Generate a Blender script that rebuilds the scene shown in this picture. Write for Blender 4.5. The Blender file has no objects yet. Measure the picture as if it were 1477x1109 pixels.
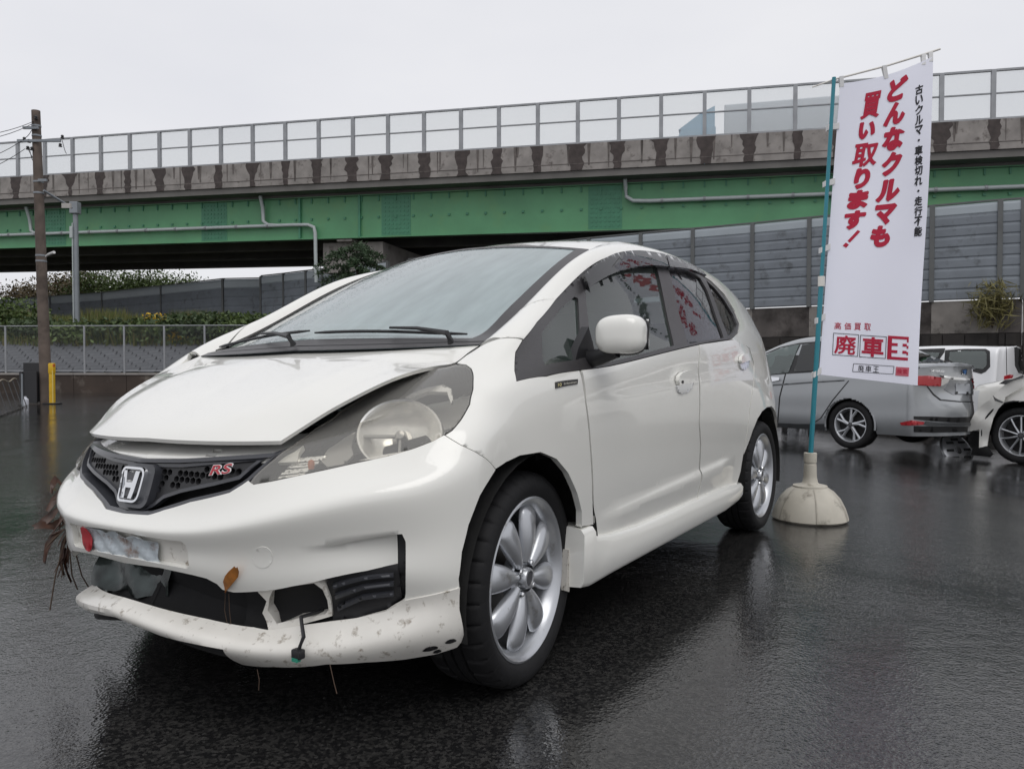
import bpy, bmesh, math, random
import numpy as np
from mathutils import Vector, Matrix
from mathutils.bvhtree import BVHTree
from mathutils.geometry import delaunay_2d_cdt
R = math.radians
random.seed(7); RNG = np.random.default_rng(7)
SC = bpy.context.scene
COL = SC.collection

# ------------------------------------------------------------------ camera, sky, sun, exposure
FPX, CX, CY, HOR = 1120.0, 738.5, 554.5, 528.6          # focal length and horizon in photo pixels (1477 x 1109)
CAMH = 0.913
PITCH = math.atan((CY - HOR) / FPX)
cam_d = bpy.data.cameras.new('camera'); cam = bpy.data.objects.new('camera', cam_d); COL.objects.link(cam)
cam_d.sensor_width = 36.0; cam_d.lens = FPX / 1477.0 * 36.0
cam_d.clip_start = 0.05; cam_d.clip_end = 3000
cam.location = (0, 0, CAMH); cam.rotation_euler = (R(90) - PITCH, 0, 0)
SC.camera = cam

SUN_EL, SUN_AZ = R(58), R(160)       # azimuth clockwise from +Y: the light comes from behind the camera, high up
world = bpy.data.worlds.new('World'); SC.world = world; world.use_nodes = True
wn = world.node_tree.nodes; wl = world.node_tree.links
wn.clear()
w_out = wn.new('ShaderNodeOutputWorld'); w_bg = wn.new('ShaderNodeBackground')
w_sky = wn.new('ShaderNodeTexSky'); w_sky.sky_type = 'NISHITA'; w_sky.sun_disc = False
w_sky.sun_elevation = SUN_EL; w_sky.sun_rotation = SUN_AZ
w_sky.air_density = 1.0; w_sky.dust_density = 6.0; w_sky.ozone_density = 1.0
w_tc = wn.new('ShaderNodeTexCoord'); w_ns = wn.new('ShaderNodeTexNoise')
w_ns.inputs['Scale'].default_value = 2.2; w_ns.inputs['Detail'].default_value = 4
w_map = wn.new('ShaderNodeMapping'); w_map.inputs['Scale'].default_value = (1, 1, 2.5)
w_cr = wn.new('ShaderNodeValToRGB')
w_cr.color_ramp.elements[0].position = 0.3; w_cr.color_ramp.elements[0].color = (7.9, 7.98, 8.45, 1)
w_cr.color_ramp.elements[1].position = 0.75; w_cr.color_ramp.elements[1].color = (8.9, 8.9, 9.15, 1)
w_mx = wn.new('ShaderNodeMix'); w_mx.data_type = 'RGBA'; w_mx.inputs['Factor'].default_value = 0.95
wl.new(w_tc.outputs['Generated'], w_map.inputs['Vector']); wl.new(w_map.outputs[0], w_ns.inputs['Vector'])
wl.new(w_ns.outputs['Fac'], w_cr.inputs['Fac'])
wl.new(w_sky.outputs[0], w_mx.inputs['A']); wl.new(w_cr.outputs['Color'], w_mx.inputs['B'])
wl.new(w_mx.outputs['Result'], w_bg.inputs['Color']); w_bg.inputs['Strength'].default_value = 0.1
wl.new(w_bg.outputs[0], w_out.inputs['Surface'])
sun_d = bpy.data.lights.new('sun', 'SUN'); sun_d.energy = 0.9; sun_d.angle = R(40); sun_d.color = (1.0, 0.985, 0.96)
sun = bpy.data.objects.new('sun', sun_d); COL.objects.link(sun)
sdir = Vector((math.sin(SUN_AZ) * math.cos(SUN_EL), math.cos(SUN_AZ) * math.cos(SUN_EL), math.sin(SUN_EL)))
sun.rotation_euler = sdir.to_track_quat('Z', 'Y').to_euler()
sun.location = (0, 0, 30)
vs = SC.view_settings; vs.view_transform = 'Standard'; vs.look = 'None'; vs.exposure = 0.0; vs.gamma = 1.0
vs.use_curve_mapping = False

# ------------------------------------------------------------------ helpers: materials
def s2l(c):
    return tuple(((x / 255.0) / 12.92 if x / 255.0 <= 0.04045 else ((x / 255.0 + 0.055) / 1.055) ** 2.4) for x in c)
MATS = {}
def mat(name, base=(.5, .5, .5), rough=.5, metal=0.0, coat=0.0, coat_rough=.05, var=0.0, vscale=6.0, bump=0.0, bscale=60.0,
        spec=.5, emit=None, stain=None, drops=0.0, dscale=170.0):
    """Principled material with procedural colour variation (var), stains (colour, scale, amount), fine relief and rain drops."""
    if name in MATS: return MATS[name]
    m = bpy.data.materials.new(name); m.use_nodes = True; MATS[name] = m
    nt = m.node_tree; N = nt.nodes; L = nt.links
    b = N['Principled BSDF']
    b.inputs['Base Color'].default_value = (*base, 1); b.inputs['Roughness'].default_value = rough
    b.inputs['Metallic'].default_value = metal; b.inputs['Coat Weight'].default_value = coat
    b.inputs['Coat Roughness'].default_value = coat_rough
    b.inputs['Specular IOR Level'].default_value = spec
    tc = N.new('ShaderNodeTexCoord'); col = None
    if var > 0:
        n = N.new('ShaderNodeTexNoise'); n.inputs['Scale'].default_value = vscale; n.inputs['Detail'].default_value = 6
        L.new(tc.outputs['Object'], n.inputs['Vector'])
        r = N.new('ShaderNodeMapRange'); r.inputs['From Min'].default_value = .3; r.inputs['From Max'].default_value = .7
        r.inputs['To Min'].default_value = 1 - var; r.inputs['To Max'].default_value = 1 + var
        L.new(n.outputs['Fac'], r.inputs['Value'])
        mx = N.new('ShaderNodeMix'); mx.data_type = 'RGBA'; mx.blend_type = 'MULTIPLY'; mx.inputs['Factor'].default_value = 1
        mx.inputs['A'].default_value = (*base, 1); L.new(r.outputs[0], mx.inputs['B']); col = mx.outputs['Result']
    if stain:
        sc_col, sc_scale, sc_amt = stain
        n = N.new('ShaderNodeTexNoise'); n.inputs['Scale'].default_value = sc_scale; n.inputs['Detail'].default_value = 8
        n.inputs['Roughness'].default_value = .65
        L.new(tc.outputs['Object'], n.inputs['Vector'])
        r = N.new('ShaderNodeMapRange'); r.inputs['From Min'].default_value = .62 - .3 * sc_amt; r.inputs['From Max'].default_value = .75 - .2 * sc_amt
        L.new(n.outputs['Fac'], r.inputs['Value'])
        mx = N.new('ShaderNodeMix'); mx.data_type = 'RGBA'
        if col: L.new(col, mx.inputs['A'])
        else: mx.inputs['A'].default_value = (*base, 1)
        mx.inputs['B'].default_value = (*sc_col, 1); L.new(r.outputs[0], mx.inputs['Factor']); col = mx.outputs['Result']
    if col: L.new(col, b.inputs['Base Color'])
    hgt = None
    if drops > 0:
        v = N.new('ShaderNodeTexVoronoi'); v.inputs['Scale'].default_value = dscale; L.new(tc.outputs['Object'], v.inputs['Vector'])
        r = N.new('ShaderNodeMapRange'); r.inputs['From Min'].default_value = .36; r.inputs['From Max'].default_value = .12
        L.new(v.outputs['Distance'], r.inputs['Value'])
        w = N.new('ShaderNodeMath'); w.operation = 'GREATER_THAN'; w.inputs[1].default_value = .62
        sp = N.new('ShaderNodeSeparateColor'); L.new(v.outputs['Color'], sp.inputs[0]); L.new(sp.outputs[0], w.inputs[0])
        mu = N.new('ShaderNodeMath'); mu.operation = 'MULTIPLY'; L.new(r.outputs[0], mu.inputs[0]); L.new(w.outputs[0], mu.inputs[1])
        bp = N.new('ShaderNodeBump'); bp.inputs['Strength'].default_value = drops; bp.inputs['Distance'].default_value = .0016
        L.new(mu.outputs[0], bp.inputs['Height'])
        L.new(bp.outputs[0], b.inputs['Coat Normal' if coat > 0 else 'Normal'])
        hgt = bp
    if bump > 0:
        n = N.new('ShaderNodeTexNoise'); n.inputs['Scale'].default_value = bscale; n.inputs['Detail'].default_value = 5
        L.new(tc.outputs['Object'], n.inputs['Vector'])
        bp = N.new('ShaderNodeBump'); bp.inputs['Strength'].default_value = bump; bp.inputs['Distance'].default_value = .01
        L.new(n.outputs['Fac'], bp.inputs['Height']); L.new(bp.outputs[0], b.inputs['Normal'])
    if emit:
        b.inputs['Emission Color'].default_value = (*emit[0], 1); b.inputs['Emission Strength'].default_value = emit[1]
    return m

def glass_mat(name, tint=(.6, .7, .68), ior=1.5, rough=.0, film=0.0, film_col=(.6, .68, .7), drops=0.0, dscale=150.0):
    """Thin pane: clear tinted transmission, mirror reflection by Fresnel, and a share of milky film (mist, rain, cabin brightness painted in)."""
    if name in MATS: return MATS[name]
    m = bpy.data.materials.new(name); m.use_nodes = True; MATS[name] = m
    nt = m.node_tree; N = nt.nodes; L = nt.links
    N.remove(N['Principled BSDF']); out = N['Material Output']
    tr = N.new('ShaderNodeBsdfTransparent'); tr.inputs[0].default_value = (*tint, 1)
    gl = N.new('ShaderNodeBsdfGlossy'); gl.inputs['Roughness'].default_value = rough
    # Schlick reflectance of both faces of the pane, the same from either side
    geo = N.new('ShaderNodeNewGeometry'); dt = N.new('ShaderNodeVectorMath'); dt.operation = 'DOT_PRODUCT'
    L.new(geo.outputs['Normal'], dt.inputs[0]); L.new(geo.outputs['Incoming'], dt.inputs[1])
    ab = N.new('ShaderNodeMath'); ab.operation = 'ABSOLUTE'; L.new(dt.outputs['Value'], ab.inputs[0])
    om = N.new('ShaderNodeMath'); om.operation = 'SUBTRACT'; om.inputs[0].default_value = 1; L.new(ab.outputs[0], om.inputs[1])
    pw = N.new('ShaderNodeMath'); pw.operation = 'POWER'; pw.inputs[1].default_value = 4.2; L.new(om.outputs[0], pw.inputs[0])
    f0 = 1.8 * ((ior - 1) / (ior + 1)) ** 2
    fr = N.new('ShaderNodeMapRange'); fr.inputs['To Min'].default_value = f0; fr.inputs['To Max'].default_value = 1.0
    L.new(pw.outputs[0], fr.inputs['Value'])
    base = tr.outputs[0]
    if film > 0:
        df = N.new('ShaderNodeBsdfDiffuse'); df.inputs[0].default_value = (*film_col, 1)
        m1 = N.new('ShaderNodeMixShader'); m1.inputs[0].default_value = film
        if film > .3:                                    # uneven mist and rain streaks
            tcf = N.new('ShaderNodeTexCoord'); mpf = N.new('ShaderNodeMapping'); mpf.inputs['Scale'].default_value = (1, 3.2, .6); nf_ = N.new('ShaderNodeTexNoise'); nf_.inputs['Scale'].default_value = 5; nf_.inputs['Detail'].default_value = 7
            L.new(tcf.outputs['Object'], mpf.inputs[0]); L.new(mpf.outputs[0], nf_.inputs['Vector']); rf = N.new('ShaderNodeMapRange')
            rf.inputs['From Min'].default_value = .3; rf.inputs['From Max'].default_value = .7; rf.inputs['To Min'].default_value = film - .05; rf.inputs['To Max'].default_value = film + .07
            L.new(nf_.outputs['Fac'], rf.inputs['Value']); L.new(rf.outputs[0], m1.inputs[0])
        L.new(tr.outputs[0], m1.inputs[1]); L.new(df.outputs[0], m1.inputs[2]); base = m1.outputs[0]
    mx = N.new('ShaderNodeMixShader'); L.new(fr.outputs[0], mx.inputs[0]); L.new(base, mx.inputs[1]); L.new(gl.outputs[0], mx.inputs[2])
    L.new(mx.outputs[0], out.inputs['Surface'])
    if drops > 0:
        tc = N.new('ShaderNodeTexCoord')
        v = N.new('ShaderNodeTexVoronoi'); v.inputs['Scale'].default_value = dscale; L.new(tc.outputs['Object'], v.inputs['Vector'])
        r = N.new('ShaderNodeMapRange'); r.inputs['From Min'].default_value = .4; r.inputs['From Max'].default_value = .1
        L.new(v.outputs['Distance'], r.inputs['Value'])
        bp = N.new('ShaderNodeBump'); bp.inputs['Strength'].default_value = drops; bp.inputs['Distance'].default_value = .0016
        L.new(r.outputs[0], bp.inputs['Height'])
        L.new(bp.outputs[0], gl.inputs['Normal'])
    return m

# ------------------------------------------------------------------ helpers: objects
def tag(o, label=None, cat=None, group=None, kind=None):
    if label: o['label'] = label
    if cat: o['category'] = cat
    if group: o['group'] = group
    if kind: o['kind'] = kind
    return o
def empty(name, loc=(0, 0, 0), rz=0.0, parent=None):
    o = bpy.data.objects.new(name, None); COL.objects.link(o); o.location = loc; o.rotation_euler = (0, 0, rz)
    o.empty_display_size = .1
    if parent: o.parent = parent
    return o
def mobj(name, verts, faces, m=None, parent=None, smooth=True, sharp=None):
    me = bpy.data.meshes.new(name); me.from_pydata([tuple(map(float, v)) for v in verts], [], [tuple(map(int, f)) for f in faces])
    if m: me.materials.append(m)
    if smooth:
        me.polygons.foreach_set('use_smooth', [True] * len(me.polygons))
        if sharp is not None: me.set_sharp_from_angle(angle=R(sharp))
    me.update()
    o = bpy.data.objects.new(name, me); COL.objects.link(o)
    if parent: o.parent = parent
    return o
def mirror_obj(o, name=None, parent=None, m=None):
    """a mirrored twin (y -> -y) of a part in the car's own frame"""
    me = o.data
    v = np.zeros(len(me.vertices) * 3); me.vertices.foreach_get('co', v); v = v.reshape(-1, 3) * (1, -1, 1)
    f = [tuple(reversed(p.vertices)) for p in me.polygons]
    q = mobj(name or o.name.split('.')[0], v, f, m or (me.materials[0] if me.materials else None), parent or o.parent, True)
    q.data.set_sharp_from_angle(angle=R(38))
    return q

class MB:
    """collects simple solids and links them as ONE mesh object"""
    def __init__(s): s.v = []; s.f = []
    def add(s, v, f, M=None):
        k = len(s.v)
        s.v += [tuple(M @ Vector(p)) if M else tuple(p) for p in v]
        s.f += [tuple(i + k for i in q) for q in f]; return s
    def box(s, c, d, M=None, bev=0.0):
        x, y, z = c; a, b, h = d[0] / 2, d[1] / 2, d[2] / 2
        if bev <= 0:
            v = [(x + i * a, y + j * b, z + k * h) for k in (-1, 1) for j in (-1, 1) for i in (-1, 1)]
            f = [(0, 2, 3, 1), (4, 5, 7, 6), (0, 1, 5, 4), (2, 6, 7, 3), (0, 4, 6, 2), (1, 3, 7, 5)]
            return s.add(v, f, M)
        bm = bmesh.new(); bmesh.ops.create_cube(bm, size=1)
        for w in bm.verts: w.co = Vector((w.co.x * d[0], w.co.y * d[1], w.co.z * d[2]))
        bmesh.ops.bevel(bm, geom=list(bm.edges), offset=bev, segments=2, profile=.6, affect='EDGES', clamp_overlap=True)
        bm.verts.index_update()
        v = [(w.co.x + x, w.co.y + y, w.co.z + z) for w in bm.verts]; f = [tuple(w.index for w in p.verts) for p in bm.faces]
        bm.free(); return s.add(v, f, M)
    def tube(s, path, r, n=8, caps=True, M=None):
        P = [Vector(p) for p in path]; rr = r if isinstance(r, (list, tuple)) else [r] * len(P)
        v = []; f = []; ref = None
        for i, p in enumerate(P):
            t = (P[min(i + 1, len(P) - 1)] - P[max(i - 1, 0)]).normalized()
            if ref is None: ref = Vector((0, 0, 1)) if abs(t.z) < .9 else Vector((1, 0, 0))
            a = t.cross(ref).normalized(); b = t.cross(a).normalized(); ref = -b if False else ref
            for k in range(n):
                w = 2 * math.pi * k / n; v.append(p + (a * math.cos(w) + b * math.sin(w)) * rr[i])
        for i in range(len(P) - 1):
            for k in range(n):
                f.append((i * n + k, i * n + (k + 1) % n, (i + 1) * n + (k + 1) % n, (i + 1) * n + k))
        if caps:
            f.append(tuple(range(n))); f.append(tuple(reversed([(len(P) - 1) * n + k for k in range(n)])))
        return s.add(v, f, M)
    def lathe(s, prof, n=48, axis='Z', M=None, closed=False):
        """prof: (radius, height) pairs, revolved about the axis"""
        v = []; f = []; m = len(prof)
        for i in range(n):
            a = 2 * math.pi * i / n; c, d = math.cos(a), math.sin(a)
            for (r, h) in prof:
                v.append((r * c, r * d, h) if axis == 'Z' else ((r * c, h, r * d) if axis == 'Y' else (h, r * c, r * d)))
        for i in range(n):
            j = (i + 1) % n
            for k in range(m - (0 if closed else 1)):
                l = (k + 1) % m; q = (i * m + k, j * m + k, j * m + l, i * m + l)
                f.append(q if axis != 'Y' else tuple(reversed(q)))
        return s.add(v, f, M)
    def prism(s, poly, a, b, plane='XZ', M=None):
        """flat polygon thickened between a and b along the third axis"""
        def P(u, w, t): return (u, t, w) if plane == 'XZ' else ((u, w, t) if plane == 'XY' else (t, u, w))
        n = len(poly); v = [P(u, w, a) for u, w in poly] + [P(u, w, b) for u, w in poly]
        f = [tuple(range(n)), tuple(reversed(range(n, 2 * n)))] + [(i, n + i, n + (i + 1) % n, (i + 1) % n) for i in range(n)]
        return s.add(v, f, M)
    def build(s, name, m, parent=None, smooth=False, sharp=35):
        o = mobj(name, s.v, s.f, m, parent, smooth, sharp if smooth else None)
        bm = bmesh.new(); bm.from_mesh(o.data); bmesh.ops.recalc_face_normals(bm, faces=bm.faces); bm.to_mesh(o.data); bm.free()
        if smooth: o.data.set_sharp_from_angle(angle=R(sharp))
        return o
def rotm(loc=(0, 0, 0), rx=0, ry=0, rz=0, sc=1.0):
    return Matrix.Translation(loc) @ Matrix.Rotation(rz, 4, 'Z') @ Matrix.Rotation(ry, 4, 'Y') @ Matrix.Rotation(rx, 4, 'X') @ Matrix.Scale(sc, 4)
def at(px, py, Y):
    """the point at forward distance Y that a photo pixel looks at"""
    c, s = math.cos(PITCH), math.sin(PITCH)
    a = (px - CX) / FPX; b = -(py - CY) / FPX
    fy = c + s * b; fz = -s + c * b
    t = Y / fy
    return Vector((a * t, Y, CAMH + fz * t))
# ================================================================== the setting
def pxm(px, Y): return (px - CX) / FPX * Y
# ---- wet asphalt
def asphalt_mat():
    m = bpy.data.materials.new('wet asphalt'); m.use_nodes = True; N = m.node_tree.nodes; L = m.node_tree.links; b = N['Principled BSDF']
    tc = N.new('ShaderNodeTexCoord')
    def noise(sc, det, rough=.5, dist=0.0, scl=None):
        n = N.new('ShaderNodeTexNoise'); n.inputs['Scale'].default_value = sc; n.inputs['Detail'].default_value = det; n.inputs['Roughness'].default_value = rough
        n.inputs['Distortion'].default_value = dist
        if scl:
            mp = N.new('ShaderNodeMapping'); mp.inputs['Scale'].default_value = scl; L.new(tc.outputs['Object'], mp.inputs[0]); L.new(mp.outputs[0], n.inputs['Vector'])
        else: L.new(tc.outputs['Object'], n.inputs['Vector'])
        return n.outputs['Fac']
    def rng(v, a, b_, c, d, cl=True):
        r = N.new('ShaderNodeMapRange'); r.clamp = cl
        for k, q in zip(('From Min', 'From Max', 'To Min', 'To Max'), (a, b_, c, d)): r.inputs[k].default_value = q
        L.new(v, r.inputs['Value']); return r.outputs[0]
    wet = rng(noise(.42, 6, .62, .8, (1, .55, 1)), .38, .60, 0, 1)                    # 1 = standing film of water
    grain = noise(320, 3, .7); agg = N.new('ShaderNodeTexVoronoi'); agg.inputs['Scale'].default_value = 120; L.new(tc.outputs['Object'], agg.inputs['Vector'])
    col = N.new('ShaderNodeMix'); col.data_type = 'RGBA'; col.inputs['A'].default_value = (.012, .012, .0125, 1); col.inputs['B'].default_value = (.046, .045, .043, 1)
    spc = N.new('ShaderNodeSeparateColor'); L.new(agg.outputs['Color'], spc.inputs[0]); L.new(rng(spc.outputs[0], .35, 1.0, 0, 1), col.inputs['Factor'])
    c2 = N.new('ShaderNodeMix'); c2.data_type = 'RGBA'; c2.blend_type = 'MULTIPLY'; c2.inputs['Factor'].default_value = .5
    L.new(col.outputs['Result'], c2.inputs['A']); L.new(rng(noise(1.3, 5), .3, .7, .6, 1.3), c2.inputs['B'])
    L.new(c2.outputs['Result'], b.inputs['Base Color'])
    L.new(rng(wet, 0, 1, .11, .02), b.inputs['Roughness'])
    b.inputs['Specular IOR Level'].default_value = .62
    # relief: stone chips (drowned where the water stands) plus slow ripples
    bp = N.new('ShaderNodeBump'); bp.inputs['Distance'].default_value = .003
    L.new(rng(wet, 0, 1, .24, .05), bp.inputs['Strength'])
    ad = N.new('ShaderNodeMath'); ad.operation = 'ADD'; L.new(agg.outputs['Distance'], ad.inputs[0]); L.new(rng(noise(48, 3, .55), 0, 1, 0, 2.0), ad.inputs[1])
    L.new(ad.outputs[0], bp.inputs['Height'])
    b2 = N.new('ShaderNodeBump'); b2.inputs['Strength'].default_value = .13; b2.inputs['Distance'].default_value = .01
    b3 = N.new('ShaderNodeMath'); b3.operation = 'ADD'; L.new(rng(noise(2.2, 3, .55, .5), 0, 1, 0, 3.0), b3.inputs[0]); L.new(noise(14, 3, .6, .4), b3.inputs[1]); L.new(b3.outputs[0], b2.inputs['Height']); L.new(bp.outputs[0], b2.inputs['Normal'])
    L.new(b2.outputs[0], b.inputs['Normal'])
    return m
def gz(x, y):
    a = -.078 * np.logaddexp(0, (x - 2.6) * 2.2) / 2.2
    return -.42 * math.tanh(-a / .42)
gx = sorted(set(list(np.linspace(-600, -40, 9)) + list(np.linspace(-40, 40, 81)) + list(np.linspace(40, 600, 9))))
gy = sorted(set(list(np.linspace(-60, 60, 25)) + list(np.linspace(60, 1500, 10))))
v = [(x, y, gz(x, y)) for x in gx for y in gy]; ny = len(gy)
f = [(i * ny + j, (i + 1) * ny + j, (i + 1) * ny + j + 1, i * ny + j + 1) for i in range(len(gx) - 1) for j in range(ny - 1)]
tag(mobj('ground', v, f, asphalt_mat(), None, True), kind='structure')

# ---- elevated road: deck edge line in plan, from the post spacing on the photograph
OA, OB = np.array((-29.7, 47.0, 14.42)), np.array((20.65, 33.6, 13.62))       # top of the railing at the two outermost visible posts (26 bays of 2 m)
od = (OB - OA) / 26.0; on = np.array((od[1], -od[0], 0)); on = on / np.linalg.norm(on)   # towards the camera
if on[1] > 0: on = -on
ang = math.atan2(od[1], od[0])
def ov(k, out=0.0, dz=0.0): return Vector(OA + od * k + on * out + np.array((0, 0, dz)))
def obox(mb, k0, k1, out0, out1, z0, z1):
    """block along the deck edge between bay positions, offsets outwards and heights below the rail"""
    P = [ov(k0, out0, z0), ov(k1, out0, z0), ov(k1, out1, z0), ov(k0, out1, z0), ov(k0, out0, z1), ov(k1, out0, z1), ov(k1, out1, z1), ov(k0, out1, z1)]
    mb.add(P, [(0, 1, 2, 3), (4, 7, 6, 5), (0, 4, 5, 1), (1, 5, 6, 2), (2, 6, 7, 3), (3, 7, 4, 0)])
over = empty('overpass', tuple(ov(13, -6, 0))[:2] + (0,)); OI = Matrix.Translation(over.location).inverted()
tag(over, 'elevated road with green steel girder, stained concrete parapet and clear panel railing', 'overpass')
def oput(o): o.parent = over; o.matrix_parent_inverse = OI; return o
M_STEEL = mat('galvanised steel', (.30, .31, .325), .5, metal=.3, var=.12, vscale=2)
M_PANE = glass_mat('clear sheet', (.93, .94, .94), 1.45, .03, film=.10, film_col=(.8, .8, .8))
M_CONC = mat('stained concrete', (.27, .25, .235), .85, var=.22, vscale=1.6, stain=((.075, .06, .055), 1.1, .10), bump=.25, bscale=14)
M_PARA = mat('parapet concrete', (.27, .25, .235), .85, var=.22, vscale=1.6, stain=((.10, .085, .078), 2.4, .22), bump=.25, bscale=14)
M_STREAK = mat('faint streak', (.12, .105, .097), .85, var=.3, vscale=4)
M_STAIN = mat('rain stained joint', (.058, .046, .043), .8, var=.3, vscale=4, bump=.2, bscale=14)
M_GREEN = mat('green girder paint', (.10, .30, .145), .45, var=.14, vscale=.5, stain=((.125, .30, .125), .35, .3))
M_GREEND = mat('green splice plate', (.055, .22, .125), .45, var=.1, vscale=3)
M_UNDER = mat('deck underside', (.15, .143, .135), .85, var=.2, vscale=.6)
M_PIPE = mat('grey drain pipe', (.42, .46, .46), .4, var=.06, vscale=2)
K0, K1 = -9, 33
for k in range(K0, K1 + 1):
    mb = MB(); obox(mb, k - .045, k + .045, -.06, .09, -2.13, .0); oput(mb.build('railing_post', M_STEEL))
    if k < K1:
        for (z0, z1) in ((-.98, -.07), (-2.05, -1.03)):
            mb = MB(); obox(mb, k + .05, k + .95, -.012, .0, z0, z1); oput(mb.build('railing_pane', M_PANE))
        for z0, z1, o in ((-.075, .012, .075), (-1.03, -.98, .05), (-2.14, -2.05, .075)):
            mb = MB(); obox(mb, k + .046, k + .954, -.045, o, z0, z1); oput(mb.build('railing_bar', M_STEEL))
        # parapet panel with a rain-darkened joint
        rg = random.Random(k)
        mb = MB(); obox(mb, k + .006, k + .994, -.32, .135 + .012 * rg.random(), -3.42, -2.14); oput(mb.build('parapet_panel', M_PARA))
        mb = MB(); nst = 9; L_ = []; R_ = []; wt, wb_ = .10 + .16 * rg.random(), .06 + .10 * rg.random(); c_ = k + rg.uniform(-.05, .05)
        for i_ in range(nst):
            t_ = i_ / (nst - 1); w_ = (wt + (wb_ - wt) * min(1, t_ * 1.6)) * (1 + .18 * rg.uniform(-1, 1)); z_ = -2.145 - 1.27 * t_
            L_.append((c_ - w_ * (.8 + .4 * rg.random()), z_)); R_.append((c_ + w_ * (.8 + .4 * rg.random()), z_))
        P_ = [ov(a_, .152, z_) for a_, z_ in L_] + [ov(a_, .152, z_) for a_, z_ in R_]
        mb.add(P_, [(i_, i_ + 1, nst + i_ + 1, nst + i_) for i_ in range(nst - 1)]); oput(mb.build('rain_stain', M_STAIN))
        for _s in range(2):
            c_ = k + rg.uniform(.2, .8); w_ = rg.uniform(.012, .05); h_ = rg.uniform(.5, 1.2)
            mb = MB(); mb.add([ov(c_ - w_, .1515, -2.145), ov(c_ + w_, .1515, -2.145), ov(c_ + w_ * .4, .1515, -2.145 - h_), ov(c_ - w_ * .4, .1515, -2.145 - h_)], [(0, 1, 2, 3)]); oput(mb.build('rain_streak', M_STREAK))
        mb = MB(); obox(mb, k + .006, k + .994, .14, .156, -3.12, -3.09); oput(mb.build('drip_groove', M_STREAK))
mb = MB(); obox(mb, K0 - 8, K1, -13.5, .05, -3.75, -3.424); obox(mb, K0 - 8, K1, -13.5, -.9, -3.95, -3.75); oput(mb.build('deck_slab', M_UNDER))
mb = MB(); obox(mb, K0, K1, -14.1, -13.6, -3.42, -.9); oput(mb.build('far_parapet', M_CONC))
# girders
def girder(out, name, m):
    K_ = K0 - 8; mb = MB(); obox(mb, K_, K1, out - .03, out, -6.15, -3.95); obox(mb, K_, K1, out - .28, out + .12, -6.21, -6.152); obox(mb, K_, K1, out - .28, out + .14, -3.948, -3.90)
    return oput(mb.build(name, m))
girder(-1.0, 'edge_girder', M_GREEN)
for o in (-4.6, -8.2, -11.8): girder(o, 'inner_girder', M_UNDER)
for k in range(K0 + 1, K1, 3):
    mb = MB(); obox(mb, k - .04, k + .04, -11.7, -1.05, -5.75, -5.45); oput(mb.build('cross_beam', M_UNDER))
for k in (.8 + 5.6 * i for i in range(6)):
    mb = MB(); obox(mb, k - .42, k + .42, -1.0, -.985, -6.12, -3.98)
    for a in range(-3, 4):
        for b in range(9): obox(mb, k + a * .11 - .028, k + a * .11 + .028, -.985, -.965, -5.95 + b * .225 - .05, -5.95 + b * .225 + .05)
    oput(mb.build('splice_plate', M_GREEND))
for k in range(K0 * 2, K1 * 2):
    mb = MB(); obox(mb, k * .5 - .03, k * .5 + .03, -1.0, -.94, -5.17, -5.05); oput(mb.build('bracket', M_GREEND))
    mb = MB(); obox(mb, k * .5 - .02, k * .5 + .02, -1.0, -.94, -4.25, -3.96); oput(mb.build('hanger', M_GREEND))
for k in (9.15, 10.95):
    mb = MB(); obox(mb, k - .03, k + .03, -1.0, -.86, -6.15, -3.95); oput(mb.build('stiffener', M_GREEND))
# drain pipes
def opath(pts): return [ov(k, o, z) for k, o, z in pts]
mb = MB(); mb.tube(opath([(-12, -.78, -5.42), (9.0, -.78, -5.42), (9.45, -.78, -5.44), (9.62, -.78, -5.58), (9.66, -.78, -5.9), (9.68, -.78, -8.6)]), .10, 10)
mb.tube(opath([(8.05, -.5, -3.8), (8.05, -.75, -4.4), (8.06, -.78, -5.15), (8.2, -.78, -5.36), (8.5, -.78, -5.42)]), .10, 10)
mb.tube(opath([(.0, -.5, -3.8), (.0, -.75, -4.5), (.03, -.78, -5.2), (.2, -.78, -5.38), (.5, -.78, -5.42)]), .10, 10)
oput(mb.build('drain_pipe', M_PIPE, None, True, 50))
mb = MB(); mb.tube(opath([(18.12, -.5, -3.8), (18.12, -.75, -4.2), (18.14, -.78, -4.6), (18.3, -.78, -4.82), (18.7, -.78, -4.86), (31, -.78, -4.86)]), .10, 10)
oput(mb.build('drain_pipe', M_PIPE, None, True, 50))
for k in [1.2 + 1.0 * i for i in range(-6, 8)] + [19 + 1.0 * i for i in range(12)]:
    z = -5.42 if k < 10 else -4.86
    mb = MB(); mb.tube(opath([(k - .03, -.78, z), (k + .03, -.78, z)]), .13, 10); oput(mb.build('pipe_clamp', M_STEEL))
# piers
for k in (10.6, 33.5, -14):
    mb = MB(); obox(mb, k - .9, k + .9, -12.8, -1.5, -8.0, -6.35); obox(mb, k - .7, k + .7, -8.6, -5.6, -15.5, -8.0); obox(mb, k - .35, k + .1, -1.9, -1.0, -6.35, -6.22)
    oput(mb.build('pier', M_CONC))
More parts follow.
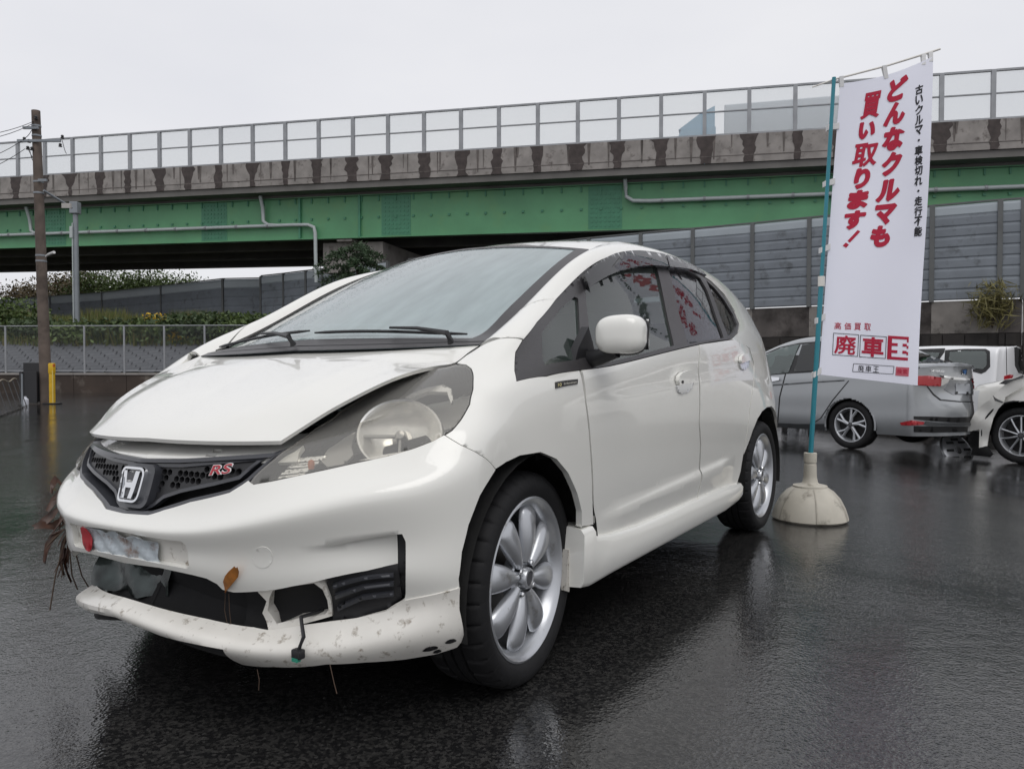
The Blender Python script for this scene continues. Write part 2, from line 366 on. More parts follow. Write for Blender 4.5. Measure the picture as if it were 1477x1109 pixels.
# ---- lorry on the deck, seen through the panes
lor = empty('lorry', tuple(ov(20.3, -3.0, -3.4))); lor.rotation_euler = (0, 0, ang)
tag(lor, 'pale lorry with light blue cab roof driving behind the railing of the elevated road', 'lorry')
mb = MB(); mb.box((3.1, 0, 2.05), (5.6, 2.3, 2.5), None, .05); mb.build('cargo_box', mat('pale lorry box', (.62, .66, .70), .4), lor)
mb = MB(); mb.prism([(-2.1, .5), (-2.1, 1.5), (-1.75, 2.3), (-.1, 2.3), (-.1, .5)], -1.05, 1.05, 'XZ'); cabo = mb.build('cab', mat('light blue cab', (.30, .47, .60), .3, coat=.5), lor)
mb = MB(); mb.prism([(-1.9, 2.31), (-.9, 3.0), (-.15, 3.35), (-.15, 2.31)], -.95, .95, 'XZ'); mb.build('wind_deflector', MATS['light blue cab'], cabo)
mb = MB(); mb.box((2, 0, .62), (7.6, .9, .22)); mb.build('chassis', M_BLK0 if 'M_BLK0' in globals() else mat('chassis black', (.02, .02, .02), .6), lor)
for x in (-1.2, 2.0, 4.6):
    for y in (-.95, .95):
        mb = MB(); mb.lathe([(.0, -.12), (.3, -.13), (.45, -.11), (.45, .11), (.3, .13), (0, .12)], 20, 'Y', Matrix.Translation((x, y, .45))); mb.build('wheel', mat('lorry tyre', (.02, .02, .02), .7), lor, True)

# ---- noise barrier along the slope: grey ribbed panels between posts
M_NB = mat('noise panel', (.18, .20, .225), .75, metal=.0, var=.12, vscale=1.2, stain=((.10, .11, .12), 2.0, .25))
M_NBL = mat('translucent strip', (.34, .38, .41), .35, var=.05, vscale=1)
M_NBP = mat('barrier post', (.12, .125, .125), .55, metal=.3, var=.1, vscale=2)
NBT = 6.45
def px_on(px, py, ztop=NBT): return at(px, py, (ztop - CAMH) * FPX / (HOR - py))
line = [px_on(1640, 273), px_on(1477, 289.5), px_on(1443, 292), px_on(1345, 300.5), px_on(1255, 309), px_on(1168, 317), px_on(1086, 325), px_on(1000, 332.5), px_on(925, 339), px_on(850, 346), px_on(780, 353), px_on(710, 361), px_on(650, 368), px_on(590, 376)]
_d = (line[0] - line[1]); _d.z = 0; _d.normalize(); line = [line[0] + _d * 3.2 * k for k in range(7, 0, -1)] + line
line2 = [px_on(560, 379), px_on(525, 383), px_on(490, 387), px_on(466, 389.5), px_on(442, 392), px_on(409.7, 396), px_on(377, 399.5)]
line3 = [px_on(377, 402.5), px_on(322, 403.5), px_on(233, 413.5), px_on(148, 423), px_on(73, 428.5), px_on(0, 433), px_on(-80, 437)]
def barrier(name, pts, label, height, rows, base=None):
    root = empty(name, (pts[0].x, pts[0].y, NBT - height)); I = Matrix.Translation(root.location).inverted()
    tag(root, label, 'noise barrier')
    def put(o): o.parent = root; o.matrix_parent_inverse = I
    for i, a in enumerate(pts):
        mb = MB(); d = (pts[min(i + 1, len(pts) - 1)] - pts[max(i - 1, 0)]); d.z = 0; d.normalize(); n = Vector((d.y, -d.x, 0)); n = n if n.y < 0 else -n
        q = [a + d * s * .075 + n * t for s, t in ((-1, -.08), (1, -.08), (1, .10), (-1, .10))]
        vv = [(p.x, p.y, NBT - height - .05) for p in q] + [(p.x, p.y, NBT + .02) for p in q]
        mb.add(vv, [(0, 1, 2, 3), (4, 7, 6, 5), (0, 4, 5, 1), (1, 5, 6, 2), (2, 6, 7, 3), (3, 7, 4, 0)]); put(mb.build('post', M_NBP))
    for i in range(len(pts) - 1):
        a, b = pts[i], pts[i + 1]; d = (b - a); d.z = 0; Ln = d.length; d.normalize(); n = Vector((d.y, -d.x, 0)); n = n if n.y < 0 else -n
        h = height / rows
        for r in range(rows):
            z0 = NBT - height + r * h; z1 = z0 + h
            prof = [(.0, z0 + .001), (.034, z0 + .001), (.058, z0 + h * .12), (.058, z0 + h * .74), (.034, z1 - .001), (.0, z1 - .001)]
            A = [a + d * .078 + n * t for t, z in prof]; B = [b - d * .078 + n * t for t, z in prof]
            vv = [(p.x, p.y, z) for p, (t, z) in zip(A, prof)] + [(p.x, p.y, z) for p, (t, z) in zip(B, prof)]; m_ = len(prof)
            mb = MB(); mb.add(vv, [(k, (k + 1) % m_, m_ + (k + 1) % m_, m_ + k) for k in range(m_)] + [tuple(range(m_)), tuple(reversed(range(m_, 2 * m_)))])
            put(mb.build('panel', M_NBL if r == rows - 1 else M_NB))
        mb = MB(); q = [a + n * .06, b + n * .06, b - n * .04, a - n * .04]
        mb.add([(p.x, p.y, NBT + .022) for p in q] + [(p.x, p.y, NBT + .08) for p in q], [(0, 1, 2, 3), (4, 7, 6, 5), (0, 4, 5, 1), (1, 5, 6, 2), (2, 6, 7, 3), (3, 7, 4, 0)]); put(mb.build('top_rail', M_NBP))
    return root
barrier('noise_barrier', line, 'long grey ribbed noise barrier on the dark retaining wall behind the silver sedan', 3.25, 9)
barrier('noise_barrier', line2, 'short grey ribbed noise barrier behind the drooping conifer by the bridge pier', 3.25, 7)
barrier('noise_barrier', line3, 'grey noise barrier of wide bays on the grassy bank beyond the mesh fence', 3.4, 6)

# ---- retaining wall of dark blocks under the barrier (right)
M_RW = mat('dark wet block', (.020, .016, .014), .7, var=.5, vscale=1.5, bump=.4, bscale=9)
M_RWL = mat('bleached concrete', (.20, .185, .17), .85, var=.2, vscale=2, stain=((.03, .025, .02), 1.5, .3))
rw = empty('retaining_wall', (line[11].x, line[11].y, 0)); I = Matrix.Translation(rw.location).inverted(); tag(rw, 'dark wet block retaining wall with pale concrete band below the noise barrier', 'retaining wall')
for i in range(len(line) - 1):
    a, b = line[i], line[i + 1]; d = b - a; d.z = 0; n = Vector((d.y, -d.x, 0)).normalized(); n = n if n.y < 0 else -n
    Ln = d.length; dd = d.normalized()
    def slab(nm, s0, s1, z0, z1, o0, o1, m_):
        q = [a + dd * s0 + n * o0, a + dd * s1 + n * o0, a + dd * s1 + n * o1, a + dd * s0 + n * o1]
        o = MB().add([(p.x, p.y, z0) for p in q] + [(p.x, p.y, z1) for p in q], [(0, 1, 2, 3), (4, 7, 6, 5), (0, 4, 5, 1), (1, 5, 6, 2), (2, 6, 7, 3), (3, 7, 4, 0)]).build(nm, m_); o.parent = rw; o.matrix_parent_inverse = I
    slab('wall_core', 0, Ln, -.6, 2.05, -.9, -.02, M_RW); slab('concrete_band', .004, Ln - .004, 2.054, 3.17, -.9, .0, M_RWL if i % 2 else mat('stained band', (.085, .075, .07), .85, var=.35, vscale=1.2, stain=((.025, .02, .018), 1.0, .5)))
    rr = random.Random(i); nb = max(2, int(Ln / .62))
    for r in range(6):
        off = .5 if r % 2 else 0
        for k in range(nb):
            s0 = (k + off * .99) * Ln / nb; s1 = min(Ln, s0 + Ln / nb - .03)
            if s1 - s0 < .08: continue
            slab('block', s0, s1, -.3 + r * .39, -.3 + r * .39 + .365, -.02, .03 + .05 * rr.random(), M_RW)

# ---- grassy bank, revetment and mesh fence on the left
M_SOIL = mat('bank soil', (.045, .05, .022), .95, var=.4, vscale=.6, bump=.4, bscale=5)
def bank_z(x, y):
    """ground behind the fence: paved slope, then grass up to the foot of the barrier"""
    y0 = 27.6 + max(0.0, (-x - 21.0)) * .065
    t = (y - y0)
    if t < 0: return .60
    if t < 3.6: return .66 + t / 3.6 * 1.15
    return 1.81 + (1 - math.exp(-(t - 3.6) / 9.0)) * (1.75 + .25 * math.sin(x * .21) + .25 * max(0, (-x - 20) / 15))
bx = np.linspace(-95, -.5, 76); by = np.concatenate([[27.62], np.linspace(27.7, 31.2, 5), np.linspace(32, 74, 30)])
v = [(x, y, bank_z(x, y) + .02) for x in bx for y in by]; nb = len(by)
f = [(i * nb + j, (i + 1) * nb + j, (i + 1) * nb + j + 1, i * nb + j + 1) for i in range(len(bx) - 1) for j in range(nb - 1)]
tag(mobj('bank', v, f, M_SOIL, None, True), kind='structure')
# interlocking block revetment on the lower slope
M_REV = mat('revetment block', (.10, .105, .115), .8, var=.35, vscale=3, bump=.3, bscale=12)
rev = empty('revetment', (-14, 27.6, .6)); I = Matrix.Translation(rev.location).inverted(); tag(rev, 'sloping revetment of grey concrete blocks behind the mesh fence', 'revetment')
blk = MB().box((0, 0, 0), (.56, .30, .10), None, .03).build('block', M_REV); bme = blk.data; bpy.data.objects.remove(blk)
sl = math.atan2(1.15, 3.6); cnt = 0
for r in range(11):
    for k in range(27):
        x = -22.6 + k * .60 + (.30 if r % 2 else 0); t = .17 + r * .335
        o = bpy.data.objects.new('block', bme); COL.objects.link(o); rr = random.Random(r * 100 + k)
        o.location = (x, 27.6 + t * math.cos(sl), .70 + t * math.sin(sl) + .03 * rr.random()); o.rotation_euler = (sl + R(14), R(rr.uniform(-3, 3)), 0)
        o.parent = rev; o.matrix_parent_inverse = I
mbv = MB()
for r in range(11):
    for k in range(36):
        x = -23.2 - k * .60 - (.30 if r % 2 else 0); t = .17 + r * .335; rr = random.Random(r * 50 + k)
        mbv.box((0, 0, 0), (.56, .30, .10), rotm((x, 27.6 + t * math.cos(sl), .70 + t * math.sin(sl) + .03 * rr.random()), sl + R(14)))
o = tag(mbv.build('more_blocks', M_REV), kind='stuff'); o.parent = rev; o.matrix_parent_inverse = I
# low concrete wall with the fence on it
M_LW = mat('damp low wall', (.045, .032, .025), .8, var=.35, vscale=1.2, stain=((.14, .12, .10), 1.8, .25), bump=.3, bscale=12)
FA, FB = Vector((-43.67, 29.0, 0)), Vector((-2.0, 26.3, 0)); fd = (FB - FA).normalized(); fn = Vector((fd.y, -fd.x, 0))
lw = empty('low_wall', (-11, 27, 0)); I = Matrix.Translation(lw.location).inverted(); tag(lw, 'low damp concrete wall carrying the wire mesh fence', 'wall')
nseg = 22; seg = (FB - FA).length / nseg
for i in range(nseg):
    a = FA + fd * (seg * i + .008); b = FA + fd * (seg * (i + 1) - .008); q = [a + fn * .12, b + fn * .12, b - fn * .12, a - fn * .12]
    o = MB().add([(p.x, p.y, -.3) for p in q] + [(p.x, p.y, .62) for p in q], [(0, 1, 2, 3), (4, 7, 6, 5), (0, 4, 5, 1), (1, 5, 6, 2), (2, 6, 7, 3), (3, 7, 4, 0)]).build('wall_segment', M_LW); o.parent = lw; o.matrix_parent_inverse = I
    q = [a + fn * .15, b + fn * .15, b - fn * .15, a - fn * .15]
    o = MB().add([(p.x, p.y, .623) for p in q] + [(p.x, p.y, .69) for p in q], [(0, 1, 2, 3), (4, 7, 6, 5), (0, 4, 5, 1), (1, 5, 6, 2), (2, 6, 7, 3), (3, 7, 4, 0)]).build('coping', M_CONC); o.parent = lw; o.matrix_parent_inverse = I
fe = empty('mesh_fence', (-11, 27, .69)); I = Matrix.Translation(fe.location).inverted(); tag(fe, 'galvanised wire mesh fence with round posts on the low wall', 'fence')
def fput(o): o.parent = fe; o.matrix_parent_inverse = I
npost = 29; FH = 1.66
for i in range(npost + 1):
    p = FA + fd * ((FB - FA).length * i / npost); fput(MB().tube([(p.x, p.y, .68), (p.x, p.y, .69 + FH)], .035, 10).build('post', M_STEEL, None, True))
    if i < npost:
        q = FA + fd * ((FB - FA).length * (i + 1) / npost)
        for z in (.76, .69 + FH - .02): fput(MB().tube([(p.x, p.y, z), (q.x, q.y, z)], .018, 8).build('rail', M_STEEL, None, True))
        mb = MB(); Lb = (q - p).length; st = .075; H0, H1 = .76, .69 + FH - .03; hgt = H1 - H0
        def wire(s0, z0, s1, z1):
            a = p + fd * s0; b = p + fd * s1; w = .0035
            mb.add([(a.x, a.y, z0 - w), (b.x, b.y, z1 - w), (b.x, b.y, z1 + w), (a.x, a.y, z0 + w)], [(0, 1, 2, 3)])
        k = -hgt
        while k < Lb:
            for sg_ in (1, -1):
                s0, s1 = max(0, k), min(Lb, k + hgt)
                if s1 > s0:
                    z0 = H0 + (s0 - k); z1 = H0 + (s1 - k)
                    wire(s0, z0, s1, z1) if sg_ > 0 else wire(s0, H0 + H1 - z0, s1, H0 + H1 - z1)
            k += st
        fput(tag(mb.build('wire_mesh', mat('dull wire', (.12, .125, .13), .6, metal=.2)), kind='stuff'))

# ---- vegetation
def leaf_mat(name, c, var=.35):
    m = mat(name, c, .65, var=var, vscale=1.7); b = m.node_tree.nodes['Principled BSDF']; b.inputs['Subsurface Weight'].default_value = 0; return m
L_GRASS = leaf_mat('grass blades', (.085, .105, .022)); L_GRASS2 = leaf_mat('dry grass', (.14, .125, .04)); L_DK = leaf_mat('dark leaves', (.035, .06, .018)); L_MID = leaf_mat('mid leaves', (.065, .10, .022)); L_RED = leaf_mat('rusty leaves', (.10, .075, .035))
L_CON = leaf_mat('conifer sprays', (.035, .065, .028)); L_YEL = leaf_mat('yellow flowers', (.55, .36, .02), .2); M_BARK = mat('bark', (.06, .045, .035), .9, var=.3, vscale=6, bump=.4, bscale=20)
def leaves(P, Nrm, size, asp=1.0):
    """one small two-triangle leaf at every point"""
    n = len(P); a = RNG.normal(size=(n, 3)); a /= np.linalg.norm(a, axis=1, keepdims=True); b = np.cross(a, RNG.normal(size=(n, 3))); b /= np.linalg.norm(b, axis=1, keepdims=True)
    s = size * (.6 + .8 * RNG.random(n))[:, None]
    V = np.stack([P - a * s, P + b * s * .5 * asp, P + a * s, P - b * s * .5 * asp], 1).reshape(-1, 3)
    return V, [(4 * i, 4 * i + 1, 4 * i + 2, 4 * i + 3) for i in range(n)]
def tree(name, label, base, h, crown_r, nleaf, lm, lsize, trunk_r=.14, zc=.62, squash=.75, group=None, seed=1):
    rg = np.random.default_rng(seed); root = empty(name, base); tag(root, label, 'tree', group)
    cl = []
    mb = MB(); mb.tube([(0, 0, 0), (.1, .05, h * .3), (-.05, .1, h * .6), (0, 0, h * .85)], [trunk_r, trunk_r * .8, trunk_r * .55, trunk_r * .15], 8)
    for k in range(16):
        a = rg.random() * 6.28; z = h * (.30 + .55 * rg.random()); r = crown_r * (.45 + .55 * rg.random()) * math.sin(math.pi * min(1, max(.12, (z / h - .15) / .9)))
        e = np.array((r * math.cos(a), r * math.sin(a), z + r * .35)); mb.tube([(0, 0, z * .8), tuple(e * (.5, .5, .93)), tuple(e)], [trunk_r * .35, trunk_r * .2, .012], 5); cl.append(e)
    mb.build('trunk', M_BARK, root, True, 60)
    cl = np.array(cl + [np.array((rg.normal() * crown_r * .4, rg.normal() * crown_r * .4, h * (zc + .3 * rg.random()))) for _ in range(14)])
    idx = rg.integers(0, len(cl), nleaf); sp = crown_r * .24
    P = cl[idx] + rg.normal(size=(nleaf, 3)) * sp * np.array((1, 1, squash)); P[:, 2] = np.clip(P[:, 2], h * .12, h * 1.08)
    V, F = leaves(P, None, lsize); mobj('crown', V, F, lm, root, False); return root
g_ = 'trees beyond the noise barrier'
for i, (px, pt, Y, r, lm, lab) in enumerate([(62, 396, 74, 2.6, L_RED, 'thin rusty-leaved tree behind the barrier next to the wooden pole'), (108, 388, 72, 3.6, L_RED, 'wide brownish tree behind the barrier beside the grey steel post'), (152, 392, 72, 3.2, L_MID, 'olive tree filling the gap between the brownish and the fresh green tree'),
        (212, 386, 70, 3.4, L_MID, 'broad fresh green tree under the elevated road behind the barrier'), (255, 392, 71, 2.6, L_MID, 'smaller green tree at the end of the tree row behind the barrier')]):
    p = at(px, pt, Y); b_ = 1.0; tree('broadleaf_tree', lab, (p.x, Y, b_), p.z - b_, r, 7500, lm, .125, .16, .6, .8, g_, 20 + i)
# drooping conifer at the pier
cr = empty('conifer_tree', (pxm(515, 38.5), 38.5, 1.5)); tag(cr, 'drooping dark conifer in front of the bridge pier', 'tree')
top = at(520, 352, 38.5).z - 1.5; mb = MB(); mb.tube([(0, 0, 0), (.05, 0, top * .5), (0, 0, top)], [.14, .10, .02], 8); PV = []
rg = np.random.default_rng(5)
for k in range(46):
    z = top * (.25 + .75 * k / 45.0); a = k * 2.4; Lb = (1.0 - .45 * k / 45.0) * 2.7 * (.7 + .5 * rg.random()); e = np.array((math.cos(a) * Lb, math.sin(a) * Lb, z - .25 * Lb))
    mb.tube([(0, 0, z), tuple(np.array((0, 0, z)) * .5 + e * .5 + np.array((0, 0, .1 * Lb))), tuple(e)], [.03, .02, .006], 4)
    for t in np.linspace(.2, 1, 16):
        c = np.array((0, 0, z)) * (1 - t) + e * t + np.array((0, 0, .4 * Lb * t * (1 - t))); PV.append(c + rg.normal(size=(16, 3)) * (.13, .13, .07) - np.array((0, 0, .05)))
mb.build('trunk', M_BARK, cr, True, 60); V, F = leaves(np.concatenate(PV), None, .11, .5); mobj('crown', V, F, L_CON, cr, False)
# grass, weeds and flowers on the bank
n = 60000; gx_ = RNG.uniform(-66, -1, n); gy_ = 30.6 + (RNG.random(n) ** 1.5) * 30
gz_ = np.array([bank_z(a, b) for a, b in zip(gx_, gy_)]); hh_ = .16 + .22 * RNG.random(n) + .25 * (np.sin(gx_ * .9) * np.sin(gy_ * .7 + gx_ * .3) > .35)
an = RNG.random(n) * 6.28; wd = .035; lean = RNG.normal(size=(n, 2)) * .12
V = np.stack([np.stack([gx_ - np.cos(an) * wd, gy_ - np.sin(an) * wd, gz_], 1), np.stack([gx_ + np.cos(an) * wd, gy_ + np.sin(an) * wd, gz_], 1), np.stack([gx_ + lean[:, 0], gy_ + lean[:, 1], gz_ + hh_ * 1.6], 1)], 1)
sel = RNG.random(n) < .3
for nm, mk, lm in (('bank_grass', ~sel, L_GRASS), ('dry_grass', sel, L_GRASS2)):
    W = V[mk].reshape(-1, 3); tag(mobj(nm, W, [(3 * i, 3 * i + 1, 3 * i + 2) for i in range(len(W) // 3)], lm, None, False), nm.replace('_', ' ') + ' covering the slope below the noise barrier', 'grass', None, 'stuff')
def bush(label, base, r, h, n, lm, ls, seed, grp=None, asp=1.0):
    rg = np.random.default_rng(seed); root = empty('shrub', base); tag(root, label, 'shrub', grp)
    P = rg.normal(size=(n, 3)) * (r * .45, r * .4, h * .28) + (0, 0, h * .5); P[:, 2] = np.clip(P[:, 2], 0, h)
    V, F = leaves(P, None, ls, asp); mobj('foliage', V, F, lm, root, False)
    mb = MB(); [mb.tube([(0, 0, -.1), tuple(rg.normal(size=3) * (r * .2, r * .2, .05) + (0, 0, h * .5))], [.02, .006], 4) for _ in range(5)]; mb.build('stems', M_BARK, root); return root
sg = 'weeds and shrubs along the top of the revetment'
for i, (px, Y, r, h, lm) in enumerate([(8, 33, 1.6, 1.6, L_MID), (60, 31.8, 1.4, .9, L_DK), (118, 31.6, 1.6, .8, L_MID), (175, 31.7, 1.5, .9, L_DK), (225, 31.6, 1.4, .9, L_MID), (270, 31.5, 1.5, 1.1, L_DK), (318, 31.4, 1.5, 1.2, L_DK), (362, 31.2, 1.5, 1.2, L_MID), (400, 31.2, 1.4, 1.1, L_DK)]):
    x = pxm(px, Y); bush(('dark' if lm is L_DK else 'fresh green') + ' leafy weeds spilling over the top edge of the block revetment', (x, Y, bank_z(x, Y)), r, h, 1500, lm, .10, 40 + i, sg)
for i, (px, py, Y) in enumerate([(222, 458, 34.5), (232, 462, 34), (255, 484, 31.2)]):
    p = at(px, py, Y); bush(('tall yellow-flowered weed on the bank, the %s' % ('taller of two side by side', 'shorter of two side by side', 'single one low on the slope')[i]), (p.x, Y, bank_z(p.x, Y)), .45, max(.5, p.z + .15 - bank_z(p.x, Y)), 260, L_YEL, .07, 60 + i)
p = at(1452, 445, line[9].y - 1.0); bush('dry grass tuft hanging from the retaining wall top', (p.x, p.y + .75, 2.3), .75, 1.35, 700, L_GRASS2, .26, 71, None, .14)
# far wooded hill
hx = np.linspace(-330, 60, 60); v = []
for x in hx: hgt = 30 + 11 * math.sin(x * .013 + 2.0) + 4 * math.sin(x * .06); v += [(x, 330, 0), (x, 330, hgt * .6), (x, 350, hgt), (x, 420, 0)]
f = [(4 * i + j, 4 * i + 4 + j, 4 * i + 5 + j, 4 * i + 1 + j) for i in range(59) for j in range(3)]
tag(mobj('hill', v, f, mat('far woods', (.06, .075, .075), .95, var=.35, vscale=.05, bump=.6, bscale=.2), None, True), kind='structure')
# ================================================================== the white hatchback
# Car frame: x towards the nose, y to the car's left, z up; origin on the ground under the front axle.
PHI = R(32.6)
CAMC = np.array([1.894, 1.9436, CAMH])                   # camera in the car frame
_rt = np.array([-math.sin(PHI), math.cos(PHI), 0]); _fh = np.array([-math.cos(PHI), -math.sin(PHI), 0]); _up = np.array([0, 0, 1.])
_fw = math.cos(PITCH) * _fh - math.sin(PITCH) * _up; _uc = math.cos(PITCH) * _up + math.sin(PITCH) * _fh
def cray(px, py):
    d = _fw + _rt * (px - CX) / FPX - _uc * (py - CY) / FPX
    return d / np.linalg.norm(d)
def cplane(px, py, ax, val):
    """photo pixel -> point of the car frame on the plane coordinate[ax] = val"""
    d = cray(px, py); t = (val - CAMC[ax]) / d[ax]; return CAMC + t * d
ZM = {'A': (50, 580, 3.959), 'B': (60, 740, 4.62), 'C': (300, 720, 3.517), 'D': (340, 480, 3.6925), 'E': (640, 640, 3.079),
      'F': (720, 340, 3.6925), 'G': (980, 540, 4.264), 'H': (120, 340, 2.382), 'K': (200, 600, 6.714)}
def zp(k, *pts):
    a, b, s = ZM[k]; return [(a + x / s, b + y / s) for x, y in pts]

fit_root_loc = Vector((float(np.dot(-CAMC, _rt)), float(np.dot(-CAMC, _fh)), 0))
fit = empty('parked_car', fit_root_loc, math.atan2(-math.cos(PHI), -math.sin(PHI)))
tag(fit, 'white hatchback with broken front bumper, raised bonnet edge and silver eight-petal wheels', 'car')

# ---- the body skin of one half: stations (front centre -> side -> rear centre) x rows (sill -> roof edge)
def _st(*rows): return [tuple(r) for r in rows]
STN = [
 _st((.708,0,.235),(.768,0,.284),(.705,0,.335),(.742,0,.405),(.754,0,.457),(.770,0,.503),(.728,0,.545),(.69,0,.675),(.66,0,.70),(.62,0,.722),(.56,0,.75),(.5,0,.775),(.42,0,.81),(.32,0,.85)),
 _st((.683,.268,.200),(.742,.286,.258),(.68,.275,.30),(.715,.285,.392),(.728,.284,.46),(.745,.289,.515),(.702,.28,.56),(.655,.27,.68),(.63,.265,.705),(.59,.26,.725),(.54,.255,.75),(.48,.25,.775),(.41,.245,.81),(.31,.235,.85)),
 _st((.600,.447,.160),(.668,.489,.238),(.625,.465,.285),(.655,.485,.38),(.668,.488,.47),(.690,.503,.552),(.652,.481,.60),(.585,.452,.69),(.56,.44,.718),(.53,.43,.735),(.49,.42,.757),(.44,.41,.78),(.38,.395,.81),(.29,.375,.85)),
 _st((.485,.642,.168),(.545,.688,.256),(.52,.67,.318),(.545,.69,.41),(.546,.690,.49),(.564,.704,.598),(.530,.679,.648),(.463,.628,.72),(.425,.588,.765),(.405,.565,.782),(.385,.545,.80),(.355,.522,.82),(.315,.495,.845),(.25,.46,.875)),
 _st((.420,.732,.190),(.464,.775,.270),(.455,.768,.335),(.468,.782,.41),(.468,.784,.50),(.478,.793,.617),(.450,.774,.670),(.398,.734,.748),(.352,.69,.80),(.335,.668,.82),(.317,.648,.838),(.293,.625,.855),(.26,.597,.875),(.21,.56,.898)),
 _st((.362,.788,.205),(.388,.818,.272),(.388,.82,.34),(.39,.83,.41),(.387,.833,.51),(.389,.840,.633),(.372,.830,.695),(.333,.797,.768),(.297,.752,.818),(.285,.732,.838),(.27,.71,.856),(.252,.688,.872),(.228,.662,.89),(.19,.625,.91)),
 _st((.20,.785,.20),(.20,.812,.26),(.20,.823,.33),(.20,.832,.42),(.20,.841,.52),(.20,.844,.62),(.20,.843,.71),(.20,.832,.785),(.197,.812,.842),(.192,.788,.869),(.185,.758,.889),(.175,.724,.907),(.16,.688,.922),(.14,.65,.936)),
 _st((.0,.785,.19),(.0,.812,.255),(.0,.823,.33),(.0,.832,.42),(.0,.841,.52),(.0,.846,.62),(.0,.847,.72),(.0,.842,.82),(.0,.826,.888),(.0,.800,.93),(-.0,.768,.972),(-.0,.735,1.008),(.003,.695,1.016),(.01,.645,.988)),
 _st((-.25,.785,.19),(-.25,.81,.255),(-.25,.82,.33),(-.25,.829,.42),(-.25,.84,.52),(-.25,.847,.62),(-.25,.849,.72),(-.25,.844,.83),(-.25,.829,.907),(-.25,.797,.972),(-.25,.750,1.045),(-.25,.70,1.112),(-.24,.662,1.128),(-.225,.618,1.09)),
 _st((-.6,.783,.19),(-.6,.807,.255),(-.6,.816,.33),(-.6,.824,.42),(-.6,.838,.52),(-.6,.847,.62),(-.6,.850,.73),(-.6,.846,.85),(-.6,.832,.935),(-.6,.790,1.03),(-.6,.732,1.145),(-.6,.666,1.272),(-.59,.630,1.30),(-.57,.586,1.266)),
 _st((-1.05,.782,.19),(-1.05,.806,.255),(-1.05,.815,.33),(-1.05,.823,.42),(-1.05,.837,.52),(-1.05,.847,.63),(-1.05,.850,.75),(-1.05,.847,.88),(-1.05,.834,.98),(-1.05,.792,1.07),(-1.05,.727,1.215),(-1.05,.65,1.372),(-1.05,.605,1.410),(-1.05,.545,1.428)),
 _st((-1.5,.782,.19),(-1.5,.806,.255),(-1.5,.815,.33),(-1.5,.823,.42),(-1.5,.837,.52),(-1.5,.847,.63),(-1.5,.850,.77),(-1.5,.847,.91),(-1.5,.832,1.018),(-1.5,.794,1.11),(-1.5,.736,1.245),(-1.5,.656,1.395),(-1.5,.605,1.438),(-1.5,.535,1.456)),
 _st((-1.95,.782,.19),(-1.95,.806,.255),(-1.95,.815,.33),(-1.95,.824,.42),(-1.95,.837,.52),(-1.95,.845,.63),(-1.95,.845,.77),(-1.95,.838,.92),(-1.95,.818,1.045),(-1.95,.78,1.13),(-1.95,.726,1.25),(-1.95,.655,1.375),(-1.95,.602,1.42),(-1.95,.53,1.44)),
 _st((-2.3,.775,.20),(-2.3,.80,.26),(-2.3,.815,.33),(-2.3,.826,.42),(-2.3,.838,.52),(-2.3,.842,.63),(-2.3,.836,.77),(-2.3,.818,.92),(-2.3,.79,1.06),(-2.3,.757,1.14),(-2.3,.708,1.24),(-2.3,.645,1.345),(-2.3,.592,1.392),(-2.3,.52,1.415)),
 _st((-2.6,.75,.22),(-2.6,.785,.28),(-2.6,.80,.35),(-2.6,.815,.43),(-2.6,.826,.52),(-2.6,.828,.63),(-2.6,.815,.77),(-2.6,.788,.92),(-2.6,.755,1.06),(-2.6,.724,1.13),(-2.6,.68,1.215),(-2.6,.62,1.305),(-2.6,.565,1.352),(-2.6,.495,1.378)),
 _st((-2.90,.66,.24),(-2.93,.69,.30),(-2.94,.71,.37),(-2.945,.72,.45),(-2.945,.725,.54),(-2.94,.72,.63),(-2.92,.70,.77),(-2.90,.675,.92),(-2.88,.65,1.05),(-2.865,.63,1.11),(-2.845,.60,1.185),(-2.82,.555,1.26),(-2.80,.51,1.305),(-2.78,.44,1.335)),
 _st((-3.02,.36,.25),(-3.06,.38,.31),(-3.075,.39,.38),(-3.08,.40,.46),(-3.08,.40,.55),(-3.065,.40,.63),(-3.03,.39,.77),(-3.00,.38,.92),(-2.98,.37,1.04),(-2.96,.36,1.10),(-2.93,.345,1.17),(-2.89,.32,1.245),(-2.86,.295,1.295),(-2.83,.26,1.33)),
 _st((-3.03,0,.25),(-3.07,0,.31),(-3.09,0,.38),(-3.095,0,.46),(-3.095,0,.55),(-3.08,0,.63),(-3.045,0,.77),(-3.015,0,.92),(-2.99,0,1.04),(-2.97,0,1.10),(-2.94,0,1.17),(-2.90,0,1.245),(-2.87,0,1.30),(-2.84,0,1.335)),
]
CP = np.array(STN)                                       # stations x rows x 3
def _nat(t):
    """natural cubic spline: matrix of second derivatives for cardinal data on the knots t"""
    n = len(t); h = np.diff(t); A = np.zeros((n, n)); B = np.zeros((n, n)); A[0, 0] = A[-1, -1] = 1
    for i in range(1, n - 1):
        A[i, i - 1] = h[i - 1]; A[i, i] = 2 * (h[i - 1] + h[i]); A[i, i + 1] = h[i]
        B[i, i - 1] = 6 / h[i - 1]; B[i, i] = -6 / h[i - 1] - 6 / h[i]; B[i, i + 1] = 6 / h[i]
    return np.linalg.solve(A, B)
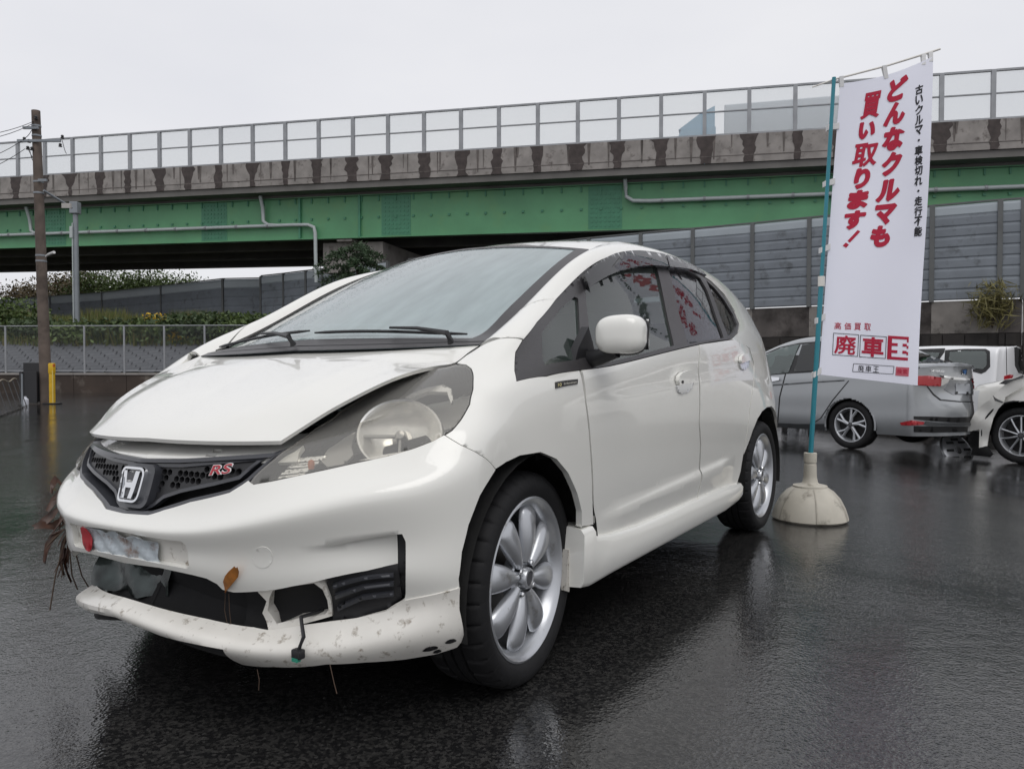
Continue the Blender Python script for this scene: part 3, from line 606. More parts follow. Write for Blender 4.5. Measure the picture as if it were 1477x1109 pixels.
class Spl:
    def __init__(s, t): s.t = np.array(t, float); s.M = _nat(s.t); s.n = len(t)
    def basis(s, q):
        q = np.atleast_1d(np.clip(q, s.t[0], s.t[-1])); i = np.clip(np.searchsorted(s.t, q, 'right') - 1, 0, s.n - 2)
        h = s.t[i + 1] - s.t[i]; a = (s.t[i + 1] - q) / h; b = 1 - a
        W = np.zeros((len(q), s.n)); r = np.arange(len(q)); W[r, i] += a; W[r, i + 1] += b
        W += ((a ** 3 - a) * h * h / 6)[:, None] * s.M[i] + ((b ** 3 - b) * h * h / 6)[:, None] * s.M[i + 1]
        return W
uk = np.concatenate([[0], np.cumsum(np.linalg.norm(np.diff(CP[:, 4], axis=0), axis=1))])
vk = np.concatenate([[0], np.cumsum(np.linalg.norm(np.diff(CP, axis=1), axis=2)[[0, 2, 4, 7, 9, 10, 11, 12]].mean(0))])
SU, SV = Spl(uk), Spl(vk)
UE, VE = uk[-1], vk[-1]
def S(u, v):
    return np.einsum('pi,ijk,pj->pk', SU.basis(u), CP, SV.basis(v))
def SN(u, v, e=.004):
    u = np.atleast_1d(u); v = np.atleast_1d(v)
    a = S(np.minimum(u + e, UE), v) - S(np.maximum(u - e, 0), v); b = S(u, np.minimum(v + e, VE)) - S(u, np.maximum(v - e, 0))
    n = np.cross(a, b); n /= np.maximum(np.linalg.norm(n, axis=1, keepdims=True), 1e-9); return n
_nu, _nv = 420, 150
_ug = np.linspace(0, UE, _nu); _vg = np.linspace(0, VE, _nv)
_G = np.einsum('ui,ijk,vj->uvk', SU.basis(_ug), CP, SV.basis(_vg)).reshape(-1, 3)
_F = [(i * _nv + j, (i + 1) * _nv + j, (i + 1) * _nv + j + 1, i * _nv + j + 1) for i in range(_nu - 1) for j in range(_nv - 1)]
BVH = BVHTree.FromPolygons([Vector(p) for p in _G], _F)
_sgn = 1.0 if SN(np.array([uk[10]]), np.array([vk[5]]))[0][1] > 0 else -1.0
def uv_hit(o, d):
    h, n, idx, dist = BVH.ray_cast(Vector(o), Vector(d))
    if h is None: return None
    i, j = divmod(idx, _nv - 1); u = (_ug[i] + _ug[i + 1]) / 2; v = (_vg[j] + _vg[j + 1]) / 2; T = np.array(h)
    for _ in range(6):
        e = 1e-4; p = S(u, v)[0]; du = (S(u + e, v)[0] - S(u - e, v)[0]) / (2 * e); dv = (S(u, v + e)[0] - S(u, v - e)[0]) / (2 * e)
        A = np.stack([du, dv], 1); q, *_ = np.linalg.lstsq(A, T - p, rcond=None)
        u = float(np.clip(u + q[0], 0, UE)); v = float(np.clip(v + q[1], 0, VE))
    return (u, v)
def px_uv(px, py):
    r = uv_hit(CAMC, cray(px, py))
    if r is None:                                        # just past the outline: nearest point of the skin
        d = cray(px, py); t = np.linspace(1.2, 5.5, 400); P = CAMC + t[:, None] * d
        best = min(((BVH.find_nearest(Vector(p))[3], k) for k, p in enumerate(P)), key=lambda q: q[0])[1]
        loc, n, idx, ds = BVH.find_nearest(Vector(P[best])); i, j = divmod(idx, _nv - 1)
        r = ((_ug[i] + _ug[i + 1]) / 2, (_vg[j] + _vg[j + 1]) / 2)
    return r
def area2(p):
    p = np.array(p); return float(np.sum(p[:, 0] * np.roll(p[:, 1], -1) - np.roll(p[:, 0], -1) * p[:, 1]))
def inset(poly, d):
    """move a closed outline inwards by d (mitred)"""
    P = np.array(poly, float)
    if area2(P) < 0: P = P[::-1]
    out = []
    n = len(P)
    for i in range(n):
        a, b, c = P[i - 1], P[i], P[(i + 1) % n]
        e1 = b - a; e2 = c - b; l1 = np.linalg.norm(e1); l2 = np.linalg.norm(e2)
        if l1 < 1e-9 or l2 < 1e-9: out.append(b); continue
        n1 = np.array([-e1[1], e1[0]]) / l1; n2 = np.array([-e2[1], e2[0]]) / l2
        m = n1 + n2; k = np.dot(m, m)
        m = m / k * 2 if k > .5 else (n1 + n2) * 1.0
        out.append(b + m * d)
    return [tuple(q) for q in out]
def resamp(P, step):
    out = []
    n = len(P)
    for i in range(n):
        a = np.array(P[i]); b = np.array(P[(i + 1) % n]); k = max(1, int(math.ceil(np.linalg.norm(b - a) / step)))
        out += [tuple(a + (b - a) * j / k) for j in range(k)]
    return out
def pip(q, poly):
    q = np.atleast_2d(q); P = np.array(poly); x, y = q[:, 0], q[:, 1]; c = np.zeros(len(q), bool)
    x1, y1 = P[:, 0], P[:, 1]; x2, y2 = np.roll(x1, -1), np.roll(y1, -1)
    for a, b, e, f in zip(x1, y1, x2, y2):
        if b == f: continue
        c ^= ((b > y) != (f > y)) & (x < (e - a) * (y - b) / (f - b) + a)
    return c
def tri_fill(outer, holes, step, extra=()):
    """constrained triangulation of a 2-D region with an inner grid; returns points, triangles, boundary loops"""
    loops = [resamp(outer, step * .6)] + [resamp(h, step * .6) for h in holes]
    pts = []; edges = []; idx = []
    for lp in loops:
        k = len(pts); n = len(lp); pts += lp; edges += [(k + i, k + (i + 1) % n) for i in range(n)]; idx.append(list(range(k, k + n)))
    for ln in extra:
        k = len(pts); q = resamp(ln, step * .6)[:-1]
        cut = [i for i, a in enumerate(q) if math.dist(a, ln[-1]) < 1e-9]; q = q[:cut[0] + 1] if cut else q
        pts += q; edges += [(k + i, k + i + 1) for i in range(len(q) - 1)]
    A = np.array(outer); x0, y0 = A.min(0); x1, y1 = A.max(0)
    gx = np.arange(x0 + step / 2, x1, step); gy = np.arange(y0 + step / 2, y1, step)
    if len(gx) and len(gy):
        g = np.array([(x + (step / 2 if j % 2 else 0), y) for j, y in enumerate(gy) for x in gx])
        ok = pip(g, outer)
        for h in holes: ok &= ~pip(g, h)
        g = g[ok]
        if len(g):
            B = np.array(pts)
            dm = np.array([np.min(np.sum((B - q) ** 2, 1)) for q in g])
            g = g[dm > (step * .45) ** 2]
            pts = pts + [tuple(q) for q in g]
    v, e, f, ov, oe, of = delaunay_2d_cdt([Vector(p) for p in pts], edges, [], 0, 1e-7)
    V = np.array([(p.x, p.y) for p in v]); T = [tuple(t) for t in f if len(t) == 3]
    cen = np.array([V[list(t)].mean(0) for t in T]); ok = pip(cen, outer)
    for h in holes: ok &= ~pip(cen, h)
    T = [t for t, o in zip(T, ok) if o]
    # boundary edges of the kept triangles
    cnt = {}
    for t in T:
        for a, b in ((t[0], t[1]), (t[1], t[2]), (t[2], t[0])): cnt[(a, b)] = cnt.get((a, b), 0) + 1
    bd = [(a, b) for (a, b) in cnt if (b, a) not in cnt]
    return V, T, bd
def skin_panel(name, outer, m, parent, holes=(), off=0.0, flange=.012, step=.022, offf=None, extra=()):
    """a panel cut out of the body skin (outlines in skin coordinates), its edge folded inwards"""
    V, T, bd = tri_fill(outer, list(holes), step, extra)
    u, v = V[:, 0], V[:, 1]; P = S(u, v); Nn = SN(u, v) * _sgn
    o = np.full(len(V), off) if offf is None else offf(V)
    P = P + Nn * np.asarray(o)[:, None]
    # orient
    t = T[0]; fn = np.cross(P[t[1]] - P[t[0]], P[t[2]] - P[t[0]])
    tot = sum(float(np.dot(np.cross(P[a[1]] - P[a[0]], P[a[2]] - P[a[0]]), Nn[a[0]])) for a in T[:: max(1, len(T) // 50)])
    flip = tot < 0
    F = [(a, c, b) if flip else (a, b, c) for a, b, c in T]
    verts = [tuple(p) for p in P]
    if flange:
        k = {}
        for a, b in bd:
            for q in (a, b):
                if q not in k:
                    k[q] = (len(verts), len(verts) + 1); verts.append(tuple(P[q])); verts.append(tuple(P[q] - Nn[q] * flange))
        for a, b in bd:
            A, B = k[a], k[b]; F.append((A[0], A[1], B[1], B[0]) if not flip else (A[0], B[0], B[1], A[1]))
    ob = mobj(name, verts, F, m, parent, True)
    return ob
def UV(px_pts, ins=0.0):
    p = inset(px_pts, ins) if ins else px_pts
    return [px_uv(*q) for q in p]

M_PAINT = mat('pearl white paint', (.80, .795, .75), .32, coat=1.0, coat_rough=.04, var=.012, vscale=3, drops=.22, dscale=130)
M_DIRTY = mat('scuffed white paint', (.74, .72, .67), .45, coat=.6, coat_rough=.15, stain=((.22, .18, .13), 40, .16), var=.04, vscale=14)
M_BLKP = mat('black plastic', (.018, .018, .02), .42, bump=.05, bscale=220)
M_BLKG = mat('gloss black trim', (.012, .012, .014), .12, coat=.6, drops=.5, dscale=140)
M_FRM = mat('satin black frame', (.045, .043, .045), .38, drops=.5, dscale=140)
M_DARK = mat('dark cavity', (.008, .008, .009), .8)
M_GRF = mat('grey grille frame', (.045, .047, .055), .28, coat=.3, drops=.3, dscale=140)
M_CHROME = mat('chrome', (.75, .76, .78), .08, metal=1.0)
M_RUB = mat('tyre rubber', (.011, .011, .012), .68, spec=.3, bump=.08, bscale=90, var=.15, vscale=20)
M_SILV = mat('silver alloy', (.50, .515, .54), .32, metal=.75, coat=.5, var=.05, vscale=10, stain=((.22, .2, .17), 14, .12))
M_WSG = glass_mat('windscreen glass', (.55, .68, .67), 1.5, .015, film=.48, film_col=(.60, .72, .735), drops=.35, dscale=95)
M_SDG = glass_mat('side glass', (.62, .74, .68), 1.58, .0, film=.07, film_col=(.35, .45, .40))  # green-grey film paints in the brightness seen through the cabin
M_PRIV = glass_mat('privacy glass', (.10, .115, .11), 1.62, .0, drops=.12, dscale=120)
M_VISOR = glass_mat('smoked acrylic', (.055, .055, .06), 1.5, .02, film=.25, film_col=(.06, .06, .065), drops=.5, dscale=120)

# ---- outlines traced on the photograph (pixels) --------------------------------------------------
HL_TOP = zp('D', (75, 800), (100, 762), (205, 672), (300, 602), (420, 512), (560, 414), (700, 329), (850, 254), (980, 204), (1080, 181), (1170, 169), (1225, 172), (1252, 192), (1263, 230), (1262, 300), (1245, 380), (1200, 460), (1150, 520), (1110, 545))
HL_BOT = zp('D', (1050, 578), (940, 620), (800, 660), (650, 692), (480, 730), (330, 762), (200, 790), (95, 808))
HOODGAP = zp('D', (1170, 162), (1230, 115), (1300, 70))
SEAM_BF = zp('D', (1110, 545), (1200, 600), (1300, 652), (1395, 700))          # bumper / wing seam
ARCH_F = zp('E', (230, 115), (280, 82), (340, 54), (430, 40), (500, 70), (550, 130), (590, 220), (610, 300), (613, 372))
BUMP_REAR = zp('E', (230, 115), (160, 230), (110, 360), (80, 480), (66, 600), (68, 628))
DLO_FRONT = zp('F', (95, 772), (85, 720), (90, 620), (130, 550), (200, 460), (300, 340), (400, 235), (500, 152), (600, 107), (720, 92), (850, 107), (960, 142), (1050, 187), (1130, 242), (1200, 312), (1255, 400), (1283, 465), (1275, 515), (1240, 550))
DLO_BOT = zp('F', (1100, 571), (1000, 592), (800, 642), (600, 690), (430, 714), (250, 747))
DOOR_F = [(838.8, 533), (845, 580), (851.5, 640), (855, 710), (857, 757), (858, 790)]
DOOR_M = [(1008.3, 501), (1008.5, 530), (1008.8, 611), (1010.5, 640), (1008, 690), (1005, 722)]
SILL = [(858, 790), (905, 766), (980, 733), (1005, 722), (1035, 712), (1058, 703)]
REAR_D = [(1058, 703), (1064, 697), (1069, 680), (1073, 655), (1077, 628), (1082, 590), (1087, 555), (1088, 525), (1081, 502), (1062, 489)]
uP, vP = [], []

# wing
wing = UV(HOODGAP[:1] + HOODGAP[1:] + [(720, 487.8)] + zp('F', (130, 552), (90, 620), (85, 720), (95, 772), (250, 747), (430, 714)) +
          DOOR_F[1:5] + [(839, 760)] + ARCH_F[::-1] + SEAM_BF[::-1][1:] + HL_TOP[10:19][::-1][1:-1], 1.1)
p_wing = skin_panel('front_wing', wing, M_PAINT, fit, step=.016, flange=.02)
# doors, with the pressed ledge along their lower part
def crease_z(x): return .425 + .055 * np.clip((-x - .35) / 1.4, 0, 1)
def door_off(V):
    P = S(V[:, 0], V[:, 1]); x, z = P[:, 0], P[:, 2]; fade = np.clip((-x - .36) / .18, 0, 1) * np.clip((x + 1.86) / .22, 0, 1)
    lo = np.clip((crease_z(x) + .014 - z) / .028, 0, 1); lo = lo * lo * (3 - 2 * lo); down = np.clip((z - .33) / .10, .25, 1)
    up = np.clip((z - (.80 + .085 * np.clip((-x - .3) / 1.6, 0, 1))) / .02, 0, 1) * np.clip((-x - .35) / .3, 0, 1)
    return .013 * lo * down * fade - .0035 * up * np.clip((1.0 - z) / .1, 0, 1)
def crease_lines(x0, x1): return [[xz_uv(x, float(crease_z(x)) + d) for x in np.linspace(x0, x1, 14)] for d in (-.015, .0, .015)]
def xz_uv(x, z): return uv_hit((x, 2.0, z), (0, -1, 0))
p_fd = skin_panel('front_door', UV([(838.8, 533)] + zp('F', (600, 690), (800, 642)) + [(1008.3, 496.5)] + DOOR_M[1:] + SILL[:3][::-1] + DOOR_F[::-1][1:-1], 1.0), M_PAINT, fit, step=.016, offf=door_off, extra=crease_lines(-.40, -1.25))
p_rd = skin_panel('rear_door', UV([(1008.3, 496.5), (1030, 493.3), (1056, 489.5)] + REAR_D[::-1][0:] + SILL[3:5][::-1] + DOOR_M[::-1][:-1], .8), M_PAINT, fit, step=.016, offf=door_off, extra=crease_lines(-1.36, -1.82))
# quarter, tail and roof side in one pressing: behind the rear door, above the windows, to the tail
q_front = UV(DLO_FRONT[5:], 0)
q_rear = UV(REAR_D[::-1], 0)
arch_r = [(-2.02, .40), (-2.03, .46), (-2.065, .53), (-2.12, .59), (-2.20, .64), (-2.30, .675), (-2.42, .692), (-2.55, .69), (-2.66, .66), (-2.75, .61), (-2.81, .55), (-2.85, .47), (-2.86, .38), (-2.86, .27)]
def xz_uv(x, z):
    r = uv_hit((x, 2.0, z), (0, -1, 0)); return r
q_arch = [xz_uv(*p) for p in arch_r[3:]]
v12 = vk[13]
u_end = UE
ptop = [(float(u), float(VE)) for u in np.linspace(uk[16], uk[7] + .10, 40)]
quarter = q_front + q_rear[1:-3] + q_arch + [(uk[15], vk[1]), (uk[16], vk[1]), (UE, vk[1]), (UE, vk[8] - .02), (uk[16], vk[8] - .02), (uk[15] + .14, vk[8] - .02), (uk[15] + .10, vk[12]), (uk[15] + .10, VE)] + ptop[3:]
p_q = skin_panel('body_side', quarter, M_PAINT, fit, step=.02, flange=.015)
# front part of the pillar (belongs to the wing pressing in the photograph)
a_top = [(float(u), float(VE)) for u in np.linspace(uk[7] + .085, uk[6] + .16, 12)]
pil = UV(DLO_FRONT[3:6], 0) + a_top + UV([(722, 487.5)], 0)
p_pil = skin_panel('pillar_foot', pil, M_PAINT, fit, step=.014, flange=.01)

# window band: gloss black frame with openings, the panes behind
g_quarter = zp('F', (232, 515), (255, 478), (325, 392), (405, 322), (425, 330), (438, 560), (430, 655), (250, 686), (236, 655))
g_front = zp('F', (462, 292), (560, 215), (700, 160), (842, 160), (935, 583), (760, 628), (590, 672), (500, 655))
g_rear = zp('F', (905, 175), (1000, 185), (1075, 225), (1112, 290), (1200, 543), (1008, 575), (960, 400))
g_back = zp('F', (1105, 235), (1150, 275), (1205, 345), (1250, 420), (1270, 470), (1255, 510), (1225, 538))
dlo = UV(DLO_FRONT + DLO_BOT, .5)
p_dlo = skin_panel('window_frame', dlo, M_FRM, fit, [UV(g) for g in (g_quarter, g_front, g_rear, g_back)], off=-.004, flange=.02, step=.02)
for nm, g, mm, par in (('quarter_window', g_quarter, M_SDG, fit), ('door_window', g_front, M_SDG, p_fd), ('door_window', g_rear, M_PRIV, p_rd), ('rear_quarter_window', g_back, M_PRIV, fit)):
    skin_panel(nm, UV(inset(g, -2.5)), mm, par, off=-.012, flange=0, step=.03)
# rain visors over both door windows
vis_f = zp('F', (432, 225), (500, 165), (600, 112), (720, 97), (850, 112), (866, 116), (880, 178), (800, 172), (690, 182), (570, 222), (455, 297))
vis_r = zp('F', (872, 118), (960, 146), (1050, 190), (1085, 225), (1000, 192), (887, 180))
for nm, g, par in (('door_visor', vis_f, p_fd), ('door_visor', vis_r, p_rd)):
    o = skin_panel(nm, UV(g), M_VISOR, par, off=.022, flange=.014, step=.015)
# headlamp
hl = UV(HL_TOP + HL_BOT, .6)

# ---- bumper: built from the left-half outline plus its mirror image
cen = lambda z: uv_hit((3, 1e-4, z), (-1, 0, 0))
GR_LOW = zp('K', (1060, 625), (1000, 668), (880, 742), (750, 776), (500, 832), (250, 908), (90, 958), (0, 952))
slot = zp('C', (957, 178), (985, 176), (1003, 215), (1003, 480), (995, 520), (978, 522), (962, 335))
REC_TOP = zp('C', (345, 275), (600, 236), (800, 202), (955, 178))
REC_BOT = zp('C', (962, 335), (800, 372), (620, 402), (540, 420), (430, 440))
low_edge = [(365, 853), (337, 854), (320.8, 850), (313, 842), (298, 834), (278, 829), (230, 818.5)]
SEAM_LIP = zp('C', (1003, 508), (1100, 490), (1190, 470), (1275, 445))
bum_px = GR_LOW[:-1]                                                       # towards the centre
bum = UV(bum_px, 0) + [cen(.53), cen(.50), cen(.46), cen(.412)] + UV(low_edge[::-1], 0) + UV(REC_BOT[::-1][:1] + REC_TOP + slot[1:5], 0) + UV(SEAM_LIP, 0) + \
      UV(BUMP_REAR[::-1][1:], 0) + UV(SEAM_BF[::-1][1:], 0) + UV(HL_BOT, 0)
plate_uv = [uv_hit((3, y, z), (-1, 0, 0)) for y, z in ((1e-4, .492), (.252, .488), (.262, .480), (.262, .426), (.252, .418), (1e-4, .420))]
bum_plate = UV(bum_px, 0) + [cen(.53), cen(.50)] + plate_uv + [cen(.400)] + UV(low_edge[::-1], 0) + UV(REC_BOT[::-1] + slot[0:5], 0) + UV(SEAM_LIP, 0) + \
      UV(BUMP_REAR[::-1][1:], 0) + UV(SEAM_BF[::-1][1:], 0) + UV(HL_BOT, 0)
REC_TOP[-1] = (569.0, REC_TOP[-1][1] + .6); REC_TOP = REC_TOP[:1] + [(430, 790.5)] + REC_TOP[1:]
REC_IN = [(x + .3, y + 2.6) for x, y in REC_TOP[1:]]
rec_poly = UV([(400, 862), (402, 800)] + REC_IN + [(577, 771), (577, 835), (500, 850)], 0)
def rec_off(V):
    P = S(V[:, 0], V[:, 1]); t = np.clip((P[:, 1] - .545) / (.735 - .545), 0, 1); return np.where(pip(V, rec_poly), -.026 * t ** 1.5, 0.0)
rec_out = UV([(x, y) for x, y in REC_TOP], 0); rec_inn = UV([(x, y + .2) for x, y in REC_IN], 0)
p_bl = skin_panel('front_bumper', bum_plate, M_PAINT, fit, step=.013, flange=.03, offf=rec_off, extra=[rec_out, rec_inn])
p_br = mirror_obj(p_bl, 'front_bumper')
# floor of the number plate recess, both halves in one piece
def yz_patch(name, pts, m, parent, off, flange=.006, step=.014):
    """a piece spanning the centre line, outlined in (y, z) seen from the front and laid on the skin"""
    V, T, bd = tri_fill(pts, [], step)
    P = []
    for y, z in V:
        u, v = uv_hit((3, max(abs(y), 1e-4), z), (-1, 0, 0)); p = S(u, v)[0] + SN(u, v)[0] * _sgn * off
        P.append((p[0], p[1] if y >= 0 else -p[1], p[2]))
    P = np.array(P); F = []
    for a, b, c in T:
        n = np.cross(P[b] - P[a], P[c] - P[a]); F.append((a, b, c) if n[0] > 0 else (a, c, b))
    vv = [tuple(p) for p in P]
    if flange:
        k = {}
        for a, b in bd:
            for q in (a, b):
                if q not in k: k[q] = (len(vv), len(vv) + 1); vv.append(tuple(P[q])); vv.append((P[q][0] - flange, P[q][1], P[q][2]))
        for a, b in bd: F.append((k[a][0], k[a][1], k[b][1], k[b][0]))
    return mobj(name, vv, F, m, parent, True)
yz_patch('plate_recess', [(-.27, .412), (.27, .405), (.27, .495), (-.27, .495)], M_DIRTY, p_bl, -.014, .0)
skin_panel('air_slot', UV(inset(slot, -1.5), 0), M_BLKP, p_bl, off=-.035, flange=0, step=.014)
# ribbed black blind beside the fog lamp opening
blind = zp('C', (596, 425), (700, 392), (830, 365), (962, 337), (978, 522), (900, 562), (750, 600), (618, 618))
blind = zp('C', (590, 412), (700, 388), (830, 362), (962, 335), (980, 524), (900, 566), (750, 602), (618, 618), (616, 530), (592, 470))
p_blind = skin_panel('fog_lamp_blind', UV(blind, 0), M_BLKP, p_bl, off=-.022, flange=.02, step=.014)
for k in range(3):
    y0, y1 = 455 + k * 50, 392 + k * 50
    rib = zp('C', (625 + 12 * k, y0 + 4 * k), (780, (y0 + y1) / 2 - 12), (940, y1), (940, y1 + 16), (780, (y0 + y1) / 2 + 5), (628 + 12 * k, y0 + 18 + 4 * k))
    skin_panel('rib', UV(rib, 0), M_GRF, p_blind, off=-.012, flange=.012, step=.012)
# torn fog lamp surround: white rim with a ragged hole, dark inside
foghole = zp('C', (318, 478), (420, 452), (530, 440), (575, 475), (600, 530), (605, 575), (585, 595), (450, 612), (335, 632), (290, 580), (300, 520))
fogrim = zp('C', (290, 470), (420, 440), (545, 424), (592, 462), (618, 530), (622, 600), (480, 632), (300, 662), (262, 590), (285, 535), (240, 488))
skin_panel('fog_lamp_surround', UV(fogrim, 0), M_DIRTY, p_bl, [UV(foghole, 0)], off=-.012, flange=.03, step=.01)
# lip: side piece with the low corner (left) and the centre bar reaching over to the right
LIP_UP = zp('C', (230, 650), (300, 664), (480, 636), (620, 618), (750, 602), (900, 566), (985, 522)) + SEAM_LIP
LIP_LOW = zp('C', (1272, 560), (1290, 650), (1294, 705), (1260, 745), (1150, 780), (1000, 805), (800, 820), (600, 830), (330, 843), (180, 840), (130, 810), (80, 757)) + [(309, 932.6), (276.5, 926), (233, 915)]
lipc_up = [(365, 905), (300, 893.4), (262, 886), (225, 876)]
cpx = lambda x, y: (0.0, px_uv(x, y)[1])
lip_cen = [cpx(204, 903), cpx(203, 890), cpx(203, 872)]
lipc_up = [(365, 905), (300, 893.4), (262, 885.5), (232, 878)]
lip_l = UV(LIP_UP + LIP_LOW, 0) + lip_cen + UV(lipc_up[::-1], 0)
p_lip = skin_panel('bumper_lip', lip_l, M_DIRTY, fit, step=.012, flange=.014, off=.003)
lipr = UV([(322, 897.5), (304, 925), (292, 928), (270, 924.5), (233, 915)], 0) + lip_cen + UV(lipc_up[::-1][:-2] + [(300, 893.4)], 0)
q = skin_panel('bumper_lip', lipr, M_DIRTY, fit, step=.014, flange=.03, off=.003); mirror_obj(q, 'bumper_lip'); bpy.data.objects.remove(q)

# ---- cavity behind the front openings and dark inner shell with wheel wells
mb = MB(); nvv = 24
us = np.linspace(0, UE, 170); vs_ = np.linspace(vk[1], vk[8] - .01, nvv)
Gp = np.einsum('ui,ijk,vj->uvk', SU.basis(us), CP, SV.basis(vs_)); Un, Vn = np.meshgrid(us, vs_, indexing='ij')
Gn = SN(Un.ravel(), Vn.ravel()).reshape(Gp.shape) * _sgn; Gi = Gp - Gn * .075
for sgn in (1, -1):
    vv = (Gi * (1, sgn, 1)).reshape(-1, 3); ff = []
    for i in range(len(us) - 1):
        for j in range(nvv - 1):
            c = Gi[i:i + 2, j:j + 2].reshape(-1, 3).mean(0)
            if any((c[0] - wx) ** 2 + (c[2] - .30) ** 2 < .36 ** 2 and abs(c[1]) > .45 for wx in (0, -2.5)): continue
            ff.append((i * nvv + j, (i + 1) * nvv + j, (i + 1) * nvv + j + 1, i * nvv + j + 1))
    mb.add([tuple(p) for p in vv], ff)
mb.box((-1.2, 0, .24), (3.3, 1.15, .05)); mb.box((.33, 0, .50), (.05, 1.0, .5))
mb.box((.50, 0, .36), (.04, 1.0, .3))
inner = mb.build('inner_shell', M_DARK, fit)
M_LIN = mat('wheel arch liner', (.012, .012, .012), .75, bump=.2, bscale=40)
for wx in (0, -2.5):
    for sgn in (1, -1):
        mb = MB(); n = 20; v = []; f = []
        for i in range(n + 1):
            a = R(-12) + (R(204)) * i / n
            for y in (.45, .832 if wx == 0 else .80): v.append((wx + .365 * math.cos(a), sgn * y, .305 + .365 * math.sin(a)))
        for i in range(n): f.append((2 * i, 2 * i + 1, 2 * i + 3, 2 * i + 2))
        f.append(tuple(2 * i for i in range(n + 1)))
        mb.add(v, f).build('arch_liner', M_LIN, fit, True)
# crushed foil-like radiator piece inside the lower opening
mb = MB(); rg = np.random.default_rng(3)
nx, nz = 14, 5
v = [(.655 + .012 * math.sin(i * .9 + j) - .010 * j, -.31 + .36 * i / (nx - 1), .285 + .115 * j / (nz - 1) + .006 * math.sin(i * 1.3)) for i in range(nx) for j in range(nz)]
f = [(i * nz + j, (i + 1) * nz + j, (i + 1) * nz + j + 1, i * nz + j + 1) for i in range(nx - 1) for j in range(nz - 1)]
mb.add(v, f).build('crushed_radiator', mat('crumpled metal', (.035, .044, .043), .18, metal=.5, var=.8, vscale=14), fit, True, 60)
mb = MB()
for k in range(9): mb.tube([(.56, -.36, .30 + .013 * k), (.60, 0, .30 + .013 * k), (.55, .38, .285 + .013 * k)], .0022, 5)
for k in range(27): mb.tube([(.597 - .00009 * abs(k - 13) ** 2.3, -.36 + .028 * k, .29), (.597 - .00009 * abs(k - 13) ** 2.3, -.36 + .028 * k, .41)], .0018, 4)
mb.build('intake_mesh', M_BLKP, fit)

# dark liner behind the broken lower corners
def uvrect(us, vs):
    return [(float(a), float(vs[0])) for a in us] + [(float(us[-1]), float(b)) for b in vs[1:]] + [(float(a), float(vs[-1])) for a in us[::-1][1:]] + [(float(us[0]), float(b)) for b in vs[::-1][1:-1]]
bl_ = skin_panel('bumper_liner', uvrect(np.linspace(uk[1] + .08, uk[5] - .02, 14), np.linspace(vk[1] - .01, vk[4], 8)), M_DARK, fit, off=-.045, flange=0, step=.03); mirror_obj(bl_, 'bumper_liner')
# slam panel (body colour) between grille and bonnet
def uvrect(us, vs): 
    return [(float(a), float(vs[0])) for a in us] + [(float(us[-1]), float(b)) for b in vs[1:]] + [(float(a), float(vs[-1])) for a in us[::-1][1:]] + [(float(us[0]), float(b)) for b in vs[::-1][1:-1]]
sl = uvrect(np.linspace(0, uk[2] + .02, 14), np.linspace(vk[7] - .005, vk[10], 5))
p_sl = skin_panel('slam_panel', sl, M_PAINT, fit, [[px_uv(*q) for q in zp('K', (700, 262), (790, 264), (775, 296), (690, 296))], [px_uv(*q) for q in zp('K', (640, 305), (735, 310), (715, 338), (620, 335))]], off=-.018, flange=.015, step=.016)
mirror_obj(p_sl, 'slam_panel')

# ---- headlamp unit: smoked lens, bowl, indicator
M_LENS = glass_mat('hazed lamp lens', (.90, .885, .84), 1.45, .05, film=.22, film_col=(.68, .665, .62), drops=.25, dscale=130)
M_BEZ = mat('lamp bezel', (.36, .355, .34), .3, metal=.3)
M_REFL = mat('lamp reflector', (.95, .94, .90), .22, metal=.75, var=.06, vscale=40, bump=.12, bscale=26)
p_back = skin_panel('lamp_housing', UV(HL_TOP + HL_BOT, -1.0), M_BEZ, fit, off=-.10, flange=0, step=.02)
# black rubber edge round the lens
skin_panel('lamp_gasket', UV(inset(HL_TOP + HL_BOT, -2.2)), M_BLKP, fit, [UV(inset(HL_TOP + HL_BOT, 1.2))], off=-.004, flange=.05, step=.012)
p_lens = skin_panel('headlamp', hl, M_LENS, fit, off=.001, flange=.006, step=.014)
def px_pt(px, py, off):
    u, v = px_uv(px, py); return S(u, v)[0] + SN(u, v)[0] * _sgn * off, SN(u, v)[0] * _sgn
bc, bn = px_pt(*zp('D', (850, 480))[0], -.045)
ax = Vector(cray(575, 610)) * -.55 + Vector(bn) * .45; ax.normalize()
Mb = Matrix.Translation(Vector(bc)) @ ax.to_track_quat('Z', 'Y').to_matrix().to_4x4()
# main reflector: deep bowl, a little wider than high, with a rim
Me = Mb @ Matrix.Diagonal((1.0, .86, 1.0, 1.0))
mb = MB(); mb.lathe([(.020 + .084 * t, -.040 + .052 * t ** 2.0) for t in np.linspace(0, 1, 14)], 44, 'Z', Me); mb.lathe([(.104, .012), (.109, .015), (.113, .006)], 44, 'Z', Me)
mb.build('reflector_bowl', M_REFL, p_lens, True)
mb = MB(); mb.lathe([(.0, .010), (.011, .008), (.0155, -.004), (.016, -.034), (.026, -.036)], 20, 'Z', Mb)
mb.build('bulb_shield', mat('bulb shield', (.45, .44, .42), .22, metal=.8), p_lens, True)
mb = MB(); mb.box((-.06, -.002, -.005), (.10, .006, .014), Mb); mb.box((0, -.05, -.005), (.006, .075, .014), Mb); mb.build('reflector_divider', M_BEZ, p_lens)
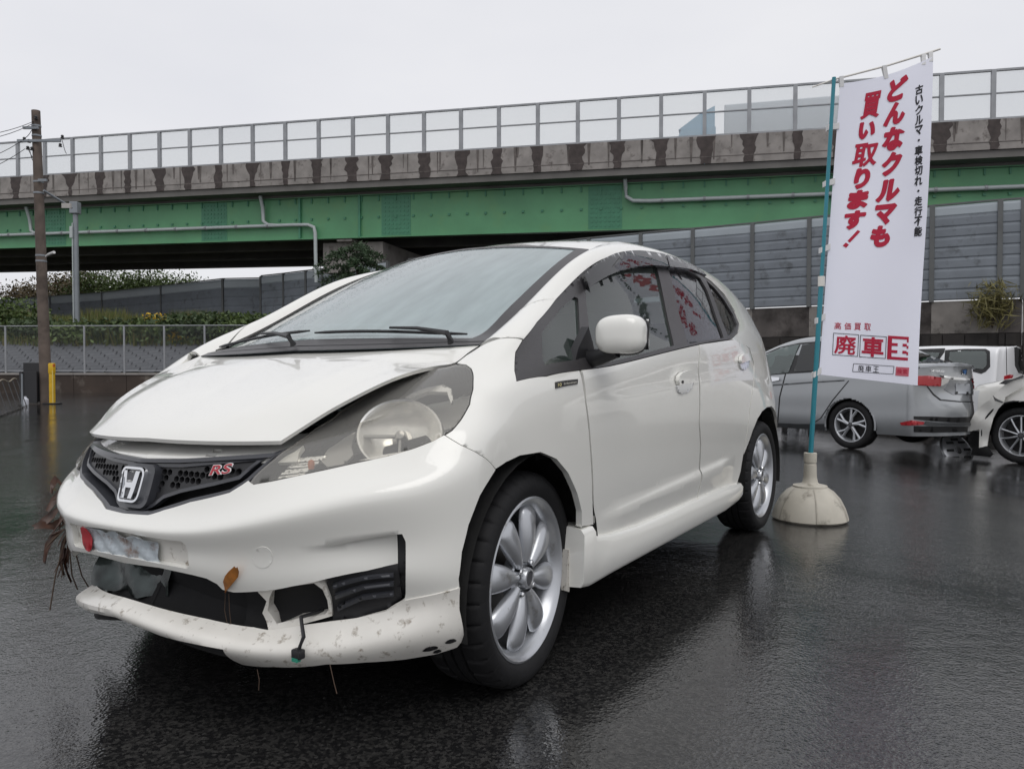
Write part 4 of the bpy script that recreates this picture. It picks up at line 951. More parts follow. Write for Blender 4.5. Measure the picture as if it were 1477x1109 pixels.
# second chamber inboard: sloped chrome shelf
sh = zp('D', (480, 560), (560, 500), (620, 470), (600, 560), (610, 600), (560, 650), (470, 668), (440, 640))
skin_panel('inner_shelf', UV(sh), mat('shelf chrome', (.42, .41, .39), .3, metal=.6), p_lens, off=-.035, flange=.01, step=.012)
shb = zp('D', (640, 640), (760, 632), (900, 612), (1000, 580), (1030, 545), (1000, 560), (900, 590), (760, 612))
skin_panel('lower_trim', UV(shb), M_REFL, p_lens, off=-.028, flange=.01, step=.012)
# arc of chrome at the outer end and the ribbed indicator at the inner tip
arcp = zp('D', (880, 290), (1000, 240), (1090, 225), (1140, 250), (1150, 310), (1140, 330), (1115, 265), (1010, 262), (910, 300))
skin_panel('side_reflector', UV(arcp), M_REFL, p_lens, off=-.03, flange=.01, step=.012)
for k in range(7):
    t = k / 6.0
    a = zp('D', (195 + 20 * t + 95 * t, 748 - 108 * t), (345 + 120 * t, 722 - 96 * t), (352 + 118 * t, 710 - 97 * t), (205 + 20 * t + 95 * t, 736 - 108 * t))
    skin_panel('indicator_rib', UV(a), M_REFL, p_lens, off=-.030 + .003 * (k % 2), flange=.008, step=.012)
ib, _n = px_pt(*zp('D', (388, 668))[0], -.026)
MB().lathe([(0, .012), (.007, .009), (.009, 0), (.007, -.012)], 14, 'Z', Matrix.Translation(Vector(ib))).build('indicator_bulb', mat('amber bulb', (.55, .16, .05), .25), p_lens, True)

# ---- radiator grille: frame, honeycomb, badge, RS letters
def yzp(pts): return [cplane_front(p) for p in pts]
GR = zp('K', (1430, 300), (1290, 350), (1000, 372), (700, 392), (400, 410)) + [(200, 660)]
GRL = [(px_uv(*p)) for p in GR]
gr_top = [S(u, v)[0] for u, v in GRL]; gr_low = [S(*px_uv(*p))[0] for p in GR_LOW]
gyz = [(p[1], p[2]) for p in gr_top] + [(1e-4, .672)]
gyl = [(p[1], p[2]) for p in gr_low]
gout = [p for p in gyz if p[0] > .003] + [(0.0, .670)]
glow = [p for p in gyl if p[0] > .02] + [(0.0, .528)]
gfull = gout + [(-y, z) for y, z in gout[:-1][::-1]] + [(-y, z) for y, z in glow[:-1]] + glow[::-1]
gfull = [p for i, p in enumerate(gfull) if math.dist(p, gfull[i - 1]) > .002]
gin = inset(gfull, .010)
def yz_skin(y, z, off):
    r = uv_hit((3, max(abs(y), 1e-4), z), (-1, 0, 0)); u, v = r
    p = S(u, v)[0] + SN(u, v)[0] * _sgn * off; return (p[0], p[1] if y >= 0 else -p[1], p[2])
def yz_panel(name, outer, holes, m, parent, off, flange, step=.014):
    V, T, bd = tri_fill(outer, holes, step); P = np.array([yz_skin(y, z, off) for y, z in V]); F = []
    for a, b, c in T:
        n = np.cross(P[b] - P[a], P[c] - P[a]); F.append((a, b, c) if n[0] > 0 else (a, c, b))
    vv = [tuple(p) for p in P]; k = {}
    for a, b in bd:
        for q in (a, b):
            if q not in k: k[q] = (len(vv), len(vv) + 1); vv.append(tuple(P[q])); vv.append((P[q][0] - flange, P[q][1], P[q][2]))
    for a, b in bd: F.append((k[a][0], k[a][1], k[b][1], k[b][0]))
    return mobj(name, vv, F, m, parent, True)
M_GRF = mat('grey grille frame', (.045, .047, .055), .28, coat=.3, drops=.4, dscale=140)
p_grf = yz_panel('grille_frame', gfull, [gin], M_GRF, fit, -.004, .05)
gm_px = zp('K', (1165, 398), (1000, 415), (700, 448), (400, 478), (0, 496))
gml_px = zp('K', (950, 578), (700, 642), (380, 712), (210, 768), (100, 850), (0, 884))
gm_t = [(lambda q: (q[1], q[2]))(S(*px_uv(*p))[0]) for p in gm_px]; gm_l = [(lambda q: (q[1], q[2]))(S(*px_uv(*p))[0]) for p in gml_px]
gm_t = [p for p in gm_t if p[0] > .01] + [(0.0, .652)]; gm_l = [p for p in gm_l if p[0] > .01] + [(0.0, .545)]
gmesh = gm_t + [(-y, z) for y, z in gm_t[:-1][::-1]] + [(-y, z) for y, z in gm_l[:-1]] + gm_l[::-1]
hexes = []
hw, hh = .0098, .0098
row = 0; z = .52
gin2 = inset(gmesh, .003)
while z < .72:
    y = -.52 + (hw if row % 2 else 0)
    while y < .52:
        h = [(y + hw * 1.02 * math.cos(R(60 * k + 30)), z + hh * .90 * math.sin(R(60 * k + 30))) for k in range(6)]
        if pip(h, gin2).all() and not (abs(y) < .05 and .548 < z < .652) and not (abs(abs(y) - .10 - .5 * (z - .6)) < .011): hexes.append(h)
        y += 2 * hw
    z += hh * 1.55; row += 1
p_hex = yz_panel('grille_mesh', gmesh, hexes, M_BLKP, fit, -.016, .012, step=.03)
yz_panel('grille_mesh_rim', inset(gmesh, -.006), [inset(gmesh, .003)], M_GRF, p_hex, -.010, .02, step=.02)
yz_panel('grille_backing', inset(gfull, .006), [], M_DARK, fit, -.06, .002, step=.04)
# badge plate and H badge
def rrect(cy, cz, w, h, r, n=5, top=1.0):
    out = []
    for (sx, sz, a0) in ((1, 1, 0), (-1, 1, 90), (-1, -1, 180), (1, -1, 270)):
        for k in range(n):
            a = R(a0 + 90 * k / (n - 1)); ww = w * (top if sz > 0 else 1.0)
            out.append((cy + sx * (ww / 2 - r) + r * math.cos(a), cz + sz * (h / 2 - r) + r * math.sin(a)))
    return out
bz = .600
def yz_lay(p, off): return (p[0] + off, p[1], p[2])
yz_panel('badge_plate', rrect(.012, bz, .118, .112, .02, top=1.08), [], M_GRF, p_hex, .004, .03)
yz_panel('badge_ring', rrect(0, bz, .090, .092, .018, top=1.10), [rrect(0, bz, .078, .080, .014, top=1.10)], M_CHROME, p_hex, .014, .012)
yz_panel('badge_field', rrect(0, bz, .084, .086, .015, top=1.10), [], M_BLKG, p_hex, .007, .004)
Hs = [(-.034, .036), (-.018, .036), (-.012, .006), (.012, .006), (.018, .036), (.034, .036), (.022, -.036), (.007, -.036), (.011, -.008), (-.011, -.008), (-.007, -.036), (-.022, -.036)]
yz_panel('badge_letter', [(y, z + bz) for y, z in Hs], [], M_CHROME, p_hex, .016, .012, step=.01)
def text_mesh(body, size, offset=0.0, extrude=0.0, align='CENTER', shear=0.0, spacing=1.0, vertical=False):
    cu = bpy.data.curves.new('lettering', 'FONT'); cu.body = body; cu.size = size; cu.offset = offset; cu.extrude = extrude
    cu.align_x = align; cu.align_y = 'CENTER'; cu.shear = shear; cu.space_character = spacing; cu.resolution_u = 4
    ob = bpy.data.objects.new('lettering', cu); COL.objects.link(ob)
    dg = bpy.context.evaluated_depsgraph_get(); me = bpy.data.meshes.new_from_object(ob.evaluated_get(dg))
    v = np.zeros(len(me.vertices) * 3); me.vertices.foreach_get('co', v); v = v.reshape(-1, 3); f = [tuple(p.vertices) for p in me.polygons]
    bpy.data.objects.remove(ob); bpy.data.meshes.remove(me); bpy.data.curves.remove(cu)
    return v, f
M_RED = mat('red lettering', (.42, .03, .045), .35); M_WHT = mat('white edge', (.8, .8, .8), .35)
for dz, mm, of in ((.0, M_WHT, .05), (.0015, M_RED, .012)):
    v, f = text_mesh('RS', 1.0, offset=of, shear=.30, spacing=1.02)
    P = [yz_lay(S(*px_uv(318 + a[0] * 29, 677.5 - a[0] * 3.2 - a[1] * 19))[0], .004 + dz) for a in v]
    mobj('rs_letters', P, f, mm, p_hex, False)
# ---- bonnet: raised at its front edge, folds along both sides
he_px = zp('D', (240, 575), (380, 485), (500, 410), (620, 345), (760, 275), (880, 225), (1000, 190), (1100, 172), (1165, 160), (1230, 112), (1300, 66))
he_y = [.435, .468, .500, .530, .556, .578, .598, .612, .622, .633, .645]
EDGE = np.array([cplane(p[0], p[1], 1, y) for p, y in zip(he_px, he_y)])
tk = np.concatenate([[0], np.cumsum(np.linalg.norm(np.diff(EDGE, axis=0), axis=1))]); tk /= tk[-1]
CTR = np.array([(.672, 0, .722), (.655, 0, .738), (.60, 0, .772), (.48, 0, .832), (.33, 0, .893), (.22, 0, .934), (.155, 0, .955)])
ck = np.concatenate([[0], np.cumsum(np.linalg.norm(np.diff(CTR, axis=0), axis=1))]); ck /= ck[-1]
SE, SCt = Spl(tk), Spl(ck)
def HD(s, t):
    e = SE.basis(t) @ EDGE; c = SCt.basis(t) @ CTR; a = np.abs(s)[:, None] ** 2.3
    P = c + (e - c) * a; P[:, 1] = e[:, 1] * np.abs(s) * np.sign(s)
    k = np.abs(s); P[:, 2] += .010 * np.clip((.84 - k) / .2, 0, 1) * np.clip(k / .5, 0, 1) * np.clip(t * 6, 0, 1) * np.clip((1 - t) * 5, 0, 1)
    return P
ns, ntt = 81, 50
ss = np.sin(np.linspace(-1, 1, ns) * math.pi / 2 * .92) / math.sin(math.pi / 2 * .92); tt = np.linspace(0, 1, ntt)
Sg, Tg = np.meshgrid(ss, tt, indexing='ij'); HP = HD(Sg.ravel(), Tg.ravel())
v = [tuple(p) for p in HP]; f = [(i * ntt + j, i * ntt + j + 1, (i + 1) * ntt + j + 1, (i + 1) * ntt + j) for i in range(ns - 1) for j in range(ntt - 1)]
per = [i * ntt for i in range(ns)] + [(ns - 1) * ntt + j for j in range(1, ntt)] + [i * ntt + ntt - 1 for i in range(ns - 2, -1, -1)] + [j for j in range(ntt - 2, 0, -1)]
b0 = len(v); v += [tuple(HP[i]) for i in per]; b1 = len(v); v += [(HP[i][0] - .004, HP[i][1] * .99, HP[i][2] - .010) for i in per]
f += [(b0 + i, b0 + (i + 1) % len(per), b1 + (i + 1) % len(per), b1 + i) for i in range(len(per))]
hood = mobj('bonnet', v, f, M_PAINT, fit, True)
mobj('bonnet_underside', [(p[0] - .004, p[1] * .985, p[2] - .011) for p in HP], f[:(ns - 1) * (ntt - 1)], M_DARK, hood, True)

# gutter closing the gap between the right wing and the bonnet
gu = np.linspace(uk[4], uk[7] + .04, 24); rowp = S(gu, np.full(24, VE)); tq = np.linspace(.45, 1.0, 24); ed = SE.basis(tq) @ EDGE
v = []
for a, b in zip(rowp, ed): v += [(a[0], -a[1] - .03, a[2] - .012), (a[0], -a[1], a[2] + .002), (b[0], -b[1] * .93, b[2] - .022)]
mobj('wing_gutter', v, [(3 * i + j, 3 * i + 1 + j, 3 * i + 4 + j, 3 * i + 3 + j) for i in range(23) for j in range(2)], M_PAINT, fit, True)
# ---- windscreen, scuttle, wipers, roof
WE = np.array([cplane(p[0], p[1], 1, y) for p, y in (((692, 498), .647), ((700, 492.5), .643), ((720, 485), .636), ((747, 459), .622), ((774, 430), .607), ((801, 402), .592), ((828, 377), .574), ((850, 360.5), .556))])
wk = np.concatenate([[0], np.cumsum(np.linalg.norm(np.diff(WE, axis=0), axis=1))]); wk /= wk[-1]; SW = Spl(wk)
WC0, WC1 = np.array((.165, 0, .962)), np.array((-.775, 0, 1.408))
def WS(s, t, off=0.0):
    e = SW.basis(t) @ WE; c = WC0 + (WC1 - WC0) * t[:, None]; c[:, 2] += .018 * np.sin(np.pi * t)
    a = np.abs(s)[:, None] ** 2.2; P = c + (e - c) * a; P[:, 1] = e[:, 1] * s
    n = np.array((.43, 0, .90)); return P + n * off
def ws_grid(name, s0, s1, t0, t1, m, parent, off, n=(40, 24), hole=None):
    sg = np.linspace(s0, s1, n[0]); tg = np.linspace(t0, t1, n[1]); A, B = np.meshgrid(sg, tg, indexing='ij')
    P = WS(A.ravel(), B.ravel(), off); k = n[1]
    f = []
    for i in range(n[0] - 1):
        for j in range(k - 1):
            if hole:
                cs, ct = (sg[i] + sg[i + 1]) / 2, (tg[j] + tg[j + 1]) / 2
                if hole[0] < cs < hole[1] and hole[2] < ct < hole[3]: continue
            f.append((i * k + j, i * k + j + 1, (i + 1) * k + j + 1, (i + 1) * k + j))
    return mobj(name, [tuple(p) for p in P], f, m, parent, True)
ws = ws_grid('windscreen', -1, 1, .0, 1, M_WSG, fit, 0.0, (61, 40))
ws_grid('windscreen_border', -1, 1, 0, 1, M_FRM, fit, .0025, (121, 80), (-.925, .925, .075, .975))
# scuttle
mb = MB(); sg = np.linspace(-1, 1, 41); P0 = WS(sg, np.full(41, .03), .004); e = HD(sg, np.full(41, 1.0))
v = []; f = []
for i in range(41):
    a = P0[i]; b = e[i] - np.array((0, 0, .012)); v += [tuple(a), tuple((a + b) / 2 - np.array((0, 0, .016))), tuple(b - np.array((0, 0, .004)))]
for i in range(40):
    for j in range(2): f.append((3 * i + j, 3 * i + j + 1, 3 * i + 4 + j, 3 * i + 3 + j))
mb.add(v, f).build('scuttle_panel', M_BLKP, fit, True)
def wsp(s, t, off): return Vector(WS(np.array([s]), np.array([t]), off)[0])
for (pa, pb, piv) in (((-.93, .075), (-.05, .115), (-.02, .02)), ((.02, .095), (.90, .075), (.88, .0))):
    w = MB(); pts = [wsp(pa[0] + (pb[0] - pa[0]) * t, pa[1] + (pb[1] - pa[1]) * t + .012 * math.sin(math.pi * t), .016) for t in np.linspace(0, 1, 12)]
    w.tube(pts, [.003] + [.0055] * 10 + [.003], 6)
    wo = w.build('wiper_blade', M_BLKP, fit, True)
    mid = pts[6]; p0 = wsp(piv[0], piv[1], .012)
    MB().tube([p0, p0 + Vector((.02, 0, .028)), p0.lerp(mid, .5) + Vector((.012, 0, .026)), mid + Vector((.004, 0, .012))], [.011, .009, .006, .0045], 6).build('wiper_arm', M_BLKP, wo, True)
# roof: from one roof side to the other, behind the windscreen
rx_u = np.linspace(uk[10] - .20, uk[15] + .1, 36)
Lr = S(rx_u, np.full(36, VE)); nrs = 33; v = []; f = []
L0 = np.array(WE[-1]); first = [WS(np.array([s]), np.array([1.0]))[0] for s in np.linspace(1, -1, nrs)]
rows = [first]
for p in Lr:
    rows.append([np.array((p[0] + .03 * (1 - abs(s) ** 2.2) * (1 if p[0] > -2 else -.4), p[1] * s, p[2] + .030 * (1 - abs(s) ** 2.2))) for s in np.linspace(1, -1, nrs)])
rows = [rows[0]] + [r for r in rows[1:] if r[0][0] < rows[0][0][0] - .02]
for r in rows: v += [tuple(p) for p in r]
for i in range(len(rows) - 1):
    for j in range(nrs - 1): f.append((i * nrs + j, (i + 1) * nrs + j, (i + 1) * nrs + j + 1, i * nrs + j + 1))
roof = mobj('roof', v, f, M_PAINT, fit, True)
# tailgate with its window between the body sides
tail = []
vv_ = np.linspace(vk[7], VE, 14)
for b in vv_:
    a = S(uk[15] + .12, b)[0]; tail.append([np.array((a[0] - .05 * (1 - abs(s) ** 2.5), a[1] * s, a[2])) for s in np.linspace(1, -1, 25)])
v = [tuple(p) for r in tail for p in r]; f = [(i * 25 + j, (i + 1) * 25 + j, (i + 1) * 25 + j + 1, i * 25 + j + 1) for i in range(13) for j in range(24)]
tg = mobj('tailgate', v, f, M_PAINT, fit, True)
tw = [[p + np.array((-.008, 0, 0)) for p in r[3:-3]] for r in tail[5:13]]
v = [tuple(p) for r in tw for p in r]; nn = len(tw[0]); f = [(i * nn + j, (i + 1) * nn + j, (i + 1) * nn + j + 1, i * nn + j + 1) for i in range(len(tw) - 1) for j in range(nn - 1)]
mobj('rear_window', v, f, M_PRIV, tg, True)
M_TAIL = mat('red lamp lens', (.35, .01, .012), .12, coat=.6)
for s_ in (1, -1):
    lp = uvrect(np.linspace(uk[15] - .02, uk[15] + .12, 8), np.linspace(vk[7] - .02, vk[10], 8))
    o = skin_panel('tail_lamp', lp, M_TAIL, fit, off=.008, flange=.02, step=.03)
    if s_ < 0: mirror_obj(o, 'tail_lamp'); bpy.data.objects.remove(o)

# ---- sill skirt with its front block, mud flap
def sweep(name, secs, m, parent):
    v = []; f = []; k = len(secs[0])
    for s_ in secs: v += s_
    for i in range(len(secs) - 1):
        for j in range(k): f.append((i * k + j, i * k + (j + 1) % k, (i + 1) * k + (j + 1) % k, (i + 1) * k + j))
    f.append(tuple(range(k))); f.append(tuple(reversed(range((len(secs) - 1) * k, len(secs) * k))))
    o = mobj(name, v, f, m, parent, True)
    bm = bmesh.new(); bm.from_mesh(o.data); bmesh.ops.recalc_face_normals(bm, faces=bm.faces); bm.to_mesh(o.data); bm.free()
    o.data.set_sharp_from_angle(angle=R(40)); return o
def sill_sec(x, top, bot, ot=.832, ob=.842):
    return [(x, .70, bot + .02), (x, .78, bot), (x, ob - .012, bot + .004), (x, ob, bot + .02), (x, ot + .012, top - .022), (x, ot, top - .006), (x, .80, top), (x, .70, top)]
secs = [sill_sec(-.242, .412, .222), sill_sec(-.30, .412, .214), sill_sec(-.322, .410, .214), sill_sec(-.328, .376, .214), sill_sec(-.45, .360, .218)] + \
       [sill_sec(x, .350 + .002 * math.sin(x * 3), .22 + .022 * max(0, (-x - .6)) * .5) for x in np.linspace(-.7, -1.7, 6)] + [sill_sec(-1.90, .342, .247), sill_sec(-1.985, .336, .255, .822, .832)]
M_SKD = mat('muddy white plastic', (.52, .50, .46), .6, stain=((.10, .08, .06), 60, .3))
p_sk = sweep('side_skirt', secs, M_PAINT, fit)
mf = MB().prism([(-.236, .34), (-.230, .28), (-.222, .215), (-.245, .205), (-.255, .30), (-.255, .34)], .735, .790, 'XZ').build('mud_flap', M_SKD, p_sk)

# ---- door mirrors
def superell(c, d, n=3.2, k=9):
    """rounded box (superellipsoid) without poles"""
    v = []; f = []
    for ax_ in range(3):
        for sg_ in (-1, 1):
            o = len(v)
            for i in range(k + 1):
                for j in range(k + 1):
                    p = [0, 0, 0]; p[ax_] = sg_; p[(ax_ + 1) % 3] = math.tan((2 * i / k - 1) * math.pi / 4) ; p[(ax_ + 2) % 3] = math.tan((2 * j / k - 1) * math.pi / 4)
                    L_ = sum(abs(t) ** n for t in p) ** (1 / n); v.append(tuple(c[t] + d[t] * p[t] / L_ for t in range(3)))
            for i in range(k):
                for j in range(k):
                    q_ = (o + i * (k + 1) + j, o + (i + 1) * (k + 1) + j, o + (i + 1) * (k + 1) + j + 1, o + i * (k + 1) + j + 1); f.append(q_ if sg_ > 0 else q_[::-1])
    return v, f
def weld(o, d=1e-5):
    bm = bmesh.new(); bm.from_mesh(o.data); bmesh.ops.remove_doubles(bm, verts=bm.verts, dist=d); bmesh.ops.recalc_face_normals(bm, faces=bm.faces)
    bm.to_mesh(o.data); bm.free(); o.data.polygons.foreach_set('use_smooth', [True] * len(o.data.polygons)); return o
def mirror_housing(par):
    C0 = cplane(896, 482, 1, .93); cx_, cy_, cz_ = C0
    v, f = superell((cx_, cy_, cz_), (.052, .074, .060), 3.0, 12)
    v = [(x - .16 * (y - cy_), y, z + .05 * (y - cy_) - (.012 if z < cz_ else 0) * max(0, (y - cy_) / .1)) for x, y, z in v]
    o = weld(mobj('door_mirror', v, f, M_PAINT, par))
    b = MB(); b.add(*superell((cx_ - .028, cy_ - .004, cz_ - .005), (.036, .077, .062), 3.0, 8))
    b.tube([(cx_ - .02, .80, cz_ - .075), (cx_ - .015, .85, cz_ - .070), (cx_ - .01, cy_ - .02, cz_ - .050)], [.034, .027, .024], 10)
    b.prism([(cx_ - .09, .905), (cx_ + .10, .893), (cx_ + .06, .97), (cx_ - .01, 1.04)], .785, .812, 'XZ')
    b.build('mirror_base', M_BLKP, o, True, 50)
    g = MB(); g.box((cx_ - .0645, cy_, cz_), (.003, .13, .095)); g.build('mirror_glass', M_CHROME, o)
    return o
mo = mirror_housing(p_fd)
# ---- door handles: oval pull over a chrome cup
def handle(up, cup, key, par):
    h = skin_panel('door_handle', UV(up), M_PAINT, par, off=.016, flange=.016, step=.008)
    skin_panel('handle_cup', UV(cup), M_CHROME, h, off=.006, flange=.008, step=.008)
    if key:
        k = [(key[0] + 1.6 * math.cos(a), key[1] + 2.2 * math.sin(a)) for a in np.linspace(0, 2 * math.pi, 11)[:-1]]
        skin_panel('key_barrel', UV(k), M_BLKP, h, off=.018, flange=.003, step=.006)
handle(zp('F', (938, 772), (941, 748), (960, 728), (990, 719), (1018, 722), (1029, 742), (1029, 780), (985, 788), (942, 796)),
       zp('F', (941, 798), (985, 790), (1029, 782), (1022, 812), (1000, 832), (968, 841), (948, 832)), zp('F', (956, 779))[0], p_fd)
handle(zp('F', (1274, 668), (1276, 645), (1290, 630), (1312, 626), (1325, 640), (1328, 664), (1300, 672), (1277, 680)),
       zp('F', (1278, 682), (1300, 674), (1328, 666), (1322, 698), (1303, 715), (1287, 710)), None, p_rd)
# ---- small badge behind the wing
bq = zp('F', (296, 780), (416, 764), (414, 790), (298, 814))
pb = skin_panel('anniversary_badge', UV(bq), mat('badge dark', (.035, .033, .03), .25, metal=.3), p_wing, off=.003, flange=.003, step=.01)
v, f = text_mesh('10', .034, offset=.0008)
def px_lay(pts, off): return [tuple(S(*px_uv(*p))[0] + SN(*px_uv(*p))[0] * _sgn * off) for p in pts]
def lay_text(body, size, org, ax_, ay_, off, m, par, name='lettering', weight=.0008):
    v, f = text_mesh(body, size, offset=weight)
    P = px_lay([(org[0] + a[0] * ax_[0] + a[1] * ay_[0], org[1] + a[0] * ax_[1] + a[1] * ay_[1]) for a in v], off); return mobj(name, P, f, m, par, False)
c0 = zp('F', (314, 796))[0]
lay_text('10', 1.0, c0, (6.4, -.8), (.2, -6.6), .0045, mat('badge gold', (.75, .66, .30), .3), pb)
c0 = zp('F', (372, 785))[0]
lay_text('th Anniversary', 1.0, c0, (3.1, -.42), (.1, -4.6), .0045, mat('badge pale', (.62, .6, .52), .3), pb)

# ---- mirrored right-hand side
for o in list(fit.children):
    if o.name.split('.')[0] in ('front_wing', 'front_door', 'rear_door', 'body_side', 'pillar_foot', 'window_frame', 'quarter_window', 'rear_quarter_window', 'side_skirt', 'lamp_housing', 'lamp_gasket', 'headlamp'):
        q = mirror_obj(o)
        for ch in list(o.children):
            if ch.name.split('.')[0] in ('door_window', 'door_visor', 'door_mirror', 'door_handle', 'reflector_bowl'): 
                w = mirror_obj(ch, None, q)

# ---- cabin
M_SEAT = mat('dark seat cloth', (.035, .035, .038), .85, bump=.2, bscale=120); M_TRIM = mat('cabin plastic', (.05, .05, .052), .6)
def seat(y):
    mb = MB(); mb.box((-.92, y, .52), (.52, .50, .16), None, .05)
    Mt = rotm((-1.16, y, .58), 0, R(-18), 0); mb.box((0, 0, .30), (.14, .48, .60), Mt, .05)
    s = mb.build('seat', M_SEAT, fit, True, 50); mb = MB(); mb.box((-.03, 0, .70), (.10, .26, .17), Mt, .04); mb.build('head_rest', M_SEAT, s, True, 50)
seat(.36); seat(-.36)
mb = MB(); mb.box((-1.75, 0, .55), (.5, 1.2, .16), None, .05); mb.box((0, 0, .30), (.14, 1.2, .6), rotm((-2.0, 0, .58), 0, R(-20), 0), .05); mb.build('rear_seat', M_SEAT, fit, True, 50)
mb = MB(); mb.box((-.18, 0, .86), (.46, 1.30, .14), None, .05); mb.box((-.30, -.37, .95), (.2, .36, .07), None, .03); mb.build('dashboard', M_TRIM, fit, True, 50)
mb = MB(); v = [];
ring = [(-.50 - .05 * math.sin(a), -.37 + .18 * math.cos(a), .90 + .17 * math.sin(a)) for a in np.linspace(0, 2 * math.pi, 29)]
mb.tube(ring, .014, 8, False); mb.box((-.50, -.37, .90), (.03, .30, .05), None, .01); mb.build('steering_wheel', M_TRIM, fit, True, 50)
MB().box((-1.4, 0, .285), (2.7, 1.38, .04)).build('cabin_floor', M_DARK, fit)

# ---- wheels
def tyre_mesh(R_, rim, w, N=272):
    pr = [(rim, -w * .42), (rim + .012, -w * .47), ((R_ + rim) / 2, -w * .52), (R_ - .016, -w * .475), (R_ - .004, -w * .40), (R_, -w * .30), (R_, -w * .19), (R_ - .008, -w * .18), (R_ - .008, -w * .15), (R_, -w * .14),
          (R_, -w * .02), (R_ - .008, -w * .015), (R_ - .008, w * .015), (R_, w * .02), (R_, w * .14), (R_ - .008, w * .15), (R_ - .008, w * .18), (R_, w * .19), (R_, w * .30), (R_ - .004, w * .40), (R_ - .016, w * .475),
          ((R_ + rim) / 2, w * .52), (rim + .020, w * .49), (rim + .012, w * .47), (rim, w * .42)]
    v = []; f = []; m_ = len(pr)
    for i in range(N):
        a = 2 * math.pi * i / N; g = .007 if i % 8 == 0 else 0
        for k, (r, h) in enumerate(pr):
            rr = r - (g if (4 <= k <= 6 or 17 <= k <= 19) else 0); tw_ = (.012 if k > 12 else -.012) * (abs(h) / w)
            v.append((rr * math.cos(a + tw_), h, rr * math.sin(a + tw_)))
    for i in range(N):
        j = (i + 1) % N
        for k in range(m_ - 1): f.append((i * m_ + k, i * m_ + k + 1, j * m_ + k + 1, j * m_ + k))
    return v, f
def petal(a, r0, r1, wmax, h, y0, y1):
    """one rounded petal spoke pointing along angle a in the wheel plane"""
    v = []; f = []; nt_, nc = 16, 11
    for i in range(nt_):
        t = i / (nt_ - 1); r = r0 + (r1 - r0) * t
        wd = wmax * (.34 + .66 * math.sin(min(1, t * 1.25) * math.pi / 2)) * (1 if t < .80 else math.sqrt(max(0, 1 - ((t - .80) / .2) ** 2)) * .98 + .02)
        yc = y0 + (y1 - y0) * t; hh = h * (.75 + .5 * math.sin(math.pi * t)) * (1 if t < .85 else max(.15, 1 - (t - .85) / .2))
        for j in range(nc):
            b = math.pi * j / (nc - 1); tx = wd * math.cos(b); ty = yc + hh * math.sin(b) ** .8 - h * .6
            v.append((r * math.cos(a) - tx * math.sin(a), ty, r * math.sin(a) + tx * math.cos(a)))
    for i in range(nt_ - 1):
        for j in range(nc - 1): f.append((i * nc + j, i * nc + j + 1, (i + 1) * nc + j + 1, (i + 1) * nc + j))
        f.append((i * nc, (i + 1) * nc, (i + 1) * nc + nc - 1, i * nc + nc - 1))
    f.append(tuple((nt_ - 1) * nc + j for j in range(nc)))
    return v, f
M_DISC = mat('brake disc', (.22, .21, .20), .35, metal=.9); M_CAP = mat('dark cap', (.05, .05, .055), .3)
def fit_wheel(x, y, steer, sgn):
    w = empty('wheel', (x, y, .305), steer + (0 if sgn > 0 else math.pi), fit)
    v, f = tyre_mesh(.306, .228, .205); t = mobj('tyre', [(a, b - .088, c) for a, b, c in v], f, M_RUB, w, True); t.data.set_sharp_from_angle(angle=R(40))
    mb = MB(); mb.lathe([(.219, -.007), (.233, -.002), (.2345, .006), (.229, .008), (.220, .003), (.214, -.006), (.203, -.022), (.196, -.05), (.192, -.09), (.190, -.16), (.20, -.165)], 72, 'Y')
    mb.lathe([(.0, -.017), (.05, -.016), (.062, -.022), (.066, -.05)], 40, 'Y')
    rim_ = mb.build('rim', M_SILV, w, True, 45)
    for k in range(8):
        v, f = petal(R(45 * k + 12), .045, .213, .042, .024, -.006, -.012); o = MB().add(v, f).build('spoke', M_SILV, rim_, True, 60)
    MB().lathe([(0, .006), (.019, .006), (.021, .004)], 30, 'Y').build('centre_cap', M_CAP, rim_, True)
    MB().lathe([(.021, .004), (.022, .009), (.028, .008), (.031, .002), (.033, -.02)], 30, 'Y').build('cap_ring', M_SILV, rim_, True)
    for k in range(4):
        a = R(90 * k + 45 - 10); MB().lathe([(0, .004), (.006, .004), (.0085, 0), (.0085, -.02)], 6, 'Y', Matrix.Translation((.048 * math.cos(a), 0, .048 * math.sin(a)))).build('wheel_nut', M_CHROME, rim_)
    MB().lathe([(0, -.075), (.125, -.075), (.125, -.09), (0, -.09)], 40, 'Y').build('brake_disc', M_DISC, w)
    MB().lathe([(0, -.10), (.19, -.10)], 32, 'Y').build('wheel_back', M_DARK, w)
fit_wheel(0, .785, R(5.0), 1); fit_wheel(0, -.785, R(5.0), -1); fit_wheel(-2.5, .785, 0, 1); fit_wheel(-2.5, -.785, 0, -1)

# ---- bent number plate with its red sticker, tow cover, hanging connector
nx, nz = 24, 8; v = []; f = []
for i in range(nx):
    for j in range(nz):
        y = -.185 + .34 * i / (nx - 1); z = .412 + .072 * j / (nz - 1) - .004 * math.sin(i * .9)
        p = yz_skin(y, min(max(z, .408), .49), -.004 + .004 * math.sin(i * 1.3 + j) + (.012 if j == nz - 1 else 0) * (i / nx)); v.append(p)
f = [(i * nz + j, (i + 1) * nz + j, (i + 1) * nz + j + 1, i * nz + j + 1) for i in range(nx - 1) for j in range(nz - 1)]
pl = mobj('number_plate', v, f, mat('scratched plate', (.60, .66, .70), .35, metal=.2, stain=((.22, .11, .06), 17, .30), var=.12, vscale=24), p_bl, True)
yz_panel('plate_sticker', [(-.182 + .0 + .030 * math.cos(a) + .02, .452 + .036 * math.sin(a)) for a in np.linspace(0, 2 * math.pi, 13)[:-1]], [], mat('red sticker', (.45, .02, .03), .4), pl, .004, .002, step=.02)
